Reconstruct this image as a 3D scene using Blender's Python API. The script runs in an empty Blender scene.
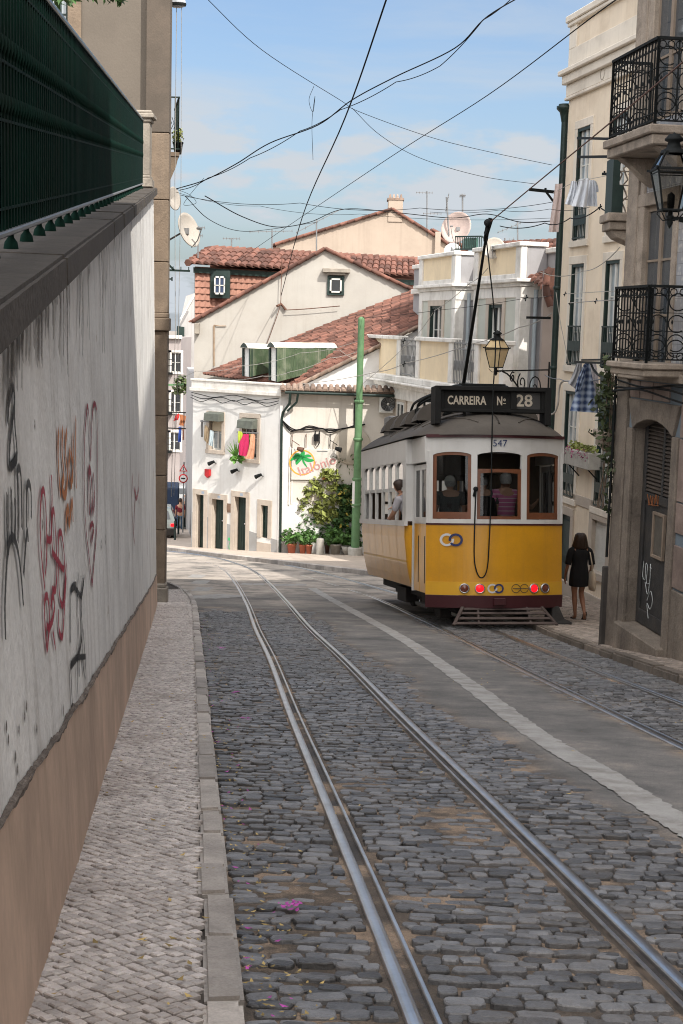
import bpy, bmesh, math, random
import numpy as np
from mathutils import Vector, Matrix
random.seed(7); RNG = np.random.default_rng(7)
sc = bpy.context.scene
COL = sc.collection
PI = math.pi
# ------------------------------------------------------------------ camera geometry
F = 1422.2; PITCH = math.radians(7.45); ROLL = 0.026; ZC = 1.47
fw = np.array([0, math.cos(PITCH), -math.sin(PITCH)]); rt0 = np.array([1., 0, 0]); up0 = np.cross(rt0, fw)
_c, _s = math.cos(ROLL), math.sin(ROLL)
rt = _c*rt0 + _s*up0; up = -_s*rt0 + _c*up0
def ray(px, py):
    d = fw*F + rt*(px-341.5) + up*(512-py)
    return d/d[1]
def U(px, py, Y):                        # the point at distance Y seen in that direction
    d = ray(px, py); return Vector((d[0]*Y, Y, ZC+d[2]*Y))
Ys = np.linspace(-60, 500, 11201)
_sl = np.interp(Ys, [-60, 21, 34, 58, 70, 150, 210], [.1537, .1537, .122, .115, .085, .085, .0])
Zs = -np.concatenate([[0], np.cumsum((_sl[1:]+_sl[:-1])/2*np.diff(Ys))]); Zs -= np.interp(0, Ys, Zs)
def gz(Y): return np.interp(Y, Ys, Zs)
def G(px, py, h=0):
    d = ray(px, py); t = np.linspace(2, 300, 30000)
    i = int(np.argmax(ZC+d[2]*t < gz(t)+h)); return Vector((d[0]*t[i], t[i], ZC+d[2]*t[i]))

cam = bpy.data.cameras.new('camera'); camo = bpy.data.objects.new('camera', cam); COL.objects.link(camo)
cam.sensor_fit = 'VERTICAL'; cam.sensor_height = 36; cam.lens = F/1024*36; cam.clip_end = 4000; cam.clip_start = .1
Rm = Matrix(((rt[0], up[0], -fw[0]), (rt[1], up[1], -fw[1]), (rt[2], up[2], -fw[2])))
camo.matrix_world = Matrix.Translation((0, 0, ZC)) @ Rm.to_4x4()
sc.camera = camo

# ------------------------------------------------------------------ materials
def srgb(r, g, b):
    f = lambda c: (c/255/12.92 if c/255 <= .04045 else ((c/255+.055)/1.055)**2.4)
    return (f(r), f(g), f(b))
MATS = {}
def mat(name, col, rough=.8, var=.18, scale=2.0, bump=.15, bscale=30, metal=0, dirt=None, dirtamt=.5, streak=0,
        dirt2=None, spec=.4, island=0, emit=None, dirtscale=1.3, coat=0, trans=0, fine=.0, flake=None):
    if name in MATS: return MATS[name]
    m = bpy.data.materials.new(name); m.use_nodes = True; MATS[name] = m
    N = m.node_tree.nodes; L = m.node_tree.links; b = N['Principled BSDF']
    b.inputs['Roughness'].default_value = rough; b.inputs['Metallic'].default_value = metal
    b.inputs['Specular IOR Level'].default_value = spec
    if coat: b.inputs['Coat Weight'].default_value = coat; b.inputs['Coat Roughness'].default_value = .15
    if trans:
        b.inputs['Transmission Weight'].default_value = trans
    tc = N.new('ShaderNodeTexCoord')
    n1 = N.new('ShaderNodeTexNoise'); n1.inputs['Scale'].default_value = scale; n1.inputs['Detail'].default_value = 7
    n1.inputs['Roughness'].default_value = .6
    L.new(tc.outputs['Object'], n1.inputs['Vector'])
    mr = N.new('ShaderNodeMapRange'); mr.inputs[1].default_value = .3; mr.inputs[2].default_value = .7
    mr.inputs[3].default_value = 1-var; mr.inputs[4].default_value = 1+var*.6
    L.new(n1.outputs[0], mr.inputs[0])
    vm = N.new('ShaderNodeVectorMath'); vm.operation = 'SCALE'; vm.inputs[0].default_value = col
    L.new(mr.outputs[0], vm.inputs['Scale']); out = vm.outputs[0]
    if island:
        ge = N.new('ShaderNodeNewGeometry'); mi = N.new('ShaderNodeMapRange')
        mi.inputs[3].default_value = 1-island; mi.inputs[4].default_value = 1+island
        L.new(ge.outputs['Random Per Island'], mi.inputs[0])
        v2 = N.new('ShaderNodeVectorMath'); v2.operation = 'SCALE'
        L.new(out, v2.inputs[0]); L.new(mi.outputs[0], v2.inputs['Scale']); out = v2.outputs[0]
    if fine:
        nf = N.new('ShaderNodeTexNoise'); nf.inputs['Scale'].default_value = scale*22; nf.inputs['Detail'].default_value = 4
        L.new(tc.outputs['Object'], nf.inputs['Vector'])
        mf = N.new('ShaderNodeMapRange'); mf.inputs[1].default_value = .3; mf.inputs[2].default_value = .7
        mf.inputs[3].default_value = 1-fine; mf.inputs[4].default_value = 1+fine
        L.new(nf.outputs[0], mf.inputs[0]); v3 = N.new('ShaderNodeVectorMath'); v3.operation = 'SCALE'
        L.new(out, v3.inputs[0]); L.new(mf.outputs[0], v3.inputs['Scale']); out = v3.outputs[0]
    def overlay(out, dcol, amt, sc3, lo, hi, seed):
        mp = N.new('ShaderNodeMapping'); mp.inputs['Scale'].default_value = sc3; mp.inputs['Location'].default_value = (seed, seed*2.1, seed*.7)
        L.new(tc.outputs['Object'], mp.inputs['Vector'])
        n = N.new('ShaderNodeTexNoise'); n.inputs['Scale'].default_value = 1; n.inputs['Detail'].default_value = 8
        n.inputs['Roughness'].default_value = .65
        L.new(mp.outputs[0], n.inputs['Vector'])
        r = N.new('ShaderNodeMapRange'); r.inputs[1].default_value = lo; r.inputs[2].default_value = hi
        r.inputs[3].default_value = 0; r.inputs[4].default_value = amt
        L.new(n.outputs[0], r.inputs[0])
        mx = N.new('ShaderNodeMix'); mx.data_type = 'RGBA'
        L.new(r.outputs[0], mx.inputs[0]); L.new(out, mx.inputs[6]); mx.inputs[7].default_value = (*dcol, 1)
        return mx.outputs[2]
    if dirt: out = overlay(out, dirt, dirtamt, (dirtscale,)*3, .48, .72, 3.1)
    if streak: out = overlay(out, dirt2 or dirt, streak, (5.5, 5.5, .16), .52, .75, 9.7)
    if flake: out = overlay(out, flake[0], .85, (flake[2],)*3, flake[1], flake[1]+.025, 5.3)
    L.new(out, b.inputs['Base Color'])
    if bump:
        n2 = N.new('ShaderNodeTexNoise'); n2.inputs['Scale'].default_value = bscale; n2.inputs['Detail'].default_value = 5
        L.new(tc.outputs['Object'], n2.inputs['Vector'])
        bp = N.new('ShaderNodeBump'); bp.inputs['Strength'].default_value = bump; bp.inputs['Distance'].default_value = .03
        L.new(n2.outputs[0], bp.inputs['Height']); L.new(bp.outputs[0], b.inputs['Normal'])
    if emit:
        b.inputs['Emission Color'].default_value = (*emit[0], 1); b.inputs['Emission Strength'].default_value = emit[1]
    return m
def glass_mat(name, tint=(.9, .95, .95), clear=.8, ior=1.5):
    m = bpy.data.materials.new(name); m.use_nodes = True; MATS[name] = m
    N = m.node_tree.nodes; L = m.node_tree.links; N.remove(N['Principled BSDF'])
    t = N.new('ShaderNodeBsdfTransparent'); t.inputs[0].default_value = (*[c*clear for c in tint], 1)
    g = N.new('ShaderNodeBsdfGlossy'); g.inputs['Roughness'].default_value = .03
    fr = N.new('ShaderNodeFresnel'); fr.inputs[0].default_value = ior
    mx = N.new('ShaderNodeMixShader')
    L.new(fr.outputs[0], mx.inputs[0]); L.new(t.outputs[0], mx.inputs[1]); L.new(g.outputs[0], mx.inputs[2])
    L.new(mx.outputs[0], N['Material Output'].inputs[0]); return m

plW = mat('wall_plaster_white', (.85, .835, .80), .9, .16, 1.6, .25, 22, dirt=(.47, .435, .39), dirtamt=.45, streak=.7, dirt2=(.3, .265, .23), fine=.07, flake=((.42, .36, .3), .665, 2.6))
plinthM = mat('plinth_render', (.62, .45, .34), .9, .3, 1.1, .05, 12, dirt=(.3, .22, .165), dirtamt=.55, dirtscale=.9, fine=.04, streak=.5, dirt2=(.3, .21, .15))
copeM = mat('coping_stone', (.085, .073, .062), .9, .3, 3, .4, 25, dirt=(.07, .06, .05), dirtamt=.6, fine=.12)
rough_ledge = mat('broken_render', (.15, .12, .1), .95, .4, 9, .8, 60, dirt=(.4, .35, .3), dirtamt=.5, dirtscale=7, fine=.3)
greenM = mat('fence_green', (.0025, .0185, .0125), .85, .25, 4, .1, 40, spec=.12, dirt=(.012, .016, .012), dirtamt=.5, fine=.1)
greenSheet = mat('fence_sheet', (.005, .046, .027), .9, .3, 2.5, .1, 20, dirt=(.01, .025, .018), dirtamt=.6, streak=.4, dirt2=(.01, .025, .015))
stoneM = mat('stone_warm', (.2, .15, .107), .9, .25, 3, .3, 25, dirt=(.14, .11, .085), dirtamt=.65, fine=.12, streak=.35, dirt2=(.12, .1, .08))
stoneG = mat('stone_grey', (.3, .265, .22), .9, .25, 4, .3, 25, dirt=(.12, .1, .085), dirtamt=.6, fine=.12)
houseL = mat('render_ochre_shade', (.145, .123, .1), .9, .1, 1.2, .12, 30, dirt=(.12, .1, .08), dirtamt=.4, fine=.04)  # ochre darkened so the sunlit wall reads as shaded
iron = mat('black_iron', (.012, .0135, .0135), .65, .3, 10, .1, 60, spec=.15)
ironG = mat('dark_green_paint', (.012, .027, .022), .5, .25, 6, .1, 40)
wireM = mat('cable_rubber', (.012, .012, .013), .8, .2, 5, 0, spec=.1)
ropeM = mat('cable_rusty', (.11, .055, .04), .7, .3, 6, 0)
wireW = mat('cable_pale', (.35, .33, .3), .7, .2, 6, 0)
steel = mat('rail_steel', (.62, .63, .65), .3, .2, 6, .08, 90, metal=1, dirt=(.3, .24, .19), dirtamt=.25, dirtscale=5)
railDark = mat('rail_groove', (.05, .042, .036), .7, .4, 8, .3, 60, dirt=(.16, .12, .085), dirtamt=.6, dirtscale=6)
cobM = mat('basalt_cobble', (.136, .134, .137), .46, .3, 12, .35, 45, island=.6, spec=.55, fine=.15, dirt=(.2, .165, .13), dirtamt=.3, dirtscale=2.2)
cobM2 = mat('basalt_cobble_far', (.145, .144, .147), .55, .3, 12, .3, 40, island=.35, dirt=(.2, .165, .13), dirtamt=.4, dirtscale=1.2)
calM = mat('calcada_stone', (.52, .47, .44), .55, .25, 9, .25, 60, island=.22, dirt=(.22, .175, .145), dirtamt=.6, dirtscale=1.6, fine=.1)
calBase = mat('pavement_grout', (.06, .05, .043), .95, .3, 5, .3, 60, dirt=(.11, .088, .07), dirtamt=.5)
kerbM = mat('kerb_limestone', (.4, .36, .325), .7, .25, 5, .3, 40, island=.3, dirt=(.17, .15, .13), dirtamt=.55, dirtscale=3.5, fine=.12)
paintW = mat('road_marking', (.36, .345, .325), .8, .2, 5, .2, 60, dirt=(.2, .18, .16), dirtamt=.85, dirtscale=4.5, fine=.12)
whiteP = mat('white_render', (.7, .69, .665), .9, .06, 1.2, .1, 20, dirt=(.5, .47, .42), dirtamt=.35, streak=.32, dirt2=(.42, .39, .35))
creamP = mat('cream_render', (.62, .575, .515), .9, .07, 1.0, .1, 20, dirt=(.5, .44, .37), dirtamt=.4, streak=.35, dirt2=(.42, .37, .31))
gableP = mat('gable_render', (.415, .39, .35), .9, .08, .7, .1, 15, dirt=(.34, .3, .255), dirtamt=.5, streak=.3, dirt2=(.3, .265, .22), dirtscale=.5)
gableP2 = mat('far_gable_render', (.39, .315, .25), .9, .1, .6, .1, 15, dirt=(.27, .215, .17), dirtamt=.55, dirtscale=.5, streak=.3, dirt2=(.23, .185, .145))
yellowP = mat('yellow_render', (.8, .68, .53), .9, .08, .9, .1, 20, dirt=(.5, .38, .26), dirtamt=.4, streak=.3, dirt2=(.42, .33, .24))
bandP = mat('pale_band_render', (.74, .67, .57), .9, .08, 1.2, .1, 20, dirt=(.42, .36, .29), dirtamt=.45, streak=.3)
trimP = mat('white_trim', (.74, .71, .66), .85, .1, 2, .15, 20, dirt=(.36, .33, .28), dirtamt=.6, streak=.45, dirt2=(.25, .23, .2))
greyP = mat('grey_render', (.32, .31, .315), .9, .08, 1, .1, 20, dirt=(.22, .21, .2), dirtamt=.4, streak=.3)
dadoG = mat('grey_dado', (.33, .33, .325), .9, .1, 2, .1, 20, dirt=(.25, .23, .2), dirtamt=.5)
panelY = mat('yellow_panel', (.76, .62, .42), .9, .08, 1, .1, 20, dirt=(.5, .4, .28), dirtamt=.4, streak=.3)
frameS = mat('stone_frame', (.5, .43, .36), .9, .12, 3, .15, 25, dirt=(.38, .31, .24), dirtamt=.5)
tileR = mat('roof_tile', (.155, .07, .05), .9, .3, 3, .2, 30, island=.5, dirt=(.085, .05, .04), dirtamt=.7, dirtscale=2.2, fine=.15)
tileW = mat('wall_tile_red', (.35, .18, .13), .85, .15, 1.5, .1, 20, dirt=(.25, .11, .08), dirtamt=.5, dirtscale=1)
tileOld = mat('roof_tile_weathered', (.24, .17, .13), .9, .35, 4, .3, 30, island=.4, dirt=(.08, .07, .06), dirtamt=.6, dirtscale=3)
glassD = mat('window_glass', (.025, .03, .034), .06, .2, 1, 0, spec=.9)
glassB = mat('window_glass_curtain', (.3, .34, .36), .1, .4, 1.6, 0, spec=.9)
woodW = mat('white_joinery', (.62, .61, .57), .6, .1, 4, .1, 40, dirt=(.4, .37, .33), dirtamt=.4)
woodG = mat('green_joinery', (.015, .032, .027), .55, .3, 5, .15, 40, dirt=(.03, .05, .04), dirtamt=.4)
woodBr = mat('worn_brown_joinery', (.26, .2, .15), .7, .2, 5, .15, 40, dirt=(.13, .1, .08), dirtamt=.5)
terra = mat('terracotta', (.42, .13, .075), .85, .15, 6, .15, 40)
concrete = mat('concrete', (.42, .4, .36), .9, .2, 5, .2, 40, dirt=(.25, .22, .19), dirtamt=.5)
leafA = mat('leaf_green', (.075, .16, .04), .6, .25, 3, 0, island=.5, spec=.3)
leafY = mat('leaf_yellowish', (.23, .26, .07), .6, .25, 3, 0, island=.5, spec=.3)
leafD = mat('leaf_dark', (.05, .105, .032), .6, .25, 3, 0, island=.5, spec=.3)
leafDry = mat('fallen_leaf', (.4, .29, .11), .8, .3, 30, 0, island=.5)
petal = mat('fallen_petal', (.5, .09, .4), .8, .2, 30, 0, island=.3)
flowerM = mat('flower_magenta', (.3, .05, .14), .8, .2, 30, 0, island=.4)
bark = mat('bark', (.15, .11, .08), .9, .3, 8, .4, 30)
dishM = mat('dish_offwhite', (.42, .38, .33), .6, .12, 3, .05, 30, dirt=(.36, .31, .25), dirtamt=.35)
grey_metal = mat('grey_metal', (.22, .22, .22), .5, .2, 5, .1, 40, metal=.4)
poleG = mat('pole_green', (.11, .215, .1), .7, .2, 4, .1, 40, dirt=(.06, .14, .06), dirtamt=.5, dirtscale=3)
brownIron = mat('rust_brown', (.12, .06, .04), .8, .3, 8, .1, 40)

# ------------------------------------------------------------------ mesh helpers
class MB:
    def __init__(s): s.v = []; s.f = []; s.mi = []; s.sm = []
    def add(s, vs, fs, mi=0, smooth=False):
        o = len(s.v); s.v += [tuple(float(c) for c in p) for p in vs]
        for f in fs: s.f.append([i+o for i in f]); s.mi.append(mi); s.sm.append(smooth)
        return s
    def box(s, x0, x1, y0, y1, z0, z1, mi=0):
        v = [(x, y, z) for z in (z0, z1) for y in (y0, y1) for x in (x0, x1)]
        return s.add(v, [(0, 2, 3, 1), (4, 5, 7, 6), (0, 1, 5, 4), (2, 6, 7, 3), (0, 4, 6, 2), (1, 3, 7, 5)], mi)
    def hexa(s, p, mi=0):                # 8 corners, bottom ring then top ring
        return s.add(p, [(3, 2, 1, 0), (4, 5, 6, 7), (0, 1, 5, 4), (1, 2, 6, 5), (2, 3, 7, 6), (3, 0, 4, 7)], mi)
    def bar(s, a, b, w, h=None, mi=0, upv=(0, 0, 1)):
        a = Vector(a); b = Vector(b); d = (b-a).normalized(); u = Vector(upv)
        if abs(d.dot(u)) > .95: u = Vector((0, 1, 0))
        x = d.cross(u).normalized()*(w/2); y = x.cross(d).normalized()*((h or w)/2)
        return s.hexa([a-x-y, a+x-y, a+x+y, a-x+y, b-x-y, b+x-y, b+x+y, b-x+y], mi)
    def quad(s, a, b, c, d, mi=0): return s.add([a, b, c, d], [(0, 1, 2, 3)], mi)
    def prism(s, poly, vec, mi=0):
        n = len(poly); vec = Vector(vec); P = [Vector(p) for p in poly]
        return s.add(P+[p+vec for p in P], [list(range(n))[::-1], list(range(n, 2*n))]+[(i, (i+1) % n, n+(i+1) % n, n+i) for i in range(n)], mi)
    def tube(s, pts, r, n=6, mi=0, smooth=True, caps=True):
        P = [Vector(p) for p in pts]; m = len(P)
        R = r if isinstance(r, (list, tuple)) else [r]*m
        vs = []; prev = None
        for i, p in enumerate(P):
            d = (P[min(i+1, m-1)]-P[max(i-1, 0)]).normalized()
            if prev is None:
                u = Vector((0, 0, 1)) if abs(d.z) < .9 else Vector((1, 0, 0))
                x = d.cross(u).normalized()
            else:
                x = (prev-d*prev.dot(d)).normalized()
            prev = x; y = d.cross(x)
            for k in range(n):
                a = 2*PI*k/n; vs.append(p+(x*math.cos(a)+y*math.sin(a))*R[i])
        fs = [(i*n+k, i*n+(k+1) % n, (i+1)*n+(k+1) % n, (i+1)*n+k) for i in range(m-1) for k in range(n)]
        s.add(vs, fs, mi, smooth)
        if caps: s.add(vs[:n], [list(range(n))[::-1]], mi); s.add(vs[-n:], [list(range(n))], mi)
        return s
    def lathe(s, prof, n=16, mi=0, c=(0, 0, 0), M=None, smooth=True, a0=0, a1=2*PI):
        c = Vector(c); vs = []; full = abs(a1-a0-2*PI) < 1e-6; nn = n if full else n+1
        for r, z in prof:
            for k in range(nn):
                a = a0+(a1-a0)*k/n; p = Vector((r*math.cos(a), r*math.sin(a), z))
                vs.append((M @ p if M else p)+c)
        fs = []
        for i in range(len(prof)-1):
            for k in range(n):
                fs.append((i*nn+k, i*nn+(k+1) % nn, (i+1)*nn+(k+1) % nn, (i+1)*nn+k))
        return s.add(vs, fs, mi, smooth)
    def sphere(s, c, r, n=10, mi=0, sx=1, sy=1, sz=1):
        prof = [(r*math.sin(PI*i/n)+1e-5, -r*math.cos(PI*i/n)) for i in range(n+1)]
        return s.lathe(prof, n+2, mi, c, Matrix.Diagonal((sx, sy, sz)))
    def grid(s, P, mi=0, smooth=False):  # P[i][j]
        h = len(P); w = len(P[0])
        return s.add([p for r in P for p in r], [(i*w+j, i*w+j+1, (i+1)*w+j+1, (i+1)*w+j) for i in range(h-1) for j in range(w-1)], mi, smooth)
    def build(s, name, mats, parent=None, bev=0, recalc=True, seg=1):
        me = bpy.data.meshes.new(name); me.from_pydata(s.v, [], s.f)
        for m in (mats if isinstance(mats, (list, tuple)) else [mats]): me.materials.append(m)
        me.polygons.foreach_set('material_index', s.mi); me.polygons.foreach_set('use_smooth', s.sm)
        if recalc or bev:
            bm = bmesh.new(); bm.from_mesh(me)
            if recalc: bmesh.ops.recalc_face_normals(bm, faces=bm.faces)
            if bev:
                es = [e for e in bm.edges if len(e.link_faces) == 2 and e.calc_face_angle(0) > .5]
                bmesh.ops.bevel(bm, geom=es, offset=bev, segments=seg, affect='EDGES', clamp_overlap=True)
            bm.to_mesh(me); bm.free()
        me.update()
        o = bpy.data.objects.new(name, me); COL.objects.link(o)
        if parent: o.parent = parent
        return o
def tag(o, label=None, cat=None, group=None, kind=None):
    if label: o['label'] = label
    if cat: o['category'] = cat
    if group: o['group'] = group
    if kind: o['kind'] = kind
    return o
def thing(name, label, cat, loc=(0, 0, 0), rz=0, group=None):
    o = bpy.data.objects.new(name, None); COL.objects.link(o); o.empty_display_size = .2
    o.location = loc; o.rotation_euler = (0, 0, rz); return tag(o, label, cat, group)
def copy_tree(o, parent=None):
    c = o.copy(); COL.objects.link(c)
    if parent: c.parent = parent
    for ch in list(o.children): copy_tree(ch, c)
    return c
def text_into(mb, txt, M, size, depth=.004, mi=0, align='CENTER', bold=0):
    cu = bpy.data.curves.new('lettering', 'FONT'); cu.body = txt; cu.size = size; cu.align_x = align; cu.align_y = 'CENTER'
    cu.extrude = depth/2; cu.offset = bold; cu.resolution_u = 3
    o = bpy.data.objects.new('lettering', cu); COL.objects.link(o)
    dg = bpy.context.evaluated_depsgraph_get(); me = bpy.data.meshes.new_from_object(o.evaluated_get(dg))
    mb.add([M @ v.co for v in me.vertices], [list(p.vertices) for p in me.polygons], mi)
    bpy.data.objects.remove(o); bpy.data.curves.remove(cu); bpy.data.meshes.remove(me)
def skin(name, verts, edges, m, parent=None, sub=2, root=0):
    me = bpy.data.meshes.new(name); me.from_pydata([v[:3] for v in verts], edges, [])
    o = bpy.data.objects.new(name, me); COL.objects.link(o)
    md = o.modifiers.new('skin', 'SKIN'); md.use_smooth_shade = True
    for i, v in enumerate(verts):
        sv = me.skin_vertices[0].data[i]; r = v[3]; sv.radius = (r, r) if not isinstance(r, tuple) else r; sv.use_root = (i == root)
    sb = o.modifiers.new('sub', 'SUBSURF'); sb.levels = sub; sb.render_levels = sub
    dg = bpy.context.evaluated_depsgraph_get(); dg.update()
    nm = bpy.data.meshes.new_from_object(o.evaluated_get(dg)); o.modifiers.clear(); o.data = nm; nm.name = name
    for p in nm.polygons: p.use_smooth = True
    nm.materials.clear(); nm.materials.append(m)
    if parent: o.parent = parent
    return o
class Fac:
    """A facade plane: origin, heading of its local x (to the right as seen from outside); local y runs into the building."""
    def __init__(s, ox, oy, theta, oz):
        s.o = Vector((ox, oy, oz)); s.t = theta; s.X = Vector((math.cos(theta), math.sin(theta), 0)); s.Y = Vector((-math.sin(theta), math.cos(theta), 0))
    def at(s, px, py, y=0):               # local (x, z) where the plane at local depth y is seen in that direction
        d = Vector(ray(px, py)); c = Vector((0, 0, ZC)); q = s.o+s.Y*y
        t = (q-c).dot(s.Y)/d.dot(s.Y); p = c+d*t-s.o
        return p.dot(s.X), p.z
    def rect(s, x0, x1, y0, y1, y=0):     # from image extents to (xa, xb, za, zb)
        xm = (x0+x1)/2; ym = (y0+y1)/2
        a = s.at(x0, ym, y)[0]; b = s.at(x1, ym, y)[0]; zt = s.at(xm, y0, y)[1]; zb = s.at(xm, y1, y)[1]
        return min(a, b), max(a, b), min(zt, zb), max(zt, zb)
    def world(s, x, y, z): return s.o+s.X*x+s.Y*y+Vector((0, 0, z))
def wall_mesh(mb, x0, x1, z0, z1, ops, depth=.2, mi=0, mir=1, y=0):
    xs = sorted({x0, x1, *[c for o in ops for c in o[:2] if x0 < c < x1]}); zs = sorted({z0, z1, *[c for o in ops for c in o[2:4] if z0 < c < z1]})
    for i in range(len(xs)-1):
        for j in range(len(zs)-1):
            cx = (xs[i]+xs[i+1])/2; cz = (zs[j]+zs[j+1])/2
            if any(o[0] < cx < o[1] and o[2] < cz < o[3] for o in ops): continue
            mb.quad((xs[i], y, zs[j]), (xs[i+1], y, zs[j]), (xs[i+1], y, zs[j+1]), (xs[i], y, zs[j+1]), mi)
    for (a, b, c, d) in [o[:4] for o in ops]:
        mb.quad((a, y, c), (a, y+depth, c), (a, y+depth, d), (a, y, d), mir); mb.quad((b, y, c), (b, y, d), (b, y+depth, d), (b, y+depth, c), mir)
        mb.quad((a, y, d), (a, y+depth, d), (b, y+depth, d), (b, y, d), mir); mb.quad((a, y, c), (b, y, c), (b, y+depth, c), (a, y+depth, c), mir)
def window(parent, a, b, c, d, y, fm, gm, cols=2, rows=3, fw_=.06, name='window', bar_=.03):
    mb = MB(); t = .05
    mb.box(a, a+fw_, y-t/2, y+t/2, c, d); mb.box(b-fw_, b, y-t/2, y+t/2, c, d)
    mb.box(a+fw_, b-fw_, y-t/2, y+t/2, c, c+fw_); mb.box(a+fw_, b-fw_, y-t/2, y+t/2, d-fw_, d)
    for i in range(1, cols):
        x = a+(b-a)*i/cols; w = fw_*.7 if cols == 2 else bar_/2; mb.box(x-w, x+w, y-t/2-.004, y+t/2-.004, c+fw_, d-fw_)
    for j in range(1, rows):
        z = c+(d-c)*j/rows; mb.box(a+fw_, b-fw_, y-t/2+.006, y+t/2-.006, z-bar_/2, z+bar_/2)
    w = mb.build(name, fm, parent)
    p = MB(); p.box(a+fw_*.5, b-fw_*.5, y+.001, y+.013, c+fw_*.5, d-fw_*.5); p.build('pane', gm, w); return w
def surround(parent, a, b, c, d, m, w=.14, proud=.035, sill=True, name='window_surround', top=True):
    mb = MB(); mb.box(a-w, a, -proud, .02, c, d); mb.box(b, b+w, -proud, .02, c, d)
    if top: mb.box(a-w, b+w, -proud-.004, .02, d, d+w*1.15)
    if sill: mb.box(a-w-.02, b+w+.02, -proud-.03, .02, c-w*.9, c)
    return mb.build(name, m, parent, bev=.008)
def catmull(pts, n=8):
    P = [np.array(p, float) for p in pts]; P = [2*P[0]-P[1]]+P+[2*P[-1]-P[-2]]; out = []
    for i in range(1, len(P)-2):
        for k in range(n):
            t = k/n; a, b, c, d = P[i-1:i+3]
            out.append(.5*((2*b)+(-a+c)*t+(2*a-5*b+4*c-d)*t*t+(-a+3*b-3*c+d)*t**3))
    out.append(P[-2]); return out
def roof_tiles(mb, a, b, u, n, width=.22, r=.085, course=.38, mi=0, jitter=.012, both=True):
    """Barrel tiles: rows from ridge edge a..b down along vector u (full slope), n = surface normal."""
    a = Vector(a); b = Vector(b); u = Vector(u); n = Vector(n).normalized(); e = (b-a); L = e.length; e.normalize()
    cnt = max(1, int(L/width)); S = u.length; ud = u.normalized(); k = max(1, int(S/course))
    for i in range(cnt):
        base = a+e*((i+.5)*L/cnt)
        for j in range(k):
            jx = random.uniform(-jitter, jitter); p0 = base+ud*(S*j/k)+e*jx+n*.0; p1 = base+ud*(S*(j+1)/k+.05)+e*(jx+random.uniform(-jitter, jitter)*.5)+n*.035
            vs = []
            for p, rr in ((p0, r*.86), (p1, r)):
                for q in range(6):
                    t = PI*q/5; vs.append(p+e*(rr*math.cos(t))+n*(rr*.8*math.sin(t)))
            mb.add(vs, [(q, q+1, 7+q, 6+q) for q in range(5)]+[(6, 7, 8, 9, 10, 11)], mi, False)
# ------------------------------------------------------------------ sky and sun
SUN = Vector((.55, -.835, 0)).normalized(); EL = math.radians(46)
SUNV = Vector((SUN.x*math.cos(EL), SUN.y*math.cos(EL), math.sin(EL)))
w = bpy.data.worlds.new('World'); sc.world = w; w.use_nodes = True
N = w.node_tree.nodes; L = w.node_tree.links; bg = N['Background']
sky = N.new('ShaderNodeTexSky'); sky.sky_type = 'NISHITA'; sky.sun_disc = False; sky.sun_elevation = EL
sky.sun_rotation = math.atan2(SUNV.x, SUNV.y); sky.dust_density = 2.5; sky.air_density = 1.0
tc = N.new('ShaderNodeTexCoord')
def cloud(scale, loc, lo, hi, amt, dist=0.0):
    mp = N.new('ShaderNodeMapping'); mp.inputs['Scale'].default_value = scale; mp.inputs['Location'].default_value = loc
    L.new(tc.outputs['Generated'], mp.inputs['Vector'])
    n = N.new('ShaderNodeTexNoise'); n.inputs['Scale'].default_value = 1; n.inputs['Detail'].default_value = 9; n.inputs['Roughness'].default_value = .56
    n.inputs['Distortion'].default_value = dist
    L.new(mp.outputs[0], n.inputs['Vector'])
    r = N.new('ShaderNodeMapRange'); r.interpolation_type = 'SMOOTHSTEP'
    r.inputs[1].default_value = lo; r.inputs[2].default_value = hi; r.inputs[3].default_value = 0; r.inputs[4].default_value = amt
    L.new(n.outputs[0], r.inputs[0]); return r.outputs[0]
def addc(a, b):
    m = N.new('ShaderNodeMath'); m.operation = 'ADD'; m.use_clamp = True; L.new(a, m.inputs[0])
    if isinstance(b, float): m.inputs[1].default_value = b
    else: L.new(b, m.inputs[1])
    return m.outputs[0]
thin = cloud((2.6, 2.6, 15), (1.3, .4, 2.2), .44, .7, .55, .5)
puff = cloud((8, 8, 24), (4.2, 1.7, .5), .5, .6, .85)
sep = N.new('ShaderNodeSeparateXYZ'); L.new(tc.outputs['Generated'], sep.inputs[0])
hz = N.new('ShaderNodeMapRange'); hz.inputs[1].default_value = .02; hz.inputs[2].default_value = .2; hz.inputs[3].default_value = 1; hz.inputs[4].default_value = 0
L.new(sep.outputs[2], hz.inputs[0])
band = N.new('ShaderNodeMapRange'); band.interpolation_type = 'SMOOTHSTEP'   # cumulus only low over the roofs
band.inputs[1].default_value = .17; band.inputs[2].default_value = .115; band.inputs[3].default_value = 0; band.inputs[4].default_value = 1
L.new(sep.outputs[2], band.inputs[0])
pm = N.new('ShaderNodeMath'); pm.operation = 'MULTIPLY'; L.new(puff, pm.inputs[0]); L.new(band.outputs[0], pm.inputs[1])
hm = N.new('ShaderNodeMath'); hm.operation = 'MULTIPLY'; hm.inputs[1].default_value = .22; L.new(hz.outputs[0], hm.inputs[0])
fac = addc(addc(addc(thin, pm.outputs[0]), hm.outputs[0]), .05)
mx = N.new('ShaderNodeMix'); mx.data_type = 'RGBA'; mx.inputs[7].default_value = (3.35, 3.62, 3.92, 1)
L.new(fac, mx.inputs[0]); skm = N.new('ShaderNodeVectorMath'); skm.operation = 'MULTIPLY'; skm.inputs[1].default_value = (.76, .84, .93); L.new(sky.outputs[0], skm.inputs[0]); L.new(skm.outputs[0], mx.inputs[6]); 
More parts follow.
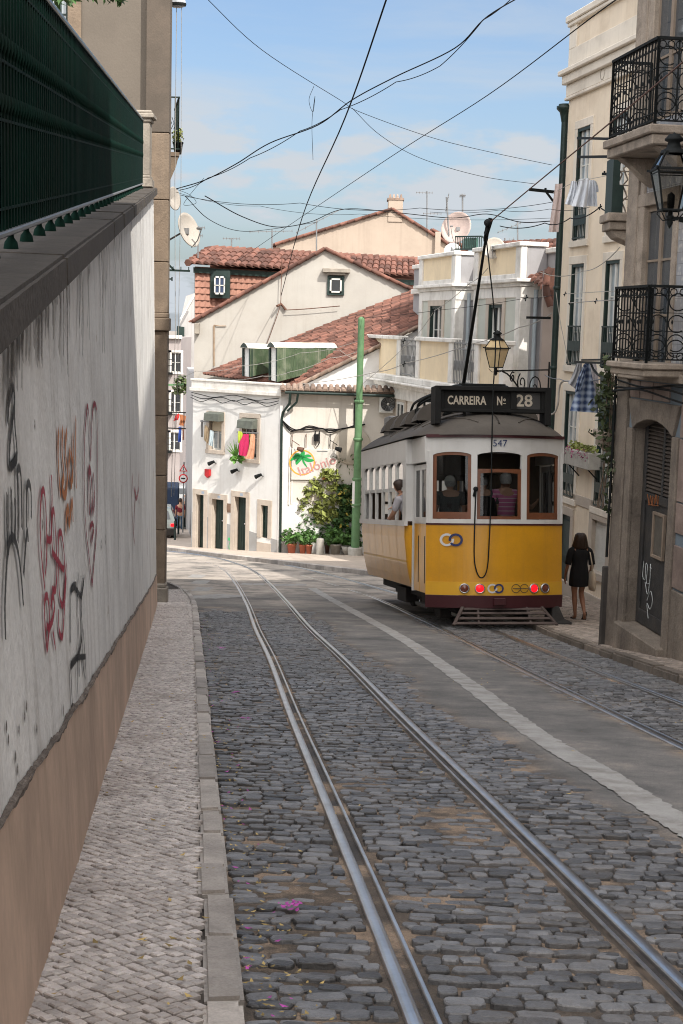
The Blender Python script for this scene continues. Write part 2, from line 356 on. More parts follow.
dp = N.new('ShaderNodeVectorMath'); dp.operation = 'DOT_PRODUCT'; dp.inputs[1].default_value = Vector((.05, -.72, .69)).normalized(); L.new(tc.outputs['Generated'], dp.inputs[0])
gl = N.new('ShaderNodeMapRange'); gl.interpolation_type = 'SMOOTHSTEP'; gl.inputs[1].default_value = -.05; gl.inputs[2].default_value = .8; L.new(dp.outputs['Value'], gl.inputs[0])   # bright cloud glow added behind the viewer to lift the shade
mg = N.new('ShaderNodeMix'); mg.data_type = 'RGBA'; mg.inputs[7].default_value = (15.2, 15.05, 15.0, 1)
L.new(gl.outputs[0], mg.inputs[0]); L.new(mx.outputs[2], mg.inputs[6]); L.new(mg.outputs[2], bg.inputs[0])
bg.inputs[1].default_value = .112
sl = bpy.data.lights.new('sun', 'SUN'); so = bpy.data.objects.new('sun', sl); COL.objects.link(so)
sl.energy = 3.4; sl.angle = math.radians(.6); sl.color = (1, .95, .88)
so.rotation_euler = SUNV.to_track_quat('Z', 'Y').to_euler(); so.location = (20, -20, 40)
sc.view_settings.view_transform = 'Standard'; sc.view_settings.look = 'None'; sc.view_settings.exposure = .75; sc.view_settings.gamma = 1
sc.cycles.max_bounces = 6; sc.cycles.diffuse_bounces = 4; sc.cycles.transparent_max_bounces = 12

# ------------------------------------------------------------------ street lines
def line(pts):
    P = np.array(catmull(pts, 10)); o = np.argsort(P[:, 1]); return P[o]
LT = np.array(catmull([(1.95, -10), (1.15, -1), (.73, 4.3), (.372, 8.5), (.07, 12), (-.38, 17.5), (-.88, 23), (-1.56, 30.6), (-2.40, 38.3), (-3.15, 44), (-3.95, 48), (-5.1, 52), (-6.7, 55), (-8.8, 57.2), (-11.5, 58.6), (-16, 59.5), (-30, 60.5)], 12))
RT = np.array(catmull([(4.3, -10), (3.47, 4), (3.07, 10.4), (2.88, 13.5), (2.56, 19), (2.28, 24.3), (1.95, 28.2), (1.38, 33), (.8, 36), (-.3, 41), (-1.2, 44.5), (-2.3, 48), (-3.9, 51.9), (-5.6, 55), (-8.2, 57.8), (-11, 59.6), (-16, 60.7), (-30, 61.7)], 12))
LTx = lambda Y: np.interp(Y, LT[:, 1], LT[:, 0]); RTx = lambda Y: np.interp(Y, RT[:, 1], RT[:, 0])
KERB = [(.99, -8), (.15, 0), (-.266, 4.05), (-1.5, 15.6), (-2.738, 27.06), (-3.2, 30.6), (-3.55, 32.6), (-4.1, 34.9), (-4.9, 37), (-6.2, 38.6), (-9, 40), (-14, 41)]
KX = lambda Y: np.interp(Y, [p[1] for p in KERB], [p[0] for p in KERB])
RK = [(6.0, -10), (4.62, 4), (4.18, 9.8), (3.834, 15.4), (3.62, 20.5), (3.50, 24.3), (3.42, 30), (3.0, 36), (2.6, 41), (2.3, 44)]
RKX = lambda Y: np.interp(Y, [p[1] for p in RK], [p[0] for p in RK])
WX = lambda Y: -.414-.1157*Y                                    # foot of the garden wall
G2 = lambda x, y, h=0: (x, y, float(gz(y))+h)
# terrain under everything, out to the horizon
ys = np.concatenate([np.linspace(-60, 140, 101), [150, 180, 210, 300, 600, 1500, 3000]])
xs = np.array([-3000, -800, -250, -120, -60, -30, -15, -8, 0, 8, 15, 30, 60, 120, 250, 800, 3000.])
P = [[(x, y, float(gz(min(y, 480)))-.09) for x in xs] for y in ys]
tag(MB().grid(P, smooth=True).build('ground', mat('ground_dust', (.27, .235, .2), .95, .2, .6, .2, 10, dirt=(.15, .13, .11), dirtamt=.5)), kind='structure')
# carriageway: one sheet, with a wear attribute (0 grit between cobbles, 1 asphalt, 2 dusty pale crossing)
def vnoise(x, y, sc_, seed=0):
    r = np.random.default_rng(seed); T = r.random((64, 64)); x = np.asarray(x)*sc_; y = np.asarray(y)*sc_
    xi = np.floor(x).astype(int); yi = np.floor(y).astype(int); fx = x-xi; fy = y-yi; fx = fx*fx*(3-2*fx); fy = fy*fy*(3-2*fy)
    t = lambda a, b: T[a % 64, b % 64]
    return (t(xi, yi)*(1-fx)+t(xi+1, yi)*fx)*(1-fy)+(t(xi, yi+1)*(1-fx)+t(xi+1, yi+1)*fx)*fy
def asph(x, y):
    x = np.asarray(x, float); y = np.asarray(y, float)
    nz = vnoise(x, y, 1.1, 1)*.5+vnoise(x, y, 3.7, 2)*.35+vnoise(x, y, .4, 3)*.4-.62
    lo = LTx(y)+.45+np.interp(y, [4, 7.5, 13, 20, 26], [.95, .62, .42, .3, .25])
    hi = RTx(y)-.45-.25
    a = np.clip((x-lo+nz*.55)/.22, 0, 1)*np.clip((hi+.18-x+nz*.2)/.15, 0, 1)
    rc = np.clip((x-(RTx(y)-.2)+nz*.9)/.3, 0, 1)*0
    far = np.clip((y-27.5+nz*7)/2.5, 0, 1)
    return np.maximum(np.maximum(a, rc), far), far
gx = np.arange(-34, 7.01, .14); gy = np.concatenate([np.arange(-9, 34, .14), np.arange(34, 63.5, .3)])
gx = np.concatenate([np.arange(-34, -7, 1.0), np.arange(-7, 7.01, .14)])
XX, YY = np.meshgrid(gx, gy); A, FAR = asph(XX, YY)
nearR = np.minimum(np.minimum(abs(XX-LTx(YY)-.45), abs(XX-LTx(YY)+.45)), np.minimum(abs(XX-RTx(YY)-.45), abs(XX-RTx(YY)+.45)))
ZZ = gz(YY)-.019+A*.013+(vnoise(XX, YY, 5, 8)-.5)*.012*(1-A)+(vnoise(XX, YY, 1.2, 9)-.5)*.008
rm = bpy.data.materials.new('carriageway'); rm.use_nodes = True
N = rm.node_tree.nodes; L = rm.node_tree.links; b = N['Principled BSDF']; b.inputs['Roughness'].default_value = .85; b.inputs['Specular IOR Level'].default_value = .3
def nz_(s, d=6, rough=.6):
    n = N.new('ShaderNodeTexNoise'); n.inputs['Scale'].default_value = s; n.inputs['Detail'].default_value = d; n.inputs['Roughness'].default_value = rough
    t = N.new('ShaderNodeTexCoord'); L.new(t.outputs['Object'], n.inputs['Vector']); return n.outputs[0]
def ramp(v, stops):
    r = N.new('ShaderNodeValToRGB'); L.new(v, r.inputs[0]); e = r.color_ramp.elements
    while len(e) < len(stops): e.new(.5)
    for i, (p, c) in enumerate(stops): e[i].position = p; e[i].color = (*c, 1)
    return r.outputs[0]
def mixc(f, a, b_):
    m = N.new('ShaderNodeMix'); m.data_type = 'RGBA'; L.new(f, m.inputs[0]); L.new(a, m.inputs[6]); L.new(b_, m.inputs[7]); return m.outputs[2]
grit = ramp(nz_(2.2, 9, .7), [(.3, (.05, .043, .037)), (.48, (.11, .088, .07)), (.58, (.27, .2, .145)), (.75, (.36, .28, .21))])
asp = ramp(nz_(1.1, 10, .74), [(.3, (.085, .082, .08)), (.45, (.14, .134, .128)), (.56, (.19, .178, .167)), (.68, (.29, .257, .225))])
speck = ramp(nz_(140, 3), [(.35, (.75, .75, .75)), (.5, (1, 1, 1)), (.66, (1.5, 1.45, 1.4))])
mm = N.new('ShaderNodeMix'); mm.data_type = 'RGBA'; mm.blend_type = 'MULTIPLY'; mm.inputs[0].default_value = .8; L.new(asp, mm.inputs[6]); L.new(speck, mm.inputs[7])
dust = ramp(nz_(.8, 10, .72), [(.34, (.1, .092, .085)), (.43, (.21, .19, .165)), (.52, (.37, .32, .275)), (.64, (.5, .44, .37))])
at = N.new('ShaderNodeAttribute'); at.attribute_name = 'wear'; sp = N.new('ShaderNodeSeparateColor'); L.new(at.outputs[0], sp.inputs[0])
mg_ = N.new('ShaderNodeMix'); mg_.data_type = 'RGBA'; mg_.blend_type = 'MULTIPLY'; mg_.inputs[0].default_value = .9; L.new(grit, mg_.inputs[6]); L.new(speck, mg_.inputs[7])
L.new(mixc(sp.outputs[1], mixc(sp.outputs[0], mg_.outputs[2], mm.outputs[2]), dust), b.inputs['Base Color'])
bp = N.new('ShaderNodeBump'); bp.inputs['Strength'].default_value = .5; bp.inputs['Distance'].default_value = .02; L.new(nz_(60, 5), bp.inputs['Height']); L.new(bp.outputs[0], b.inputs['Normal'])
mb = MB(); mb.grid([[(XX[i, j], YY[i, j], ZZ[i, j]) for j in range(XX.shape[1])] for i in range(XX.shape[0])], smooth=True)
road = tag(mb.build('road', rm, recalc=False), kind='structure')
far2 = np.clip((YY-29.5+(vnoise(XX, YY, .7, 21)-.5)*5)/5, 0, 1)*.9
ca = road.data.color_attributes.new('wear', 'FLOAT_COLOR', 'POINT')
ca.data.foreach_set('color', np.stack([A, far2, A*0, A*0+1], -1).astype(np.float32).ravel())

# cobbles: every stone its own little block, laid in uneven courses
def stones(spots, mb, hgt=.03, dome=.006, n=8):
    V = []; Fc = []
    for (x, y, wx, wy, rot, z) in spots:
        o = len(V); c, s_ = math.cos(rot), math.sin(rot); tx = random.gauss(0, .03); ty = random.gauss(0, .03)
        ring = []; base_ = ((.5, -.3), (.5, .3), (.36, .5), (-.36, .5), (-.5, .3), (-.5, -.3), (-.36, -.5), (.36, -.5)) if n == 8 else ((.5, -.42), (.47, .45), (0, .5), (-.5, .44), (-.47, -.44), (0, -.5))
        for (u, v) in base_:
            ring.append((u*wx*random.uniform(.86, 1.03), v*wy*random.uniform(.84, 1.06)))
        for f, dz in ((1.02, -hgt), (1.0, -.005), (.93, .0), (.6, dome*.25)):
            for (u, v) in ring:
                X = x+(u*c-v*s_)*f; Y = y+(u*s_+v*c)*f
                V.append((X, Y, float(z)+dz-.15*(Y-y)*1.0+(u*tx+v*ty)*f))
        for r in range(3):
            for k in range(n): Fc.append((o+r*n+k, o+r*n+(k+1) % n, o+(r+1)*n+(k+1) % n, o+(r+1)*n+k))
        Fc.append(tuple(o+3*n+k for k in range(n)))
    mb.add(V, Fc, 0, False)
railset = lambda y: [LTx(y)-.45, LTx(y)+.45, RTx(y)-.45, RTx(y)+.45]
spots = []; far_spots = []
y = 2.6
while y < 28.5:
    row = random.uniform(.056, .086) if y < 14 else random.uniform(.075, .1)
    x = float(KX(y))+.005+random.uniform(0, .03); xmax = float(RKX(y))-.05
    rs = railset(y); ph = random.uniform(0, 9)
    while x < xmax:
        wx = random.uniform(.075, .155) if random.random() < .85 else random.uniform(.06, .09)
        cx = x+wx/2; x += wx
        if not (-5 < cx < 5): continue
        yy = y+.03*math.sin(cx*2.3+ph)+random.uniform(-.012, .012)+.05*(vnoise(cx, y, .9, 14)-.5)
        if cx > .27*yy+.9 or cx < -.13*yy-.7: continue
        # trim against the rails
        lo, hi = cx-wx/2, cx+wx/2; bad = False
        for i, r in enumerate(rs):
            zl, zh = (r-.075, r+.075) if i % 2 == 0 else (r-.075, r+.075)
            if lo < zh and hi > zl:
                if cx < r: hi = min(hi, zl)
                else: lo = max(lo, zh)
        if hi-lo < .045: continue
        cx = (lo+hi)/2; wx = hi-lo
        a, f_ = asph(cx, yy); a = float(a)
        if a > .55 or random.random() < .02: continue
        sink = .004+.012*max(0, float(vnoise(cx, yy, 1.6, 5))-.7)/.3*1.2+a*.02
        near_gutter = cx-float(KX(yy)) < .3
        if near_gutter and random.random() < .12: continue
        rot = random.gauss(-.03, .085 if not (cx < rs[0]-.35) else .2)
        (spots if yy < 15 else far_spots).append((cx, yy, wx*random.uniform(.93, .985), row*random.uniform(.9, .99), rot, float(gz(yy))-sink+random.gauss(0, .0035)))
    y += row*.98
mb = MB(); stones(spots, mb, n=8); tag(mb.build('cobblestones', cobM, recalc=False), kind='structure')
mb = MB(); stones(far_spots, mb, n=6); tag(mb.build('cobblestones_far', cobM2, recalc=False), kind='structure')

# rails
def rail(cl, side, name, label, y0=-8):
    mb = MB(); P = np.array([p for p in cl if p[1] >= y0]); P = np.array([p for i, p in enumerate(P)])
    T = np.gradient(P, axis=0); T /= np.linalg.norm(T, axis=1)[:, None]; Nn = np.stack([T[:, 1], -T[:, 0]], 1)   # to the right
    def strip(u0, u1, h0, h1, mi):
        a = [(*(p+n*u0), float(gz(p[1]))+h0) for p, n in zip(P, Nn)]; c = [(*(p+n*u1), float(gz(p[1]))+h1) for p, n in zip(P, Nn)]
        mb.grid([a, c], mi, True)
    s = side
    def bandp(pts, mi):
        for (u0, h0), (u1, h1) in zip(pts[:-1], pts[1:]): strip(s*.45+s*u0, s*.45+s*u1, h0, h1, mi)
    bandp([(0, -.02), (.001, -.001), (.006, .004), (.018, .0068), (.03, .0075), (.042, .0064), (.052, .0035), (.056, -.001), (.058, -.05)], 0)     # running head, outside of the groove
    bandp([(-.036, -.014), (0, -.014)], 1)
    bandp([(-.036, -.02), (-.037, .002), (-.041, .005), (-.053, .005), (-.056, .001), (-.058, -.05)], 0)     # lip
    return tag(mb.build(name, [steel, railDark]), label, 'rail', 'tram rails set in the cobbles')
rail(LT, -1, 'tram_rail', 'grooved steel rail nearest the left pavement and graffiti wall, running through the cobbles')
rail(LT, 1, 'tram_rail', 'grooved steel rail between the first rail from the wall and the asphalt strip')
rail(RT, -1, 'tram_rail', 'grooved steel rail bordering the asphalt, leading under the left wheels of the tram')
rail(RT, 1, 'tram_rail', 'grooved steel rail beside the right-hand pavement, leading under the right wheels of the tram')

# worn painted line, the pale setts of the crossing and a painted sunlit band
def ribbon(pts, wd, h, name, jag=.0):
    P = np.array(catmull(pts, 40)); T = np.gradient(P, axis=0); T /= np.linalg.norm(T, axis=1)[:, None]; Nn = np.stack([T[:, 1], -T[:, 0]], 1)
    rows = []
    for i, (p, n) in enumerate(zip(P, Nn)):
        wl = wd/2+random.uniform(-jag, jag); wr = wd/2+random.uniform(-jag, jag)
        rows.append([(*(p+n*u), float(gz((p+n*u)[1]))+h) for u in (-wl, 0, wr)])
    return tag(MB().grid(rows, smooth=True).build(name, paintW, recalc=False), kind='structure')
mk = [G(*p) for p in ((1350, 1260), (980, 1010), (760, 872), (683, 825), (602, 773), (535, 733), (469, 684), (402, 638), (355, 612), (312, 588))]
ribbon([(p.x, p.y) for p in mk], .22, -.002, 'line_marking', .014)
for k, (px, py) in enumerate(((252, 584), (264, 584.3), (284, 585), (294, 585), (306, 584.8))):
    p = G(px, py); ribbon([(p.x-.14, p.y-.35), (p.x-.14+.0, p.y), (p.x-.14, p.y+.45)], .3, -.001, 'crossing_mark_sun_band', .02)
for k, (px, py) in enumerate(((197, 576), (200.5, 582), (202.5, 589))):
    p = G(px, py); ribbon([(p.x, p.y-.75), (p.x, p.y), (p.x, p.y+.75)], .42, -.001, 'crossing_mark_sun_band', .03)
ribbon([(p.x, p.y) for p in [G(*q) for q in ((168, 596), (200, 597), (236, 595))]], 1.0, -.001, 'crossing_mark_sun_band', .12)  # sunlit band across the road, painted as a pale strip

# left pavement
def lerp(a, b, t): return a+(b-a)*t
rows = []
for yy in np.arange(-9, 42, .5):
    xa = WX(yy)-.3 if yy < 28 else WX(28)-.3-(yy-28)*1.2; xb = float(KX(yy))-.02
    rows.append([(lerp(xa, xb, t), yy, float(gz(yy))+.095+(.004*math.sin(yy*3+t*9))) for t in np.linspace(0, 1, 6)])
tag(MB().grid(rows, smooth=True).build('pavement', calBase, recalc=False), kind='structure')
def small_setts(xfun0, xfun1, ya, yb, step, h, name, m, skip=0, diag=True, xlim=99):
    V = []; Fc = []; s = step; n_ = 0
    R = math.radians(45)
    for i in range(int((yb-ya)/(s*.7071))+2):
        yy = ya+i*s*.7071
        x0, x1 = xfun0(yy), min(xfun1(yy), xlim); off = (i % 2)*s*.7071
        x = math.floor(x0/(s*1.4142))*s*1.4142+off
        while x < x1:
            if x > x0+.01 and x < x1+.035 and random.random() > skip:
                cx = x+random.gauss(0, .0025); cy = yy+random.gauss(0, .0025); r = R+random.gauss(0, .07)
                hw = s*random.uniform(.405, .46); o = len(V); z = float(gz(cy))+h+random.gauss(0, .002)+.014*(float(vnoise(cx, cy, 1.4, 17))-.6); tl = random.gauss(0, .03)
                for f, dz in ((1.0, -.02), (.98, -.004), (.8, 0)):
                    for k in range(4):
                        a = r+PI/4+k*PI/2; q = hw*1.414*f; X = cx+q*math.cos(a)*random.uniform(.96, 1.03); Y = cy+q*math.sin(a)*random.uniform(.96, 1.03)
                        V.append((X, Y, z+dz-.15*(Y-cy)+tl*(X-cx)))
                for rr in range(2):
                    for k in range(4): Fc.append((o+rr*4+k, o+rr*4+(k+1) % 4, o+rr*4+4+(k+1) % 4, o+rr*4+4+k))
                Fc.append((o+8, o+9, o+10, o+11))
            x += s*1.4142
    mb = MB(); mb.add(V, Fc, 0, False); return tag(mb.build(name, m, recalc=False), kind='structure')
small_setts(lambda y: WX(y)-.02, lambda y: float(KX(y))-.118, 3.2, 33, .044, .116, 'pavement_setts', calM)
# kerb stones
mb = MB(); d = 0; K = np.array(catmull([(p[0], p[1]) for p in KERB], 30)); S = np.concatenate([[0], np.cumsum(np.linalg.norm(np.diff(K, axis=0), axis=1))])
while d < S[-1]-.5:
    ln = random.uniform(.45, .95); a = np.array([np.interp(d+.008, S, K[:, 0]), np.interp(d+.008, S, K[:, 1])]); c = np.array([np.interp(d+ln-.008, S, K[:, 0]), np.interp(d+ln-.008, S, K[:, 1])])
    t = (c-a)/np.linalg.norm(c-a); nl = np.array([-t[1], t[0]])*random.uniform(.105, .12)
    if nl[0] > 0 and a[1] < 30: nl = -nl
    h = .122+random.uniform(-.008, .008); sh = nl/np.linalg.norm(nl)*random.uniform(-.008, .008)
    q = [a+sh, c+sh, c+sh+nl, a+sh+nl]
    mb.hexa([(*p, float(gz(p[1]))-.15) for p in q]+[(*p, float(gz(p[1]))+h+random.uniform(-.004, .004)) for p in q]); d += ln
tag(mb.build('kerb', kerbM, bev=.014, seg=2), kind='structure')
# right pavement: narrow by the tiled house, wide behind it
rows = []
for yy in np.arange(-10, 64, .5):
    xa = float(RKX(yy)) if yy < 44 else 2.3; xb = 9.5
    rows.append([(lerp(xa, xb, t), yy, float(gz(yy))+.085+.006*math.sin(yy*2.1+t*14)) for t in np.linspace(0, 1, 8)])
a = [(r[0][0]+0, r[0][1], r[0][2]-.3) for r in rows]; b_ = [r[0] for r in rows]
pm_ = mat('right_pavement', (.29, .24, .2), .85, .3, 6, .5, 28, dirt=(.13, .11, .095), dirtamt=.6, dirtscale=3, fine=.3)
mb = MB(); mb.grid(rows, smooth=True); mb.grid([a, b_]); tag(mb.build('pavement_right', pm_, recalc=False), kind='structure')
small_setts(lambda y: float(RKX(y))+.17, lambda y: 6.6, 14, 36, .085, .1, 'pavement_setts_right', mat('calcada_dull', (.3, .25, .21), .7, .25, 6, .25, 50, island=.3, dirt=(.14, .11, .09), dirtamt=.6, dirtscale=2), xlim=7)
mb = MB(); d = 0; K = np.array(catmull(RK, 30)); S = np.concatenate([[0], np.cumsum(np.linalg.norm(np.diff(K, axis=0), axis=1))])
while d < S[-1]-1:
    ln = random.uniform(.7, 1.3); a = np.array([np.interp(d+.01, S, K[:, 0]), np.interp(d+.01, S, K[:, 1])]); c = np.array([np.interp(d+ln-.01, S, K[:, 0]), np.interp(d+ln-.01, S, K[:, 1])])
    t = (c-a)/np.linalg.norm(c-a); nl = np.array([t[1], -t[0]])*.16; sh = -nl/.16*random.uniform(0, .03)
    q = [a+sh, c+sh, c+nl, a+nl]; h = .105+random.uniform(-.014, .014)
    mb.hexa([(*p, float(gz(p[1]))-.2) for p in q]+[(*p, float(gz(p[1]))+h) for p in q]); d += ln
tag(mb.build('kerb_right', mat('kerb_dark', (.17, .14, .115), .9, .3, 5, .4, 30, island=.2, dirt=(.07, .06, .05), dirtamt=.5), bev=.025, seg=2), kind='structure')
# far pavement at the crossing, in front of the corner house
fk = [G(*p) for p in ((120, 545.5), (164, 550), (215, 556.5), (266, 562.5), (310, 568), (361, 574), (400, 579))]
fkp = np.array(catmull([(p.x, p.y) for p in fk], 6)); rows = [[(p[0]+t*.15, lerp(p[1], p[1]+14, t), float(gz(lerp(p[1], p[1]+14, t)))+.14) for t in np.linspace(0, 1, 16)] for p in fkp]
mb = MB(); mb.grid(rows, smooth=True); mb.grid([[(r[0][0], r[0][1], r[0][2]-.3) for r in rows], [r[0] for r in rows]])
tag(mb.build('pavement_far', mat('far_pavement', (.46, .385, .32), .9, .15, 2, .3, 30, dirt=(.28, .23, .19), dirtamt=.5, fine=.15), recalc=False), kind='structure')
mb = MB()
for p, q in zip(fkp[:-1], fkp[1:]): mb.bar((p[0], p[1]-.05, float(gz(p[1]))+.07), (q[0], q[1]-.05, float(gz(q[1]))+.07), .22, .17)
tag(mb.build('kerb_far', kerbM, bev=.01), kind='structure')

# small litter: dead leaves and petals by the kerb
def scatter(name, m, n, fx, r0, r1):
    V = []; Fc = []
    for _ in range(n):
        x, y, h = fx(); s = random.uniform(r0, r1); a = random.uniform(0, 2*PI); z = float(gz(y))+h; o = len(V); cu = random.uniform(.05, .35)*s
        for (u, v, dz) in ((-1, 0, cu), (0, -.42, .0), (1, 0, cu), (0, .42, .0)):
            V.append((x+s*(u*math.cos(a)-v*math.sin(a)), y+s*(u*math.sin(a)+v*math.cos(a)), z+.006+dz))
        Fc += [(o, o+1, o+3), (o+1, o+2, o+3)]
    MBx = MB(); MBx.add(V, Fc); return tag(MBx.build(name, m, recalc=False), kind='stuff')
def gut(): y = 3.8+random.random()**1.6*22; return float(KX(y))+abs(random.gauss(.05, .1))+.02, y, .002
def pav(): y = 3.8+random.random()**1.5*18; return random.uniform(WX(y)+.03, float(KX(y))-.05), y, .122
def rd(): y = 4+random.random()*16; return random.uniform(float(KX(y)), float(RTx(y))), y, .012
scatter('gutter_leaves', leafDry, 460, gut, .006, .017); scatter('pavement_leaves', leafDry, 90, pav, .008, .024)
scatter('road_leaves', leafDry, 90, rd, .008, .02); scatter('petals', petal, 60, gut, .008, .02)
def clump():
    c = random.choice([(-.15, 5.35), (-.75, 11.2), (-.95, 13.1), (-1.55, 18.6)]); return c[0]+random.gauss(0, .025), c[1]+random.gauss(0, .03), .012+random.random()*.02
scatter('petal_clumps', petal, 36, clump, .012, .026)
# ------------------------------------------------------------------ garden wall with graffiti
Y0, Y1 = -6.0, 27.9
wt = lambda Y: WX(Y)-.13                                        # wall face at the coping
zc_ = lambda Y: .97+.104*Y                                      # underside of coping
zp_ = lambda Y: float(gz(Y))+.12+.60                            # top of plinth
gw = thing('garden_wall', 'long pale stained garden wall covered in graffiti along the left pavement', 'wall', (WX(0), 0, 0))
o0 = Vector((WX(0), 0, 0))
def face(Y, z, off=0):
    zb = float(gz(Y)); t = (z-zb)/(zc_(Y)-zb); return Vector((lerp(WX(Y), wt(Y), t)+off, Y+off*.116, z))-o0
rows = []
for Y in np.arange(Y0, Y1+.01, .25):
    zb = float(gz(Y))-.1; rows.append([face(Y, lerp(zb, zc_(Y)+.02, t), .003*(vnoise(Y, t*6, .8, 4)-.5)*2) for t in np.linspace(0, 1, 14)])
wb_ = MB().grid(rows, smooth=True); wb_.grid([[face(Y1, lerp(float(gz(Y1))-.1, zc_(Y1), t)) for t in (0, 1)], [face(Y1, lerp(float(gz(Y1))-.1, zc_(Y1), t), -.5) for t in (0, 1)]])
wo = wb_.build('wall_face', plW, gw, recalc=False)
mb = MB(); rows = []; led = []
for i, Y in enumerate(np.arange(Y0, Y1+.01, .2)):
    zb = float(gz(Y)); zt = zp_(Y)+.03*(vnoise(Y, 1, 1.7, 6)-.5)
    rows.append([face(Y, lerp(zb-.1, zt, t), .02-.004*t+.006*(vnoise(Y, t*3, 1.3, 7)-.5)) for t in np.linspace(0, 1, 6)])
mb.grid(rows, smooth=True); mb.build('plinth', plinthM, gw, recalc=False)
mb = MB(); rows = []
for Y in np.concatenate([np.arange(Y0, 3, .3), np.arange(3, 12, .03), np.arange(12, Y1, .08)]):
    zt = zp_(Y)+.03*(vnoise(Y, 1, 1.7, 6)-.5); j = lambda s: (vnoise(Y, s, 6, 11+s)-.5)+.7*(vnoise(Y, s, 21, 31+s)-.5)
    rows.append([face(Y, zt-.008+.022*j(0), .0185), face(Y, zt-.002+.008*j(1), .021+.003*j(2)), face(Y, zt+.003+.008*j(3), .015+.008*j(4)), face(Y, zt+.008+.016*j(5), .004)])
mb.grid(rows); mb.build('ledge', rough_ledge, gw, recalc=False)
mb = MB(); y = Y0
while y < Y1-.2:
    y2 = min(y+random.uniform(1.1, 1.6), Y1+.06)
    def cp(Y, u, h): return Vector((wt(Y)+u, Y, zc_(Y)+h))-o0
    j = random.uniform(-.008, .008)
    mb.hexa([cp(y+.006, .075+j, j), cp(y2-.006, .075+j, j), cp(y2-.006, -.55, j), cp(y+.006, -.55, j), cp(y+.006, .07+j, .14+j), cp(y2-.006, .07+j, .14+j), cp(y2-.006, -.55, .15+j), cp(y+.006, -.55, .15+j)]); y = y2
mb.build('coping', copeM, gw, bev=.015, seg=2)
# spray paint: strokes lying on the wall face
def spray(name, col, strokes, r, label, soft=.5):
    m = bpy.data.materials.new(name+'_paint'); m.use_nodes = True; N = m.node_tree.nodes; L = m.node_tree.links; b = N['Principled BSDF']
    b.inputs['Base Color'].default_value = (*col, 1); b.inputs['Roughness'].default_value = .85
    a = N.new('ShaderNodeAttribute'); a.attribute_name = 'edge'; n = N.new('ShaderNodeTexNoise'); n.inputs['Scale'].default_value = 55; n.inputs['Detail'].default_value = 6
    t = N.new('ShaderNodeTexCoord'); L.new(t.outputs['Object'], n.inputs['Vector'])
    ad = N.new('ShaderNodeMath'); ad.operation = 'MULTIPLY_ADD'; L.new(n.outputs[0], ad.inputs[0]); ad.inputs[1].default_value = 1.1; L.new(a.outputs['Fac'], ad.inputs[2])
    r_ = N.new('ShaderNodeMapRange'); r_.inputs[1].default_value = .62; r_.inputs[2].default_value = 1.05; r_.inputs[3].default_value = 0; r_.inputs[4].default_value = soft
    L.new(ad.outputs[0], r_.inputs[0]); L.new(r_.outputs[0], b.inputs['Alpha'])
    mb = MB(); edge = []
    for k, st in enumerate(strokes):
        rr = r
        if isinstance(st[0], (int, float)): rr = st[0]; st = st[1:]
        pts = []
        for (px, py) in st:
            d = Vector(ray(px, py)); Y = 5.0
            for _ in range(30):                                   # where that line of sight meets the wall face
                z = ZC+d.z*Y; f = face(Y, z)+o0; Y += (f.x-d.x*Y)/(d.x+.1157)*.6
            pts.append((Y, ZC+d.z*Y))
        P = np.array(catmull(pts, 6)); T = np.gradient(P, axis=0); T /= (np.linalg.norm(T, axis=1)[:, None]+1e-9); Nn = np.stack([-T[:, 1], T[:, 0]], 1)
        rows = []
        for (Y, z), nn in zip(P, Nn):
            rows.append([face(Y+nn[0]*u*rr*1.25, z+nn[1]*u*rr*1.25, .006+.0003*k) for u in (-1, -.45, .45, 1)]); edge += [0, .75, .75, 0]
        mb.grid(rows)
    o = mb.build(name, m, gw, recalc=False); o['label'] = label
    at = o.data.attributes.new('edge', 'FLOAT', 'POINT'); at.data.foreach_set('value', edge); return o
Zg = lambda pts, s=3.0, ox=0, oy=340: [(ox+x/2.97, oy+y/2.97) for x, y in pts]
blk = [Zg([(17, 250), (20, 190), (30, 145), (36, 150), (36, 200), (28, 260), (22, 330), (24, 375), (44, 345)]), Zg([(36, 150), (38, 250), (44, 345), (26, 378)]),
       Zg([(14, 455), (14, 560), (18, 640)]), Zg([(26, 440), (26, 520), (27, 590)]), Zg([(37, 470), (38, 530), (36, 600)]), Zg([(46, 600), (46, 470), (44, 400), (50, 380), (56, 420), (58, 560)]),
       Zg([(72, 560), (72, 450), (78, 425), (85, 450), (86, 530)]), Zg([(8, 890), (6, 800), (10, 690), (16, 620), (24, 590), (34, 590), (44, 620), (54, 690), (62, 790)]),
       Zg([(62, 700), (66, 640), (70, 590), (74, 570), (76, 600)])]
spray('graffiti_tag', (.018, .018, .018), blk, .016, 'black spray tag of tall arched letters at the near end of the wall', .92)
red = [Zg([(148, 400), (150, 470), (148, 560), (152, 640)]), Zg([(128, 740), (118, 640), (114, 540), (118, 460), (126, 450), (132, 520), (134, 620), (130, 700)]),
       Zg([(134, 590), (146, 590), (150, 520), (156, 510), (160, 580), (164, 680), (160, 740), (150, 740)]), Zg([(150, 630), (170, 660), (184, 680), (186, 640), (178, 575), (170, 580), (168, 640), (172, 760), (184, 780), (192, 660)]),
       Zg([(192, 700), (186, 800), (180, 880), (170, 860), (168, 800)]), Zg([(134, 930), (128, 860), (126, 780), (134, 760), (140, 800), (140, 850), (132, 850)]), Zg([(134, 920), (140, 860), (150, 830), (156, 790), (150, 760), (144, 800)]),
       Zg([(150, 860), (156, 900), (158, 920)])]
spray('graffiti_tag', (.36, .018, .045), red, .0155, 'red looping spray tag low on the wall', .95)
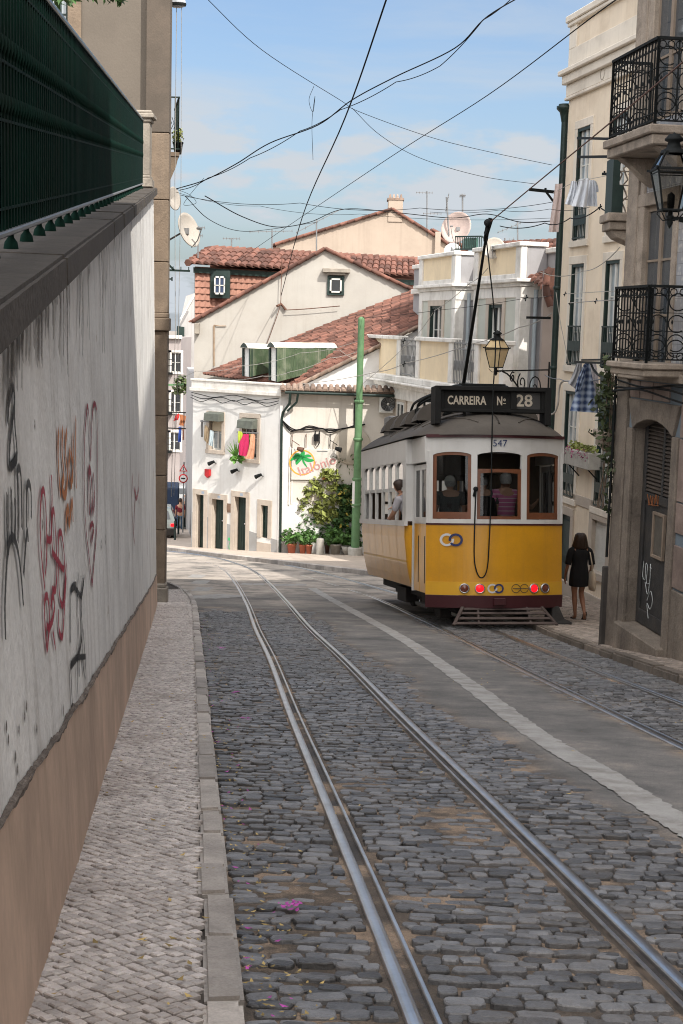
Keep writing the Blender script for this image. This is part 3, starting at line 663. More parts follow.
heart = [Zg([(270, 730), (262, 650), (252, 560), (247, 450), (248, 300), (254, 215), (258, 200), (263, 260), (266, 360)]), Zg([(266, 360), (270, 240), (276, 190), (284, 210), (286, 300), (286, 450), (284, 560), (276, 660), (270, 730)]),
         [.03]+Zg([(262, 520), (260, 400), (266, 395), (270, 470), (268, 520)]), [.028]+Zg([(274, 395), (277, 460), (274, 515)]), Zg([(264, 600), (264, 560), (270, 545), (275, 560), (270, 590), (268, 610)])]
spray('graffiti_tag', (.24, .015, .035), heart, .017, 'tall dark red heart outline with a filled patch inside', .95)
org = [Zg([(170, 265), (168, 330), (172, 420), (176, 465)]), Zg([(182, 260), (180, 330), (186, 400)]), Zg([(194, 265), (190, 330), (196, 400), (190, 460), (180, 440), (186, 400)]), Zg([(204, 320), (200, 380), (206, 430), (212, 380), (206, 330)]),
       Zg([(221, 230), (220, 330), (222, 440)]), Zg([(212, 280), (212, 360), (210, 420)]), Zg([(190, 575), (192, 520), (198, 500), (200, 550), (206, 500), (210, 480), (212, 540)])]
spray('graffiti_tag', (.5, .17, .05), org, .023, 'orange spray tag above the red loops', .95)
blk2 = [Zg([(206, 900), (206, 820), (208, 740), (222, 725)]), Zg([(206, 745), (216, 735), (224, 745)]), Zg([(228, 690), (226, 780), (230, 880), (232, 1000)]), Zg([(236, 700), (238, 800), (240, 930), (246, 1000)]), Zg([(246, 700), (236, 790), (240, 860), (230, 930), (206, 970)]),
        Zg([(206, 965), (222, 945), (250, 940)]), Zg([(222, 740), (236, 760), (244, 720)]), Zg([(242, 860), (250, 980), (250, 1010)]), Zg([(204, 970), (208, 1060), (210, 1100)]), Zg([(226, 900), (224, 1000), (226, 1060)])]
spray('graffiti_tag', (.02, .02, .02), blk2, .014, 'black scribbled tag just above the plinth', .9)
pk = [Zg([(392, 400), (390, 480), (394, 560), (398, 605)]), Zg([(402, 440), (398, 500), (396, 560)]), Zg([(411, 395), (410, 440), (412, 490)]), Zg([(396, 440), (404, 470), (410, 440)])]
spray('graffiti_tag', (.42, .12, .14), pk, .03, 'faint pink tag near the far end of the wall', .75)
spray('graffiti_tag', (.05, .045, .05), [Zg([(348, 460), (350, 560), (349, 640), (350, 715)])], .014, 'thin dark vertical spray line', .7)
spray('graffiti_tag', (.45, .3, .06), [Zg([(358, 430), (359, 500), (360, 540)])], .012, 'thin yellow vertical spray line', .6)
spray('graffiti_tag', (.4, .1, .06), [Zg([(436, 560), (436, 600), (437, 640)])], .03, 'small orange red smear at the end of the wall', .6)
drip = []
for _ in range(70):
    x = random.uniform(2, 148); d_ = random.uniform(.05, .4); y0_ = 337-.97*x+6; drip.append([random.uniform(.012, .03), (x, y0_), (x+1, y0_+(400-y0_)*d_*.6), (x+random.uniform(-1, 2), y0_+(520-y0_)*d_)])
spray('rain_stain', (.1, .085, .07), drip, .02, 'dark rain streaks running down from the coping', .5)
chips = []
for (x, y) in ((4, 722), (6, 735), (13, 752), (15, 765), (24, 702), (22, 712), (16, 725), (61, 706), (34, 724), (40, 520), (32, 420), (100, 540), (104, 535), (68, 480)):
    chips.append([.012, (x, y), (x+.4, y+4), (x, y+9)])
spray('plaster_scar', (.09, .07, .055), chips, .012, 'small dark gouges in the plaster', .85)

# ------------------------------------------------------------------ green fence on the wall
fx = lambda Y: WX(Y)-.315
fzb = lambda Y: zc_(Y)+.225; fzt = lambda Y: fzb(Y)+1.13
of = Vector((fx(6), 6, fzb(6)))
fence = thing('iron_fence', 'dark green iron railing backed with green sheeting on top of the graffiti wall', 'fence', of)
fp = lambda Y, u, h: Vector((fx(Y)+u, Y, fzb(Y)+h))-of
FY0, FY1 = -5, 26.6
mb = MB(); rows = [[fp(Y, -.028+.01*math.sin(Y*9), h) for h in (.03, .4, .75, 1.11)] for Y in np.arange(FY0, FY1+.1, .1)]
mb.grid(rows, smooth=True); mb.build('sheeting', greenSheet, fence, recalc=False)
mb = MB()
for Y in np.arange(FY0, FY1, .11): mb.bar(fp(Y, 0, 0), fp(Y, 0, 1.11), .022, .022, upv=(1, 0, 0))
mb.build('pickets', greenM, fence)
mb = MB()
for Y in np.arange(FY0, FY1, .11):
    for hh in (.55, .78):
        mb.tube([fp(Y, .006, hh-.08), fp(Y+.03, .014, hh-.04), fp(Y+.055, .008, hh), fp(Y+.08, .014, hh-.04), fp(Y+.11, .006, hh-.08)], .006, 4, caps=False)
for hh in (.1, .45, .68, 1.02): mb.bar(fp(FY0, .002, hh), fp(FY1, .002, hh), .018, .012)
mb.build('scrollwork', greenM, fence)
mb = MB(); mb.bar(fp(FY0, 0, 1.125), fp(FY1, 0, 1.125), .055, .03); mb.build('top_rail', mat('worn_rail', (.1, .13, .14), .35, .3, 8, .1, 50, metal=.5), fence, bev=.008)
mb = MB(); mb.bar(fp(FY0, 0, .0), fp(FY1, 0, .0), .05, .025); mb.build('bottom_rail', grey_metal, fence, bev=.006)
fm = None
for Y in np.arange(3.7, FY1, .62):
    if fm is None:
        ft = MB(); ft.lathe([(.01, 0), (.014, -.03), (.028, -.05), (.034, -.085), (.022, -.11), (.032, -.13), (.032, -.145)], 10); fm = ft.build('foot', greenM, fence); f = fm
    else: f = fm.copy(); COL.objects.link(f)
    f.location = fp(Y, 0, 0); f.scale = (1, 1, (fzb(Y)-zc_(Y)-.145+.06)/.145)
# stone gate pier closing the fence
pr = thing('stone_pier', 'small moulded stone pier closing the far end of the green fence', 'pier', (fx(27.1), 27.1, zc_(27.1)+.14))
mb = MB(); mb.box(-.19, .19, -.2, .2, 0, .16); mb.box(-.16, .16, -.17, .17, .16, .22); mb.build('base', stoneG, pr, bev=.015)
mb = MB(); mb.box(-.14, .14, -.15, .15, .22, 1.18); mb.build('shaft', stoneG, pr, bev=.012)
mb = MB(); mb.box(-.17, .17, -.18, .18, 1.18, 1.25); mb.box(-.22, .22, -.23, .23, 1.25, 1.33); mb.box(-.18, .18, -.19, .19, 1.33, 1.39); mb.build('cap', stoneG, pr, bev=.015)

# ------------------------------------------------------------------ house at the end of the wall
hx = U(167.5, 300, 28.4).x; ho = Vector((hx, 28.4, float(gz(28.4))))
lh = thing('ochre_house', 'tall ochre house with a stone corner pilaster at the end of the graffiti wall', 'house', ho)
Fh = Fac(ho.x, ho.y, 0, ho.z)
top = 16.0
wn = Fh.rect(48, 68, -60, 37, .22)
a, b, c, d = wn[0]-ho.z*0, wn[1], wn[2]+0-0, wn[3]
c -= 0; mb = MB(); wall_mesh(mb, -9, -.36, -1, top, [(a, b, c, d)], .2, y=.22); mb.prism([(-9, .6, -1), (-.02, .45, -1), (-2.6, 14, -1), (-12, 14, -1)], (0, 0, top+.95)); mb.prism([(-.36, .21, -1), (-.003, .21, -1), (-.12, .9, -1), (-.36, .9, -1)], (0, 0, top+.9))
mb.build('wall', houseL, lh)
w_ = window(lh, a, b, c, d, .36, woodG, glassB, 2, 4); surround(lh, a, b, c, d, houseL, .16, .03-.22+.0) if 0 else None
mb = MB(); mb.box(b, b+.26, .185, .24, c-.2, d+.3); mb.build('window_surround', stoneM, lh)
zl = U(165, 318, 28.2).z-ho.z; zj = U(165, 131, 28.2).z-ho.z
mb = MB(); z = .42
for zt in (1.6, 2.7, 3.9, zl-.25): mb.box(-.46, 0, -.02, .205, z, zt-.012); z = zt
mb.build('pilaster', stoneM, lh, bev=.012)
mb = MB(); mb.box(-.50, .05, -.10, .205, zl-.25, zl); mb.box(-.48, .02, -.05, .205, zl, zl+.1); mb.build('string_course', stoneM, lh, bev=.015)
mb = MB(); z = zl+.1; k = 0
for zt in (zl+1.1, zl+2.3, zj): mb.box(-.46, 0, -.0, .205, z, zt-.012); z = zt
mb.build('upper_pilaster', stoneM, lh, bev=.012)
mb = MB(); mb.box(-.46, 0, .0, .205, zj, top); mb.build('corner_strip', mat('render_ochre_dark', (.1, .081, .064), .9, .15, 1.2, .15, 30, dirt=(.17, .13, .1), dirtamt=.5), lh, bev=.01)  # corner ochre also darkened to read as shaded
mb = MB(); mb.box(-.50, .055, -.10, .205, -.4, .42); mb.box(-.48, .03, -.06, .205, .42, .50); mb.build('pilaster_base', stoneG, lh, bev=.02)
# balcony on its street side, seen from the end
def P3(px, py, Y): return U(px, py, Y)
bY = 36.0; p = P3(168.5, 150, bY); q = P3(179.5, 150, bY); wx = q.x-p.x+.15
bal = MB(); zb_ = P3(174, 152, bY).z
hx2 = p.x-.15
mb = MB(); mb.box(hx2, q.x, bY, bY+2.2, zb_-.1, zb_); mb.prism([(hx2, bY+.02, zb_-.1), (q.x-.02, bY+.02, zb_-.1), (q.x-.08, bY+.02, zb_-.35), (hx2+.05, bY+.02, zb_-1.05), (hx2, bY+.02, zb_-1.15)], (0, 2.1, 0))
mb.v = [(x-.17*(y-bY)-ho.x, y-ho.y, z-ho.z) for x, y, z in mb.v]
balc = mb.build('balcony', stoneM, lh)
mb = MB(); zt = P3(174, 97, bY).z
for X, Ya, Yb in ((q.x-.02, bY+.03, bY+2.15),):
    for t in np.linspace(0, 1, 16): mb.bar((X, lerp(Ya, Yb, t), zb_), (X, lerp(Ya, Yb, t), zt), .018)
for t in np.linspace(0, 1, 5): mb.bar((lerp(hx2, q.x-.02, t), bY+.03, zb_), (lerp(hx2, q.x-.02, t), bY+.03, zt), .018)
for h in (zb_+.08, zt): mb.bar((hx2, bY+.03, h), (q.x, bY+.03, h), .05, .03); mb.bar((q.x-.02, bY+.03, h), (q.x-.02, bY+2.15, h), .04)
for k in range(6): mb.tube([(hx2+.05+.06*k, bY+.03, zb_+.9-.02*k), (hx2+.1+.06*k, bY+.03, zb_+.7), (hx2+.03+.06*k, bY+.03, zb_+.55)], .008, 4)
mb.v = [(x-.17*(y-bY)-ho.x, y-ho.y, z-ho.z) for x, y, z in mb.v]; mb.build('railing', ironG, balc)

def leaves(mb, c, rad, n, size, squash=1.0, hollow=.3, droop=0, mi=0, asp=.5):
    c = Vector(c)
    for _ in range(n):
        d = Vector((random.gauss(0, 1), random.gauss(0, 1), random.gauss(0, 1))).normalized()*rad*(hollow+(1-hollow)*random.random()**.6)
        d.z *= squash; p = c+d
        a = Vector((random.gauss(0, 1), random.gauss(0, 1), random.gauss(0, .7)-droop)).normalized(); b = a.cross(Vector((random.gauss(0, 1), random.gauss(0, 1), random.gauss(0, 1)))).normalized()
        s = size*random.uniform(.45, 1.6)
        mb.add([p-a*s, p+b*s*asp, p+a*s, p-b*s*asp], [(0, 1, 2, 3)], mi)
def pot(mb, c, r, h, mi=0): mb.lathe([(.001, 0), (r*.7, 0), (r*.95, h*.85), (r*1.05, h*.85), (r*1.05, h), (r*.9, h), (r*.85, h*.8), (.001, h*.8)], 14, mi, c)
pp = thing('balcony_plant', 'yellow green potted plant on the little balcony above the satellite dish', 'plant', (p.x+.18, bY+.45, zb_))
mb = MB(); pot(mb, (0, 0, 0), .13, .3); mb.build('pot', iron, pp)
mb = MB(); leaves(mb, (0, 0, .42), .17, 90, .06, 1.2); mb.build('foliage', leafY, pp)

def dish(name, label, pos, arm_to, face_dir, r, m, depth=.16, group=None):
    t = thing(name, label, 'satellite dish', pos, 0, group)
    M = Vector(face_dir).to_track_quat('Z', 'Y').to_matrix()
    mb = MB(); prof = [(r*k/7+1e-4, depth*r*(k/7)**2*1.6) for k in range(8)]; mb.lathe(prof+[(r*1.02, prof[-1][1]-.01), (r*.99, prof[-1][1]-.03)]+[(a, z-.03) for a, z in prof[::-1][1:]], 28, 0, (0, 0, 0), M)
    mb.build('reflector', m, t)
    mb = MB(); f = M @ Vector((0, -r*.2, r*1.05)); mb.tube([M @ Vector((0, -r, .1*r)), M @ Vector((0, -r*.75, r*.6)), f], .014, 6); mb.tube([f, f+M @ Vector((0, .05, -.12))], .035, 8); mb.build('feed_arm', grey_metal, t)
    mb = MB(); mb.tube([M @ Vector((0, 0, -.02)), M @ Vector((0, 0, -.14)), Vector(arm_to)-Vector(pos)], .024, 8); mb.box(-.07, .07, -.07, .07, -.07, .07); mb.build('mount', grey_metal, t); return t
dp = P3(186, 231, 35.5)
dish('satellite_dish', 'cream satellite dish on an arm from the ochre corner house', dp, P3(164, 243, 35.7), (.85, -.45, .3), .43, dishM)
d2 = P3(170.5, 199, 38); lp = thing('wall_dish', 'half hidden small pale dish behind the ochre corner pilaster', 'satellite dish', d2)
mb = MB(); mb.lathe([(.01, 0), (.2, .03), (.3, .1), (.31, .12), (.28, .12), (.01, .03)], 18, 0, (0, 0, 0), Vector((.9, -.4, .1)).to_track_quat('Z', 'Y').to_matrix()); mb.build('reflector', dishM, lp)
mb = MB(); mb.tube([(0, 0, 0), (-.4, .05, -.05)], .02); mb.build('mount', grey_metal, lp)
# clear bag hanging on lines from a window above
hb = P3(177.5, 3, 33); t = thing('hanging_bag', 'pale hanging bag on two cords high beside the ochre house', 'bag', hb)
mb = MB(); mb.lathe([(.01, .32), (.05, .3), (.16, .12), (.19, 0), (.17, -.07), (.1, -.1), (.01, -.1)], 14, 0, (0, 0, 0), Matrix.Diagonal((1, .6, 1))); mb.build('bag_body', mat('cloudy_plastic', (.5, .52, .55), .25, .3, 9, .2, 14), t)
mb = MB(); mb.lathe([(.195, -.0), (.2, -.035), (.185, -.07)], 14, 0, (0, 0, 0), Matrix.Diagonal((1, .6, 1))); mb.build('rim', iron, t)
mb = MB(); mb.tube([(-.08, 0, .0), (-.05, 0, 3.5), (-.05, 0, 5)], .005, 4); mb.tube([(-.02, 0, -.1), (-.04, .2, -4), (-.03, .5, -7.3), (-.1, .6, -11.2)], .007, 4); mb.tube([(.09, 0, -.05), (.1, .2, -4), (.02, .6, -8.5), (-.06, .8, -11.2)], .006, 4); mb.build('cord', wireW, t)
# brackets for clothes lines
t = thing('line_bracket', 'dark green iron clothes line bracket under the satellite dish', 'bracket', P3(164, 268, 33))
mb = MB(); A = P3(164, 270, 33); B = P3(190, 271, 33); C = P3(166, 262, 33); D = P3(174, 270, 33)
for s_, e in ((A, B), (C, D)): mb.bar(s_-t.location, e-t.location, .045)
for k in range(3): x = lerp(A, B, .35+.3*k)-t.location; mb.bar(x, x+Vector((0, 0, .09)), .02)
mb.build('arm', ironG, t)
t = thing('line_bracket', 'small dark iron clothes line bracket, the lower of two below the dish', 'bracket', P3(164, 279, 33.4))
mb = MB(); mb.bar((0, 0, 0), P3(172, 279, 33.4)-t.location, .035); mb.bar(P3(172, 277, 33.4)-t.location, P3(172, 281, 33.4)-t.location, .03); mb.build('arm', ironG, t)
# tree of the garden, a few sprigs reach over the fence
tr = thing('garden_tree', 'leafy tree sprigs hanging over the green fence at the top left', 'tree', (-5.2, 11.5, 1.0))
mb = MB(); mb.tube([(0, 0, -1), (.1, 0, 1.5), (.3, -.2, 3.2), (.9, -.4, 4.1)], [.16, .14, .11, .07], 9); mb.tube([(.3, -.2, 3.0), (1.4, -.6, 3.5), (2.5, -1.0, 3.45)], [.06, .035, .01], 6); mb.tube([(.3, -.2, 3.1), (-.9, .5, 4.2)], [.07, .03], 6); mb.build('trunk', bark, tr)
mb = MB()
for c_, r_, n_ in (((.9, -.4, 4.6), .9, 500), ((-.6, .3, 4.8), 1.0, 500), ((.2, .8, 5.2), .9, 400), ((1.9, -.7, 4.15), .45, 160)): leaves(mb, c_, r_, n_, .07, .7)
for (px, py) in ((47, -2), (52, 0), (58, 0), (63, -1), (71, 3), (73, 0), (92, -3), (104, -1), (108, 0), (119, -1), (124, 1), (116, -4), (40, -6), (82, -5), (65, -6), (100, -7), (72, -8)):
    c_ = U(px, py, 10.6)-Vector((-5.2, 11.5, 1.0)); leaves(mb, c_, .035, 4, .04, 1.2, 0, 1.2, asp=.35); mb.tube([c_, c_+Vector((-.1, .1, .5))], .004, 3)
mb.build('crown', leafD, tr)
# ------------------------------------------------------------------ balconies and lanterns
def balcony(parent, x0, x1, dep, z, zt, stone, irn, style=0, slab=.16, corbels=True, side=True):
    mb = MB(); mb.box(x0-.06, x1+.06, -dep-.05, .02, z-slab*.45, z); mb.box(x0-.02, x1+.02, -dep, .02, z-slab, z-slab*.45-.002)
    s = mb.build('balcony', stone, parent, bev=.015)
    if corbels:
        mb = MB()
        for xx in ((x0+.12, x1-.3) if corbels is True else corbels):
            mb = MB(); mb.prism([(xx, -dep*.85, z-slab), (xx, .01, z-slab), (xx, .01, z-slab-.38), (xx, -dep*.25, z-slab-.28), (xx, -dep*.55, z-slab-.12)], (.18, 0, 0)); mb.build('corbel', stone, s, bev=.012)
    r = MB(); H = zt-z; Yf = -dep+.03
    runs = [((x0, Yf), (x1, Yf)), ((x1, Yf), (x1, -.02)), ((x0, Yf), (x0, -.02))]
    for k, (a, b) in enumerate(runs):
        A = Vector((*a, 0)); B = Vector((*b, 0)); L_ = (B-A).length; n = max(3, int(L_/.105)); u = (B-A)/L_
        for h, w_ in ((zt, .055), (zt-.12*H, .016), (z+.14*H, .018), (z+.05, .03)) + (((z+.42*H, .014), (z+.66*H, .014)) if style == 1 else ()):
            r.bar(A+Vector((0, 0, h)), B+Vector((0, 0, h)), w_, w_*.6)
        if style == 1 and k == 0 or style == 0:
            for i in range(n+1):
                p = A+u*(L_*i/n); r.bar(p+Vector((0, 0, z+.05)), p+Vector((0, 0, zt)), .015)
        if style == 1 and k > 0:                                   # scroll ends
            m_ = max(1, round(L_/.3))
            for i in range(m_+1): p = A+u*(L_*i/m_); r.bar(p+Vector((0, 0, z+.05)), p+Vector((0, 0, zt)), .017)
            for i in range(m_):
                c = A+u*(L_*(i+.5)/m_); q = L_/m_*.45
                for zz, sg in ((z+.52*H, 1), (z+.27*H, -1), (z+.80*H, 1), (z+.2*H, 1)):
                    r.tube([c+u*(q*math.cos(t))*sg+Vector((0, 0, zz+q*math.sin(t)*.95)) for t in np.linspace(.2, 2*PI-.9, 14)], .008, 4)
        if style == 1:
            for i in range(n):
                p = A+u*(L_*(i+.5)/n)
                for zz in (z+.10*H, z+.93*H): r.tube([p+u*(.045*math.cos(t))+Vector((0, 0, zz+.045*math.sin(t))) for t in np.linspace(0, 2*PI, 9)], .007, 4, caps=False)
                if i % 2 == 0: r.lathe([(.004, -.03), (.016, 0), (.004, .03)], 6, 0, p+Vector((0, 0, z+.54*H)))
        for p in (A, B): r.bar(p+Vector((0, 0, z)), p+Vector((0, 0, zt+.01)), .03)
    r.build('railing', irn, s); return s
def lantern(name, label, pos, wall_pt, size, group=None, glass=None, wall_scroll=True):
    """Four sided tapered street lantern on a scrolled wall bracket; pos is the underside of the lantern."""
    t = thing(name, label, 'street lamp', pos, 0, group); s = size
    d = Vector(wall_pt)-Vector(pos); d.z = 0; dn = d.normalized(); rot = Matrix(((dn.x, -dn.y, 0), (dn.y, dn.x, 0), (0, 0, 1)))
    R = lambda v: rot @ Vector(v)
    rb, rm_, rtp = .105*s/.8, .19*s/.8, .105*s/.8; zb, zm, zt = .10*s, .62*s, .84*s
    ring = lambda r, z: [R((r*a, r*b, z)) for a, b in ((-1, -1), (1, -1), (1, 1), (-1, 1))]
    B, M_, T = ring(rb, zb), ring(rm_, zm), ring(rtp, zt); w_ = .022*s
    mb = MB()
    for k in range(4):
        mb.bar(B[k], M_[k], w_); mb.bar(M_[k], T[k], w_)
        for Q, ww in ((B, w_*1.1), (M_, w_*1.5), (T, w_*1.2)): mb.bar(Q[k], Q[(k+1) % 4], ww)
        m1 = (M_[k]+M_[(k+1) % 4])/2; mb.bar(lerp(M_[k], B[k], .08), lerp(M_[(k+1) % 4], B[(k+1) % 4], .08), w_*.6)
        mb.bar(M_[k], M_[k]*1.16+Vector((0, 0, -.16*zm+.01)), w_*1.4)
        c = B[k]*.75; mb.tube([B[k], B[k]*1.1+Vector((0, 0, -.05*s)), B[k]*.6+Vector((0, 0, -.09*s)), Vector((0, 0, -.02*s))], .008*s, 5)
    mb.build('cage', iron, t)
    mb = MB()
    for k in range(4):
        j = (k+1) % 4
        mb.quad(B[k], B[j], M_[j], M_[k])
    mb.build('pane', glass or glass_lamp, t, recalc=False)
    mb = MB()
    for k in range(4): mb.quad(M_[k], M_[(k+1) % 4], T[(k+1) % 4], T[k])
    mb.build('roof_pane', glass or glass_lamp, t, recalc=False)
    mb = MB(); mb.lathe([(rtp*1.35, zt-.01), (rtp*1.25, zt+.03*s), (rtp*.75, zt+.06*s), (rtp*.6, zt+.14*s), (rtp*.95, zt+.16*s), (rtp*.95, zt+.18*s), (rtp*.5, zt+.24*s), (.02*s, zt+.25*s), (.001, zt+.27*s)], 12); mb.build('chimney_cap', iron, t)
    mb = MB(); mb.lathe([(.001, -.14*s), (.02*s, -.11*s), (.045*s, -.06*s), (.03*s, -.02*s), (.05*s, 0.0), (.05*s, .03*s), (.001, .03*s)], 10); mb.lathe([(.03*s, .03*s), (.03*s, .12*s), (.05*s, .14*s), (.05*s, .3*s), (.001, .34*s)], 10); mb.build('lamp_holder', iron, t)
    L_ = d.length; mb = MB(); mb.bar((0, 0, 0), d+Vector((0, 0, 0)), .03*s+.008, .03*s+.008)
    q = [R((L_*(.12+.88*u), 0, -.02-L_*.42*math.sin(u*PI*.5)**1.6)) for u in np.linspace(0, 1, 12)]; mb.tube(q, .02, 5)
    for cx, cz, rr, ph in ((.72, -.17, .13, 0), (.48, -.11, .09, 2), (.88, -.28, .08, 4), (.3, -.06, .05, 1)):
        mb.tube([R((L_*cx+L_*rr*(1-k/22)*math.cos(ph+k*.5), 0, L_*cz+L_*rr*(1-k/22)*math.sin(ph+k*.5))) for k in range(18)], .016, 5)
    e = d+Vector((0, 0, 0)); mb.bar(e+Vector((0, 0, .2)), e+Vector((0, 0, -L_*.55)), .04, .02, upv=dn); mb.build('bracket', iron, t); return t
glass_lamp = glass_mat('lantern_glass', (.92, .9, .85), .72)
amber = mat('lantern_glass_amber', (.62, .47, .27), .25, .15, 5, 0)

# ------------------------------------------------------------------ tiled house on the right
az = bpy.data.materials.new('azulejo_tiles'); az.use_nodes = True; N = az.node_tree.nodes; L = az.node_tree.links; b = N['Principled BSDF']; b.inputs['Roughness'].default_value = .35
tcn = N.new('ShaderNodeTexCoord'); mp = N.new('ShaderNodeMapping'); mp.inputs['Rotation'].default_value = (PI/2, 0, 0); L.new(tcn.outputs['Object'], mp.inputs['Vector'])
br = N.new('ShaderNodeTexBrick'); br.offset = 0; br.inputs['Scale'].default_value = 1; br.inputs['Brick Width'].default_value = .145; br.inputs['Row Height'].default_value = .145; br.inputs['Mortar Size'].default_value = .003
br.inputs['Color1'].default_value = (.52, .51, .49, 1); br.inputs['Color2'].default_value = (.42, .41, .4, 1); br.inputs['Mortar'].default_value = (.1, .09, .085, 1); L.new(mp.outputs[0], br.inputs['Vector'])
vo = N.new('ShaderNodeTexVoronoi'); vo.inputs['Scale'].default_value = 13.8; L.new(mp.outputs[0], vo.inputs['Vector'])
vr = N.new('ShaderNodeValToRGB'); L.new(vo.outputs['Distance'], vr.inputs[0]); vr.color_ramp.elements[0].position = .28; vr.color_ramp.elements[0].color = (1, 1, 1, 1); vr.color_ramp.elements[1].position = .42; vr.color_ramp.elements[1].color = (.52, .57, .68, 1)
mm = N.new('ShaderNodeMix'); mm.data_type = 'RGBA'; mm.blend_type = 'MULTIPLY'; mm.inputs[0].default_value = .75; L.new(br.outputs[0], mm.inputs[6]); L.new(vr.outputs[0], mm.inputs[7])
nn = N.new('ShaderNodeTexNoise'); nn.inputs['Scale'].default_value = 1.1; nn.inputs['Detail'].default_value = 8; L.new(tcn.outputs['Object'], nn.inputs['Vector'])
nr = N.new('ShaderNodeMapRange'); nr.inputs[1].default_value = .45; nr.inputs[2].default_value = .7; nr.inputs[4].default_value = .6; L.new(nn.outputs[0], nr.inputs[0])
m2 = N.new('ShaderNodeMix'); m2.data_type = 'RGBA'; L.new(nr.outputs[0], m2.inputs[0]); L.new(mm.outputs[2], m2.inputs[6]); m2.inputs[7].default_value = (.22, .17, .13, 1); L.new(m2.outputs[2], b.inputs['Base Color'])
stoneW = mat('weathered_jamb', (.33, .27, .215), .85, .3, 2.5, .35, 22, dirt=(.1, .08, .065), dirtamt=.75, dirtscale=2.2, fine=.15, streak=.4, dirt2=(.08, .07, .06))
stoneD = mat('grimy_jamb', (.2, .165, .133), .85, .3, 2.2, .4, 20, dirt=(.075, .06, .05), dirtamt=.8, dirtscale=1.8, fine=.18, streak=.5, dirt2=(.06, .05, .043))
slabP = mat('stone_cladding', (.22, .165, .14), .6, .25, 4, .2, 25, island=.3, dirt=(.12, .08, .065), dirtamt=.6, dirtscale=3, fine=.15)
jointB = mat('blue_joint', (.15, .185, .215), .8, .2, 4, .2, 30)
doorM = mat('old_door_paint', (.035, .034, .034), .6, .3, 5, .2, 40, dirt=(.08, .065, .05), dirtamt=.5, dirtscale=3)
NY = 20.3; NT = math.atan2(-1, .15); Nf = Fac(3.93, NY, NT, float(gz(NY))+.12)
nh = thing('tiled_house', 'weathered blue and white tiled house with iron balconies and an arched doorway on the right', 'house', Nf.o, NT)
zf1 = Nf.at(640, 378)[1]                                          # top of the ground floor
da, db, _, dtop = Nf.rect(630, 670, 419, 640); dz0 = Nf.at(645, 640)[1]-.9
spring = Nf.at(634, 428)[1]
f1 = Nf.rect(637, 671, 205, 372); f2 = Nf.rect(654, 693, -20, 124)
f1 = (f1[0], f1[1], zf1+.12, f1[3]); f2 = (f1[0], f1[1], Nf.at(650, 124)[1], Nf.at(650, 124)[1]+2.5)
ops1 = [f1, f2, (f1[0]+3.2, f1[1]+3.2, f1[2], f1[3]), (f1[0]+3.2, f1[1]+3.2, f2[2], f2[3]), (f1[0]+6.4, f1[1]+6.4, f1[2], f1[3]), (f1[0]+6.4, f1[1]+6.4, f2[2], f2[3])]
TOPN = 16.9-Nf.o.z
mb = MB(); wall_mesh(mb, .42, 34, zf1, TOPN, ops1, .18, 0, 1); mb.quad((0, 0, -4), (0, 11, -4), (0, 11, TOPN), (0, 0, TOPN), 2); mb.quad((0, 11, -4), (34, 11, -4), (34, 11, TOPN), (0, 11, TOPN), 2); mb.quad((0, 0, TOPN), (34, 0, TOPN), (34, 11, TOPN), (0, 11, TOPN), 2); mb.quad((34, 0, -2), (34, 11, -2), (34, 11, TOPN), (34, 0, TOPN), 2)
mb.build('wall', [az, stoneW, stoneG], nh, recalc=False)
mb = MB(); wall_mesh(mb, .42, 34, -4, zf1, [(da, db, dz0, dtop)], .26, 0, 1); mb.build('ground_floor', [jointB, stoneD], nh, recalc=False)
mb = MB(); mb.box(-.01, .4, -.06, .3, -3, zf1+.05); mb.build('corner_pilaster', stoneD, nh, bev=.02)
mb = MB(); mb.box(.0, .40, -.05, .3, zf1+.05, TOPN); mb.box(.45, .62, -.03, .1, zf1+.25, TOPN-.1); mb.build('upper_pilaster', stoneW, nh, bev=.012)
mb = MB(); mb.box(-.03, 34, -.09, .02, zf1-.02, zf1+.1); mb.box(-.03, 34, -.05, .02, zf1+.1, zf1+.16); mb.build('string_course', stoneW, nh, bev=.015)
# doorway: jambs, arch, step, door
mb = MB(); wj = .2
mb.box(da-wj, da, -.05, .02, dz0, spring); mb.box(db, db+wj, -.05, .02, dz0, spring)
arc = lambda t: (lerp(da, db, t), spring+(dtop-spring)*math.sin(PI*t)**.8)
for k in range(8):
    t0, t1 = k/8, (k+1)/8; (xa, za), (xb, zb2) = arc(t0), arc(t1)
    mb.hexa([(xa, -.05, za), (xb, -.05, zb2), (xb, .30, zb2), (xa, .30, za), (lerp(da-wj, db+wj, t0), -.05, dtop+.24), (lerp(da-wj, db+wj, t1), -.05, dtop+.24), (lerp(da-wj, db+wj, t1), .02, dtop+.24), (lerp(da-wj, db+wj, t0), .02, dtop+.24)])
mb.build('doorway_surround', stoneD, nh, bev=.01)
ds = Nf.at(645, 634)[1]; mb = MB(); mb.hexa([(da-.1, -.14, ds-1.2), (db+.12, -.14, ds-1.2), (db+.12, .36, ds-1.2), (da-.1, .36, ds-1.2), (da-.1, -.14, ds+.0), (db+.12, -.14, ds-.02), (db+.12, .36, ds-.0), (da-.1, .36, ds+.02)]); mb.build('doorstep', stoneD, nh, bev=.02)
dy = .17; dr = MB(); zl0 = Nf.at(650, 497, dy)[1]
dr.box(da+.01, db-.01, dy, dy+.05, ds, zl0); door = None
dr.box(da+.01, da+.12, dy-.03, dy, ds+.02, dtop-.02); dr.box(db-.12, db-.01, dy-.03, dy, ds+.02, spring); dr.box(da+.12, db-.12, dy-.03, dy, zl0-.06, zl0+.06); dr.box(da+.12, db-.12, dy-.028, dy, ds+.02, ds+.22)
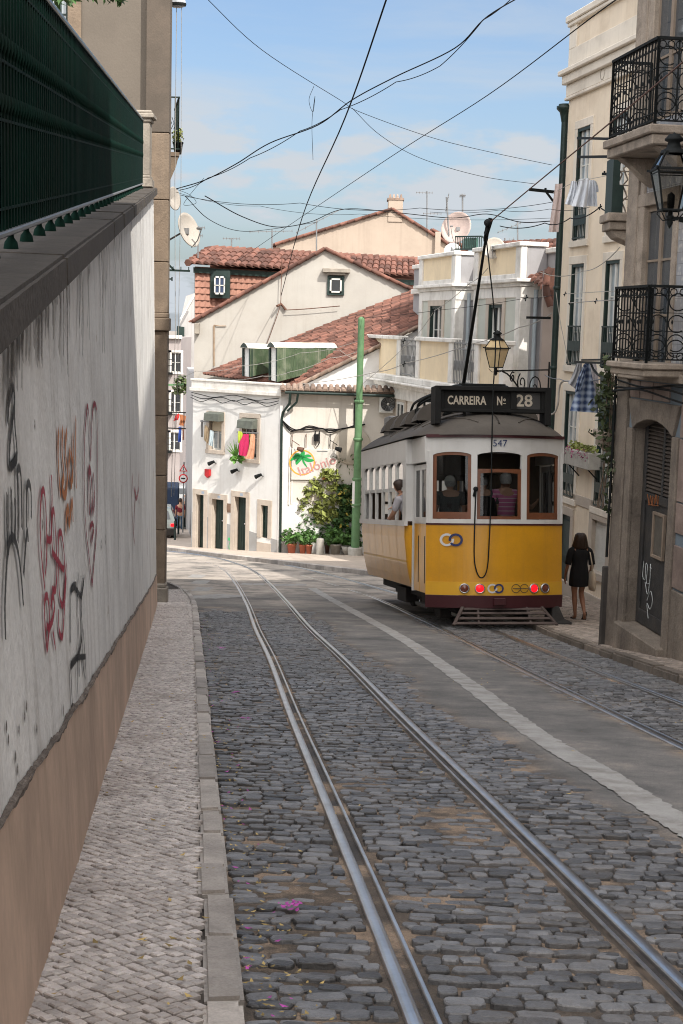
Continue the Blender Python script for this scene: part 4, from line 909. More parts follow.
xm = (da+db)/2; dr.box(xm-.03, xm+.03, dy-.028, dy, zl0+.06, dtop-.02); dr.box(da+.01, db-.01, dy+.03, dy+.05, zl0, dtop)
door = dr.build('door', doorM, nh, bev=.006)
lv = MB(); z = zl0+.08
while z < dtop-.05:
    for xa, xb in ((da+.12, xm-.03), (xm+.03, db-.12)): lv.hexa([(xa, dy-.02, z), (xb, dy-.02, z), (xb, dy+.02, z+.03), (xa, dy+.02, z+.03), (xa, dy-.02, z+.012), (xb, dy-.02, z+.012), (xb, dy+.02, z+.042), (xa, dy+.02, z+.042)])
    z += .052
lv.build('louvre', mat('louvre_brown', (.07, .055, .045), .65, .3, 6, .2, 40), door)
gl = MB(); gz0, gz1 = Nf.at(650, 552, dy)[1], Nf.at(650, 512, dy)[1]; gl.box(xm-.2, xm+.14, dy-.02, dy-.008, gz0, gz1); gl.build('pane', mat('dusty_glass', (.11, .1, .085), .35, .3, 6, .1, 40), door)
gl = MB(); 
for (x0_, x1_, z0_, z1_) in ((xm-.24, xm-.2, gz0-.04, gz1+.04), (xm+.14, xm+.18, gz0-.04, gz1+.04), (xm-.2, xm+.14, gz0-.04, gz0), (xm-.2, xm+.14, gz1, gz1+.04)): gl.box(x0_, x1_, dy-.045, dy-.002, z0_, z1_)
gl.build('pane_frame', woodBr, door, bev=.004)
def scrawl(nm, col, strokes, r, lab):
    mb = MB()
    for st in strokes:
        q = [Nf.at(px, py, dy-.034) for px, py in st]; P = catmull(q, 5); mb.tube([(p[0], dy-.034, p[1]) for p in P], r, 4)
    o = mb.build(nm, mat(nm+str(r), col, .9, .3, 20, 0), door); o['label'] = lab
S3 = lambda pts: [(610+x/3.3, 370+y/3.3) for x, y in pts]
scrawl('graffiti_tag', (.42, .44, .43), [S3([(112, 630), (108, 680), (116, 690), (118, 640), (124, 650), (120, 700), (128, 705)]), S3([(132, 650), (136, 655), (132, 660)]), S3([(116, 700), (124, 740), (132, 690), (134, 640)]), S3([(122, 760), (134, 730), (140, 760), (132, 790), (122, 770), (126, 820)])], .006, 'white scrawled tag on the lower door')
scrawl('graffiti_tag', (.2, .07, .025), [S3([(124, 410), (130, 445), (134, 415), (138, 448)]), S3([(142, 415), (140, 445), (146, 445), (146, 420)]), S3([(150, 440), (152, 412), (158, 445), (160, 415)]), S3([(126, 445), (160, 448)])], .008, 'orange tag above the door pane')
# cladding slabs with blue joints
mb = MB(); x = db+wj+.015
hts = [Nf.at(676, py)[1] for py in (385, 438, 502, 534, 545, 590)]
while x < 34:
    wv = random.uniform(.5, .62)
    for k in range(len(hts)-1):
        if k == 3: continue
        mb.box(x, x+wv, -.025, .01, hts[k+1]+.02, hts[k]-.0)
    x += wv+.03
mb.build('cladding', slabP, nh, bev=.006); mb = MB()
for xa, xb in ((.44, .8), (.83, 1.3), (1.33, 1.9)):
    if xb > da-wj-.01: zz = dtop+.26
    else: zz = dtop+.26
    mb.box(xa, xb, -.022, .01, zz, zf1-.04)
mb.build('cladding', slabP, nh, bev=.006)
mb = MB(); mb.box(db+wj+.012, 34, -.03, .01, -4, hts[-1]-.01); mb.build('base_course', stoneD, nh, bev=.01)
for k, o_ in enumerate(ops1):
    wd = window(nh, o_[0]+.12 if k < 2 else o_[0]+.05, o_[1]-.02, o_[2], o_[3], .07, woodBr, mat('glass_sky', (.06, .07, .08), .04, .1, 1, 0, spec=1), 2, 3, .07)
    sh = MB(); sh.box(o_[0]-.02, o_[0]+.07, .0, .16, o_[2], o_[3]); sh.build('shutter', woodG, wd)
    surround(nh, *o_, stoneW, .15, .03, False)
bz = Nf.at(630, 367, -.5)[1]; bx0 = Nf.at(613, 320, -.55)[0]; bx1 = Nf.at(646, 320, -.55)[0]; bt = Nf.at(630, 287, -.55)[1]
bz = Nf.at(628, 362, -.55)[1]
balcony(nh, bx0, bx1, .55, bz, bt, stoneW, iron, 1, .17, False)
cz = Nf.at(634, 132, -.55)[1]; ct = Nf.at(636, 50, -.55)[1]; cx0 = Nf.at(612, 100, -.55)[0]; cx1 = Nf.at(657, 80, -.55)[0]
balcony(nh, cx0, cx1, .58, cz, ct, stoneW, iron, 1, .24, (cx0+.1, cx1-.25))
for dx in (3.2, 6.4): balcony(nh, bx0+dx, bx1+dx, .55, bz, bt, stoneW, iron, 1, .17, False); balcony(nh, cx0+dx, cx1+dx, .58, cz, ct, stoneW, iron, 1, .24, False)
mb = MB()
for k in range(4):
    pts = [(.1+i*1.1, -.1-.02*k, zf1-.05-.05*k-.06*math.sin(i*1.7+k)) for i in range(16)]; mb.tube(catmull(pts, 4), .014, 5)
mb.tube([(.02, -.09, zf1), (.05, -.1, zf1-1.2), (.03, -.1, zf1-2.6)], .02, 5); mb.build('cables', iron, nh)
mb = MB(); mb.box(-.06, .02, -.13, .02, -3, Nf.at(611, 566)[1]); mb.build('corner_guard', mat('guard_dark', (.05, .043, .038), .8, .3, 5, .2, 30), nh, bev=.012)
# taller neighbour up the street: keeps the near street in shade as in the photograph
p = Nf.world(20.3, -.06, 0); 
th = thing('tall_house', 'tall rendered house up the street beyond the tiled one, out of the photo', 'house', (p.x, p.y, float(gz(p.y))), NT)
mb = MB(); tz = 21-float(gz(p.y)); wall_mesh(mb, 0, 21, -1, tz, [(1+3*i, 2.2+3*i, 1.2+3.4*j, 3.4+3.4*j) for i in range(6) for j in range(6)], .25, 0, 1); mb.quad((0, 0, 8), (0, 11.5, 8), (0, 11.5, tz), (0, 0, tz)); mb.quad((0, 0, tz), (21, 0, tz), (21, 11.5, tz), (0, 11.5, tz)); mb.quad((21, 0, -1), (21, 11.5, -1), (21, 11.5, tz), (21, 0, tz)); mb.quad((0, 11.5, -1), (21, 11.5, -1), (21, 11.5, tz), (0, 11.5, tz))
mb.build('wall', [yellowP, frameS], th, recalc=False)
for i in range(6):
    for j in range(6): window(th, 1+3*i, 2.2+3*i, 1.2+3.4*j, 3.4+3.4*j, .2, woodW, glassD, 2, 2)
# lanterns
lp_ = U(670, 218, 16.5); wp = Nf.world(0, 0, 0); tt = (lp_.y-wp.y)/Nf.X.y; wq = wp+Nf.X*tt; wq.z = lp_.z
lantern('street_lantern', 'large black four sided street lantern under the tiled house balcony at the right edge', lp_, wq, .86)
lp2 = U(496, 371, 33.5); wq2 = U(549, 372, 35.7); wq2.z = lp2.z
lantern('street_lantern', 'amber glazed street lantern on a scrolled bracket above the tram', lp2, wq2, .86, glass=amber)
# greenery trailing from the far corner
t = thing('trailing_creeper', 'trailing creeper hanging from the first floor balcony corner of the tiled house', 'creeper', Nf.world(-.12, -.1, zf1))
mb = MB()
for k in range(260):
    u = random.random(); pz = lerp(0.3, -2.0, u); px_, py_ = random.gauss(0, .07)-(.0+.12*math.sin(u*5)), random.gauss(-.05, .08)
    leaves(mb, (px_, py_, pz), .05, 2, .045, 1, 0, .5)
mb.build('foliage', mat('creeper_leaf', (.045, .06, .022), .7, .3, 3, 0, island=.5), t)
mb = MB()
for k in range(5): mb.tube([(random.gauss(0, .05), random.gauss(-.03, .05), .3), (random.gauss(0, .06), -.05, -.8), (random.gauss(-.05, .06), -.06, -1.9)], .008, 4)
mb.build('stem', bark, t)

# ------------------------------------------------------------------ yellow house set back behind it
YT = math.atan2(-1, .2); Yf = Fac(5.34, 36.06, YT, float(gz(36))+.12)
yh = thing('yellow_house', 'pale yellow house with stone framed tall windows behind the tram on the right', 'house', Yf.o, YT)
def zat(px, py): return Yf.at(px, py)[1]
c1 = Yf.rect(570, 587, 264, 366); c2 = Yf.rect(604, 622, 262, 366)
wd_ = .86; c1 = (c1[0], c1[0]+wd_, c1[2], c1[3]); pit = max(1.75, c2[0]-c1[0])
fl3 = (zat(582, 240), zat(582, 128)); fl2 = (c1[2], c1[3]); h_ = fl2[1]-fl2[0]; fl1 = (zat(570, 498), zat(570, 391))
flz = [(fl3[0]+.0, fl3[1]), fl2, fl1]
wid = 12.5; zc0, zc1 = zat(585, 83), zat(585, 62); ztop = zat(590, 13)
ops = []
for k in range(6):
    x0_ = c1[0]+pit*k
    for (za, zb2) in flz: ops.append((x0_, x0_+wd_, za, zb2))
gd = Yf.rect(558, 566, 513, 590); gs = Yf.rect(592, 607, 521, 573)
ops += [(gd[0], gd[0]+.85, -.4, gd[3]), (gs[0], gs[1], gs[2], gs[3])]
mb = MB(); wall_mesh(mb, 0, wid, -1.5, ztop, ops, .15, 0, 1); mb.quad((0, 0, -1.5), (0, 9, -1.5), (0, 9, ztop), (0, 0, ztop)); mb.quad((0, 0, ztop), (wid, 0, ztop), (wid, 9, ztop), (0, 9, ztop)); mb.quad((wid, 0, -1.5), (wid, 9, -1.5), (wid, 9, ztop), (wid, 0, ztop)); mb.quad((0, 9, -1.5), (wid, 9, -1.5), (wid, 9, ztop), (0, 9, ztop))
mb.build('wall', [yellowP, frameS], yh, recalc=False)
mb = MB(); mb.box(-.16, wid, -.16, .02, zc0+.12, zc1-.16); mb.box(-.24, wid, -.25, .02, zc1-.16, zc1-.04); mb.box(-.1, wid, -.06, .02, zc0-.18, zc0+.12); mb.box(-.12, wid, -.09, .02, zc0-.26, zc0-.18); mb.build('cornice', bandP, yh, bev=.02)
mb = MB(); mb.box(-.05, wid, -.05, .02, zc1-.04, zc1+.45); mb.box(-.05, .45, -.05, .02, zc1+.45, ztop); mb.build('pale_band', bandP, yh, bev=.01)
mb = MB(); mb.box(-.14, wid, -.14, .3, ztop, ztop+.16); mb.box(-.1, wid, -.1, .3, ztop-.1, ztop); mb.build('parapet_cap', bandP, yh, bev=.02)
mb = MB(); gb = zat(585, 497); mb.box(-.03, wid, -.03, .02, gb-.25, gb); mb.box(0, wid, -.05, .02, -1.5, .5); mb.build('base_band', frameS, yh, bev=.01)
mb = MB(); mb.lathe([(.001, -.03), (.1, -.02), (.13, .0)], 14, 0, (Yf.at(604.5, 84)[0], -.07, (zc0+.0)), Matrix.Rotation(PI/2, 3, 'X')); mb.build('roundel', stoneG, yh)
for i, o_ in enumerate(ops):
    if i >= 18: continue
    x0_, x1_, za, zb2 = o_; zr = za+.95
    wdw = window(yh, x0_+.1, x1_-.02, za, zb2, .075, woodW, glassB, 2, 3, .07)
    mb = MB(); mb.box(x0_-.01, x0_+.05, -.015, .13, za, zb2); mb.box(x0_+.05, x1_, -.01, .12, zb2-.07, zb2); mb.build('shutter', woodG, wdw)
    surround(yh, x0_, x1_, za, zb2, bandP, .17, .03, True)
    r = MB()
    for h in (za+.06, zr): r.bar((x0_+.02, -.04, h), (x1_, -.04, h), .035)
    for t in np.linspace(0, 1, 9): r.bar((lerp(x0_+.03, x1_-.02, t), -.04, za+.03), (lerp(x0_+.03, x1_-.02, t), -.04, zr), .014)
    r.box(x0_+.03, x1_-.02, -.045, -.035, za+.36, za+.6)
    for t in np.linspace(0, 1, 6): r.lathe([(.001, 0), (.06, 0)], 8, 0, (lerp(x0_+.08, x1_-.08, t), -.048, za+.48), Matrix.Rotation(PI/2, 3, 'X'))
    r.build('railing', ironG, wdw)
o_ = ops[18]; mb = MB(); mb.box(o_[0], o_[1], .08, .14, -1, o_[3]); mb.box(o_[0]+.1, o_[1]-.1, .06, .08, .1, .9); mb.box(o_[0]+.1, o_[1]-.1, .06, .08, 1.05, o_[3]-.15); mb.build('door', woodG, yh, bev=.01); surround(yh, o_[0], o_[1], -1, o_[3], frameS, .18, .04, False, 'door_surround')
o_ = ops[19]; mb = MB(); z = o_[2]
while z < o_[3]-.02: mb.box(o_[0], o_[1], .07, .09, z, z+.05); mb.box(o_[0], o_[1], .078, .1, z+.05, z+.062); z += .062
mb.build('roller_shutter', woodW, yh); surround(yh, *o_, frameS, .2, .04, True)
# drainpipe with hopper at the far corner
dt = thing('drainpipe', 'tall dark green drainpipe with a hopper head at the corner of the yellow house', 'drainpipe', Yf.world(-.18, -.02, -.3))
mb = MB(); zh = zat(556, 112)-(-.3); mb.tube([(0, 0, 0), (0, 0, zh)], .085, 10); mb.build('pipe', ironG, dt)
mb = MB(); mb.lathe([(.09, zh-.35), (.12, zh-.2), (.14, zh-.12), (.22, zh-.04), (.22, zh+.03), (.17, zh+.03), (.17, zh+.08), (.001, zh+.08)], 12); mb.build('hopper', ironG, dt)
for z in (2, 4, 6, 8): mb = MB(); mb.lathe([(.1, z-.04), (.11, z-.03), (.11, z+.03), (.1, z+.04)], 10); mb.build('collar', ironG, dt)
# flower box
fb = Yf.rect(566, 590, 450, 462, -.3); t = thing('window_box', 'concrete window box of green and magenta flowers on the yellow house', 'flower box', Yf.world(fb[0], 0, fb[2]), YT)
mb = MB(); W_ = fb[1]-fb[0]; mb.box(0, W_, -.34, -.02, -.12, .27); mb.build('trough', concrete, t, bev=.015)
mb = MB(); mb.bar((.15, -.28, -.12), (.15, 0, -.4), .025); mb.bar((W_-.15, -.28, -.12), (W_-.15, 0, -.4), .025); mb.build('bracket', iron, t)
mb = MB(); 
for k in range(7): leaves(mb, (W_*(k+.5)/7, -.2, .34), .14, 42, .045, .8)
mb.build('foliage', leafY, t)
mb = MB()
for k in range(7): leaves(mb, (W_*(k+.5)/7, -.3, .22+.05*math.sin(k*2)), .14, 34, .03, .9)
mb.build('flowers', flowerM, t)
# dark shuttered side balcony boxes half hidden by the tiled house
for (px0, px1, py0, py1, pyc, lab) in ((614, 624, 157, 213, 246, 'upper dark green lattice balcony on a stone corbel beside the tiled house'), (607, 619, 378, 432, 448, 'lower dark green lattice balcony on a stone ledge beside the tiled house')):
    YY0 = 20.9; a = U(px0, py0, YY0); b_ = U(px1, py1, YY0); t = thing('lattice_balcony', lab, 'balcony', (a.x, YY0, b_.z))
    W_ = b_.x-a.x+.5; H_ = a.z-b_.z; mb = MB(); mb.box(0, .1, 0, .55, 0, H_); mb.box(.1, .16, 0, .55, 0, H_*.5); mb.build('shutter_panel', woodG, t)
    mb = MB()
    for k in range(8): mb.tube([(lerp(.1, W_, k/7)+.04*math.sin(q*2.1+k), .02, H_*q/10) for q in range(11)], .012, 4)
    for q in range(5): mb.bar((.1, .02, H_*q/4), (W_, .02, H_*q/4), .018)
    mb.build('lattice', stoneW, t)
    zz = U(px0, pyc, YY0).z-b_.z; mb = MB(); mb.box(-.06, W_+.1, -.05, .62, -.12, 0); mb.box(-.02, W_+.1, 0, .6, -.24, -.122); mb.prism([(.02, .05, -.24), (W_+.1, .05, -.24), (W_+.1, .05, min(-.3, zz)), (W_*.6, .05, min(-.3, zz)), (.1, .05, -.34)], (0, .5, 0)); mb.build('ledge', stoneW, t, bev=.012)
# ------------------------------------------------------------------ white corner house
def roof_quad(mb, a, b, c, d, width=.23, r=.09, course=.38, mi=0):
    """a..b ridge, d..c eave (a above d, b above c); barrel tiles row by row, plus a bed."""
    a, b, c, d = map(Vector, (a, b, c, d)); n = (b-a).cross(d-a).normalized(); n = -n if n.z < 0 else n
    L_ = max((b-a).length, (c-d).length); cnt = max(1, int(L_/width)); e = (b-a).normalized()
    mb.quad(a-n*.03, b-n*.03, c-n*.03, d-n*.03, mi)
    for i in range(cnt):
        t = (i+.5)/cnt; p = lerp(a, b, t); q = lerp(d, c, t); S = (q-p).length
        if S < .1: continue
        ud = (q-p)/S; k = max(1, int(S/course)); ee = e-ud*e.dot(ud); ee.normalize()
        for j in range(k):
            jx = random.uniform(-.012, .012); p0 = p+ud*(S*j/k)+ee*jx; p1 = p+ud*(S*(j+1)/k+.05)+ee*(jx+random.uniform(-.01, .01))+n*.04; vs = []
            for pp_, rr in ((p0, r*.86), (p1, r)):
                for z in range(6): t_ = PI*z/5; vs.append(pp_+ee*(rr*math.cos(t_))+n*(rr*.8*math.sin(t_)))
            mb.add(vs, [(z, z+1, 7+z, 6+z) for z in range(5)]+[(6, 7, 8, 9, 10, 11)], mi)
def loc(mb, o): mb.v = [tuple(Vector(v)-o) for v in mb.v]; return mb
P0 = Vector((-2.45, 54.8)); P1 = Vector((-6.12, 57.6))
wz = float(gz(56))+.14
Wt = math.atan2(P0.y-P1.y, P0.x-P1.x); WL = Fac(P1.x, P1.y, Wt, wz); WLl = (P0-P1).length
WR = Fac(P0.x, P0.y, .06, wz)
wo = Vector((P0.x, P0.y, wz))
wh = thing('corner_house', 'white two storey corner house with dark green doors and washing at its windows', 'house', wo)
wl = thing('tmp', 'x', 'x', (0, 0, 0)) ; bpy.data.objects.remove(wl)
def part_frame(name, fac, parent, o):     # an offset frame: meshes built in facade coordinates are rotated into the thing's own coordinates
    R = Matrix.Rotation(fac.t, 4, 'Z'); return Matrix.Translation(fac.o-o) @ R
MWL = part_frame('l', WL, wh, wo); MWR = part_frame('r', WR, wh, wo)
def bld(mb, name, m, parent, M, **k):
    mb.v = [tuple(M @ Vector(v)) for v in mb.v]; return mb.build(name, m, parent, **k)
def win_M(parent, a, b, c, d, y, fm, gm, M, cols=2, rows=3, fw_=.06, name='window'):
    o = window(parent, a, b, c, d, y, fm, gm, cols, rows, fw_, name)
    for q in [o]+list(o.children):
        for v in q.data.vertices: v.co = M @ v.co
    return o
dl = [WL.rect(196.3, 203.6, 494.7, 545), WL.rect(212.2, 223.4, 499.4, 547), WL.rect(234.5, 245.8, 497, 550)]
lw = WL.rect(261.2, 267.9, 505.5, 538); uw = [WL.rect(209.5, 221.8, 416, 450), WL.rect(242.5, 257, 418, 459)]
ztop = WL.at(260, 386)[1]; H0 = -1.2
ops = [(a, b, -1.2, d) for a, b, c, d in dl]+[lw]+uw
mb = MB(); wall_mesh(mb, 0, WLl, H0, ztop, ops, .3, 0, 1); bld(mb, 'wall', [whiteP, frameS], wh, MWL, recalc=False)
# dado
def dado(xa, xb):
    za = lerp(WL.at(207, 514)[1], WL.at(276, 540)[1], xa/WLl); zb = lerp(WL.at(207, 514)[1], WL.at(276, 540)[1], xb/WLl)
    return [(xa, -.02, H0), (xb, -.02, H0), (xb, -.02, zb), (xa, -.02, za)]
mb = MB(); cuts = [0]+[c for o in dl for c in (o[0]-.2, o[1]+.2)]+[lw[0]-.2, lw[1]+.2, WLl+.02]
for i in range(0, len(cuts), 2): mb = MB(); mb.prism(dado(cuts[i], cuts[i+1]), (0, .019, 0)); bld(mb, 'dado', dadoG, wh, MWL)
for k, o_ in enumerate(ops):
    s = surround(wh, *o_, frameS, .2 if k < 4 else .16, .03, k > 3)
    for v in s.data.vertices: v.co = MWL @ v.co
    if k < 3:
        mb = MB(); xs_ = np.linspace(o_[0], o_[1], 3)
        for i in range(2): mb.box(xs_[i]+.005, xs_[i+1]-.005, .22, .26, H0, o_[3]); mb.box(xs_[i]+.1, xs_[i+1]-.1, .205, .22, .3, .95); mb.box(xs_[i]+.1, xs_[i+1]-.1, .205, .22, 1.1, o_[3]-.15)
        dd = bld(mb, 'door', woodG, wh, MWL, bev=.008)
        mb = MB(); mb.sphere((xs_[1]+.08, .19, 1.05), .035, 6); bld(mb, 'handle', steel, dd, MWL)
        mb = MB(); mb.box(o_[0]+.3, o_[0]+.45, -.035, -.028, o_[3]+.05, o_[3]+.16); bld(mb, 'number_plate', mat('plate_blue', (.3, .35, .42), .5, .1, 3, 0), wh, MWL)
    elif k == 3:
        win_M(wh, *o_, .12, woodG, mat('green_glass', (.02, .05, .04), .2, .3, 3, 0), MWL, 2, 4, .06)
        mb = MB(); mb.box(o_[0]-.2, o_[1]+.2, -.03, .02, H0, o_[2]-.18); bld(mb, 'window_panel', frameS, wh, MWL, bev=.01)
    else:
        wdo = win_M(wh, o_[0]+.05, o_[1], *o_[2:4], .16, woodW, glassB if k == 4 else glassD, MWL, 2, 2, .06)
        if k == 4:
            mb = MB(); mb.box(o_[0]+.05, o_[1]-.05, .1, .12, lerp(o_[2], o_[3], .55), o_[3]); bld(mb, 'roller_blind', mat('blind_beige', (.5, .42, .3), .8, .1, 4, .1, 30), wdo, MWL)
        rb = WL.rect(206, 221, 413, 421, -.2) if k == 4 else WL.rect(239, 254.5, 420, 428.5, -.2)
        mb = MB(); mb.prism([(rb[0], -.02, rb[3]+.05), (rb[0], -.32, rb[3]-.02), (rb[0], -.36, rb[2]), (rb[0], -.02, rb[2])], (rb[1]-rb[0], 0, 0)); bld(mb, 'awning_box', mat('box_grey_green', (.11, .12, .1), .6, .3, 5, .1, 30), wdo, MWL, bev=.012)
# parapet, cornice
zcn = WL.at(250, 393)[1]
mb = MB(); mb.box(-.1, WLl+.12, -.12, .02, zcn-.05, zcn+.09); mb.box(-.05, WLl+.05, -.06, .25, zcn+.09, ztop+.06); mb.box(-.08, WLl+.08, -.09, .28, ztop+.06, ztop+.14); bld(mb, 'parapet', trimP, wh, MWL, bev=.012)
mb = MB(); 
for k in range(3): mb.tube(catmull([(t*WLl, -.1-.02*k, zcn-.12-.1*k-.14*math.sin(t*PI*(2+k))**2) for t in np.linspace(0, 1, 9)], 4), .014, 4)
bld(mb, 'cables', wireM, wh, MWL)
for px, py in ((214, 463), (237, 471), (261, 476)):
    x_, z_ = WL.at(px, py); mb = MB(); mb.tube([(x_+.12, 0, z_), (x_+.1, -.15, z_+.04)], .02, 6); mb.tube([(x_+.12, -.12, z_+.08), (x_-.12, -.2, z_-.04)], [.05, .085], 8); bld(mb, 'spotlight', iron, wh, MWL)
x_, z_ = WL.at(208.5, 473); mb = MB(); mb.prism([(x_-.14, 0, z_+.16), (x_+.14, 0, z_+.16), (x_+.14, 0, z_-.1), (x_, 0, z_-.2), (x_-.14, 0, z_-.1)], (0, -.1, 0)); bld(mb, 'alarm_box', mat('alarm_red', (.45, .02, .025), .5, .1, 3, 0), wh, MWL, bev=.012)
x_, z_ = WL.at(229, 508); mb = MB(); mb.box(x_-.16, x_+.16, -.02, .01, z_-.18, z_+.18); mb.box(x_-.1, x_+.1, -.03, -.02, z_-.1, z_+.1); bld(mb, 'meter_plate', mat('plate_brown', (.2, .12, .08), .6, .2, 5, .1, 30), wh, MWL)
x_, z_ = WL.at(229.5, 539); mb = MB(); mb.lathe([(.001, 0), (.07, 0)], 8, 0, (x_, -.025, z_), Matrix.Rotation(PI/2, 3, 'X')); mb.tube([(x_+.05, -.024, z_-.1), (x_-.02, -.024, z_-.3), (x_+.06, -.024, z_-.45)], .01, 4); bld(mb, 'paint_mark', mat('mark_green', (.05, .45, .15), .6, .1, 3, 0), wh, MWL)
# right front: render, eaves, gutter
zt = WR.at(330, 391)[1]; xr = WR.at(402, 470)[0]; H1 = -1.2
zw = WR.at(305, 505)[1]
mb = MB(); mb.box(.0, xr, 0, .4, H1, zt); mb.box(xr-.02, xr, 0, 5, H1, zt+.0); bld(mb, 'front_wall', creamP, wh, MWR)
mb = MB(); mb.box(-.02, .38, -.03, .02, H1, zt); bld(mb, 'corner_strip', whiteP, wh, MWR, bev=.01)
mb = MB(); mb.box(.38, xr, -.022, .01, H1, zw); bld(mb, 'white_dado', whiteP, wh, MWR)
mb = MB(); mb.box(.0, .36, -.05, .01, H1, WL.at(276, 540)[1]); bld(mb, 'corner_dado', dadoG, wh, MWR)
fr = WR.rect(291.5, 331, 447, 502); mb = MB(); mb.box(fr[0], fr[0]+.05, -.03, .01, fr[2]-.1, fr[3]); mb.box(fr[0], fr[1], -.03, .01, zw, zw+.05); mb.box(fr[0]+.05, fr[1], -.025, .01, WR.at(305, 481)[1]-.03, WR.at(305, 481)[1]+.02); mb.tube([(fr[0]-.08, -.05, zw), (fr[0]-.08, -.05, fr[3])], .035, 6); bld(mb, 'wall_trim', trimP, wh, MWR)
mb = MB(); xx = .05
while xx < xr-.02:
    for dz, yy, mi_ in ((.0, -.28, 0), (.0, -.1, 0)):
        vs = []
        for y_, z_, r_ in ((-.42, zt+.02, .1), (.1, zt+.2, .085)):
            for q in range(7): t = PI*q/6; vs.append((xx+r_*math.cos(t), y_, z_+r_*.85*math.sin(t)))
        mb.add(vs, [(q, q+1, 8+q, 7+q) for q in range(6)]+[(0, 1, 2, 3, 4, 5, 6)])
        break
    mb.add([(xx+.06, -.36, zt+.03), (xx+.18, -.36, zt+.03), (xx+.18, .1, zt+.16), (xx+.06, .1, zt+.16), (xx+.06, -.36, zt-.01), (xx+.18, -.36, zt-.01)], [(0, 1, 2, 3), (0, 1, 5, 4)])
    xx += .235
mb.box(0, xr, -.3, .05, zt-.06, zt-.01); bld(mb, 'eaves', tileOld, wh, MWR)
mb = MB(); mb.tube([(.15, -.4, zt-.07), (xr-.1, -.4, zt-.12)], .055, 8); g0 = WR.at(290, 396); mb.tube([(g0[0], -.4, zt-.1), (g0[0]-.02, -.38, zt-.5), (.1, -.06, WR.at(279, 412)[1]), (.05, -.06, WR.at(279, 420)[1]), (.1, -.06, H1+.9), (.12, -.06, H1)], .05, 8); mb.tube([(g0[0]+.3, -.4, zt-.1), (g0[0]+.25, -.3, zt-.45), (g0[0]-.1, -.2, zt-.8)], .045, 8); bld(mb, 'gutter', ironG, wh, MWR)
mb = MB(); q = [(.1, 420), (8, 428), (16, 428.5), (27, 427), (40, 428), (48, 430), (60, 428), (75, 424), (83, 424)]
for k in range(3): mb.tube(catmull([(WR.at(282+a_, b_)[0], -.05-.02*k, WR.at(282+a_, b_)[1]-.03*k+.05*math.sin(a_*.3+k)) for a_, b_ in q], 4), .022, 5)
mb.tube([(WR.at(355, 398)[0], -.04, WR.at(355, 398)[1]), (WR.at(354.5, 426)[0], -.04, WR.at(354.5, 426)[1])], .035, 6)
lx, lz = WR.at(317, 431); lz2 = WR.at(317, 447)[1]; mb.tube([(lx-.06, -.06, lz), (lx-.07, -.06, lz2+.1), (lx, -.06, lz2), (lx+.1, -.06, lz2+.15), (lx+.1, -.06, lz)], .018, 5); mb.box(lx-.12, lx+.07, -.14, -.03, WR.at(317, 441)[1], WR.at(317, 434)[1]); bld(mb, 'cables', wireM, wh, MWR)
# flat roof and body behind the left front
A_, B_ = Vector((P1.x, P1.y, wz+zcn+.05)), Vector((P0.x, P0.y, wz+zcn+.05))
mb = MB(); mb.add([A_, B_, B_+Vector((8, .5, 0)), A_+Vector((8, 3, 0))], [(0, 1, 2, 3)]); mb.add([Vector((P1.x, P1.y, wz-2)), Vector((P1.x-.5, P1.y+6, wz-2)), Vector((P1.x-.5, P1.y+6, wz+zcn)), Vector((P1.x, P1.y, wz+zcn))], [(0, 1, 2, 3)]); loc(mb, wo).build('flat_roof', whiteP, wh, recalc=False)
# lean-to roof over it, rising to the right against the gable
A = U(203, 374, 62); Bq = U(420, 288, 62); Cq = U(420, 326.5, 57); D = U(296, 387, 57)
mb = MB(); roof_quad(mb, Bq, Cq, D, A, .23, .09, .4); loc(mb, wo).build('tiled_roof', tileR, wh)
mb = MB(); a, b_, c = U(296, 389, 57.1), U(420, 329, 57.1), U(420, 392, 57.1); mb.prism([a, b_, c], (0, .3, 0)); loc(mb, wo).build('gable_wall', mat('white_render_grey', (.66, .65, .64), .9, .06, 1, .1, 20, dirt=(.5, .47, .43), dirtamt=.4), wh)
mb = MB()
for t in np.linspace(0, .97, 16): p_ = lerp(D, Cq, t); q_ = lerp(D, Cq, t+.065); mb.tube([p_+Vector((0, -.05, .02)), q_+Vector((0, -.05, .05))], [.09, .075], 6)
loc(mb, wo).build('verge', tileOld, wh)
wn_ = U(388, 345, 57.0); wn2 = U(393.5, 385, 57.0); mb = MB(); mb.box(wn_.x-.12, wn2.x, 57.0, 57.1, wn2.z, wn_.z); loc(mb, wo).build('shutter', woodG, wh)
corr = mat('corrugated_green', (.07, .105, .055), .6, .3, 2.5, .1, 20, dirt=(.19, .2, .14), dirtamt=.6, dirtscale=2.2, streak=.6, dirt2=(.33, .33, .26))
capw = mat('sheet_cap', (.62, .6, .52), .7, .2, 3, .1, 20, dirt=(.42, .32, .16), dirtamt=.6, dirtscale=2)
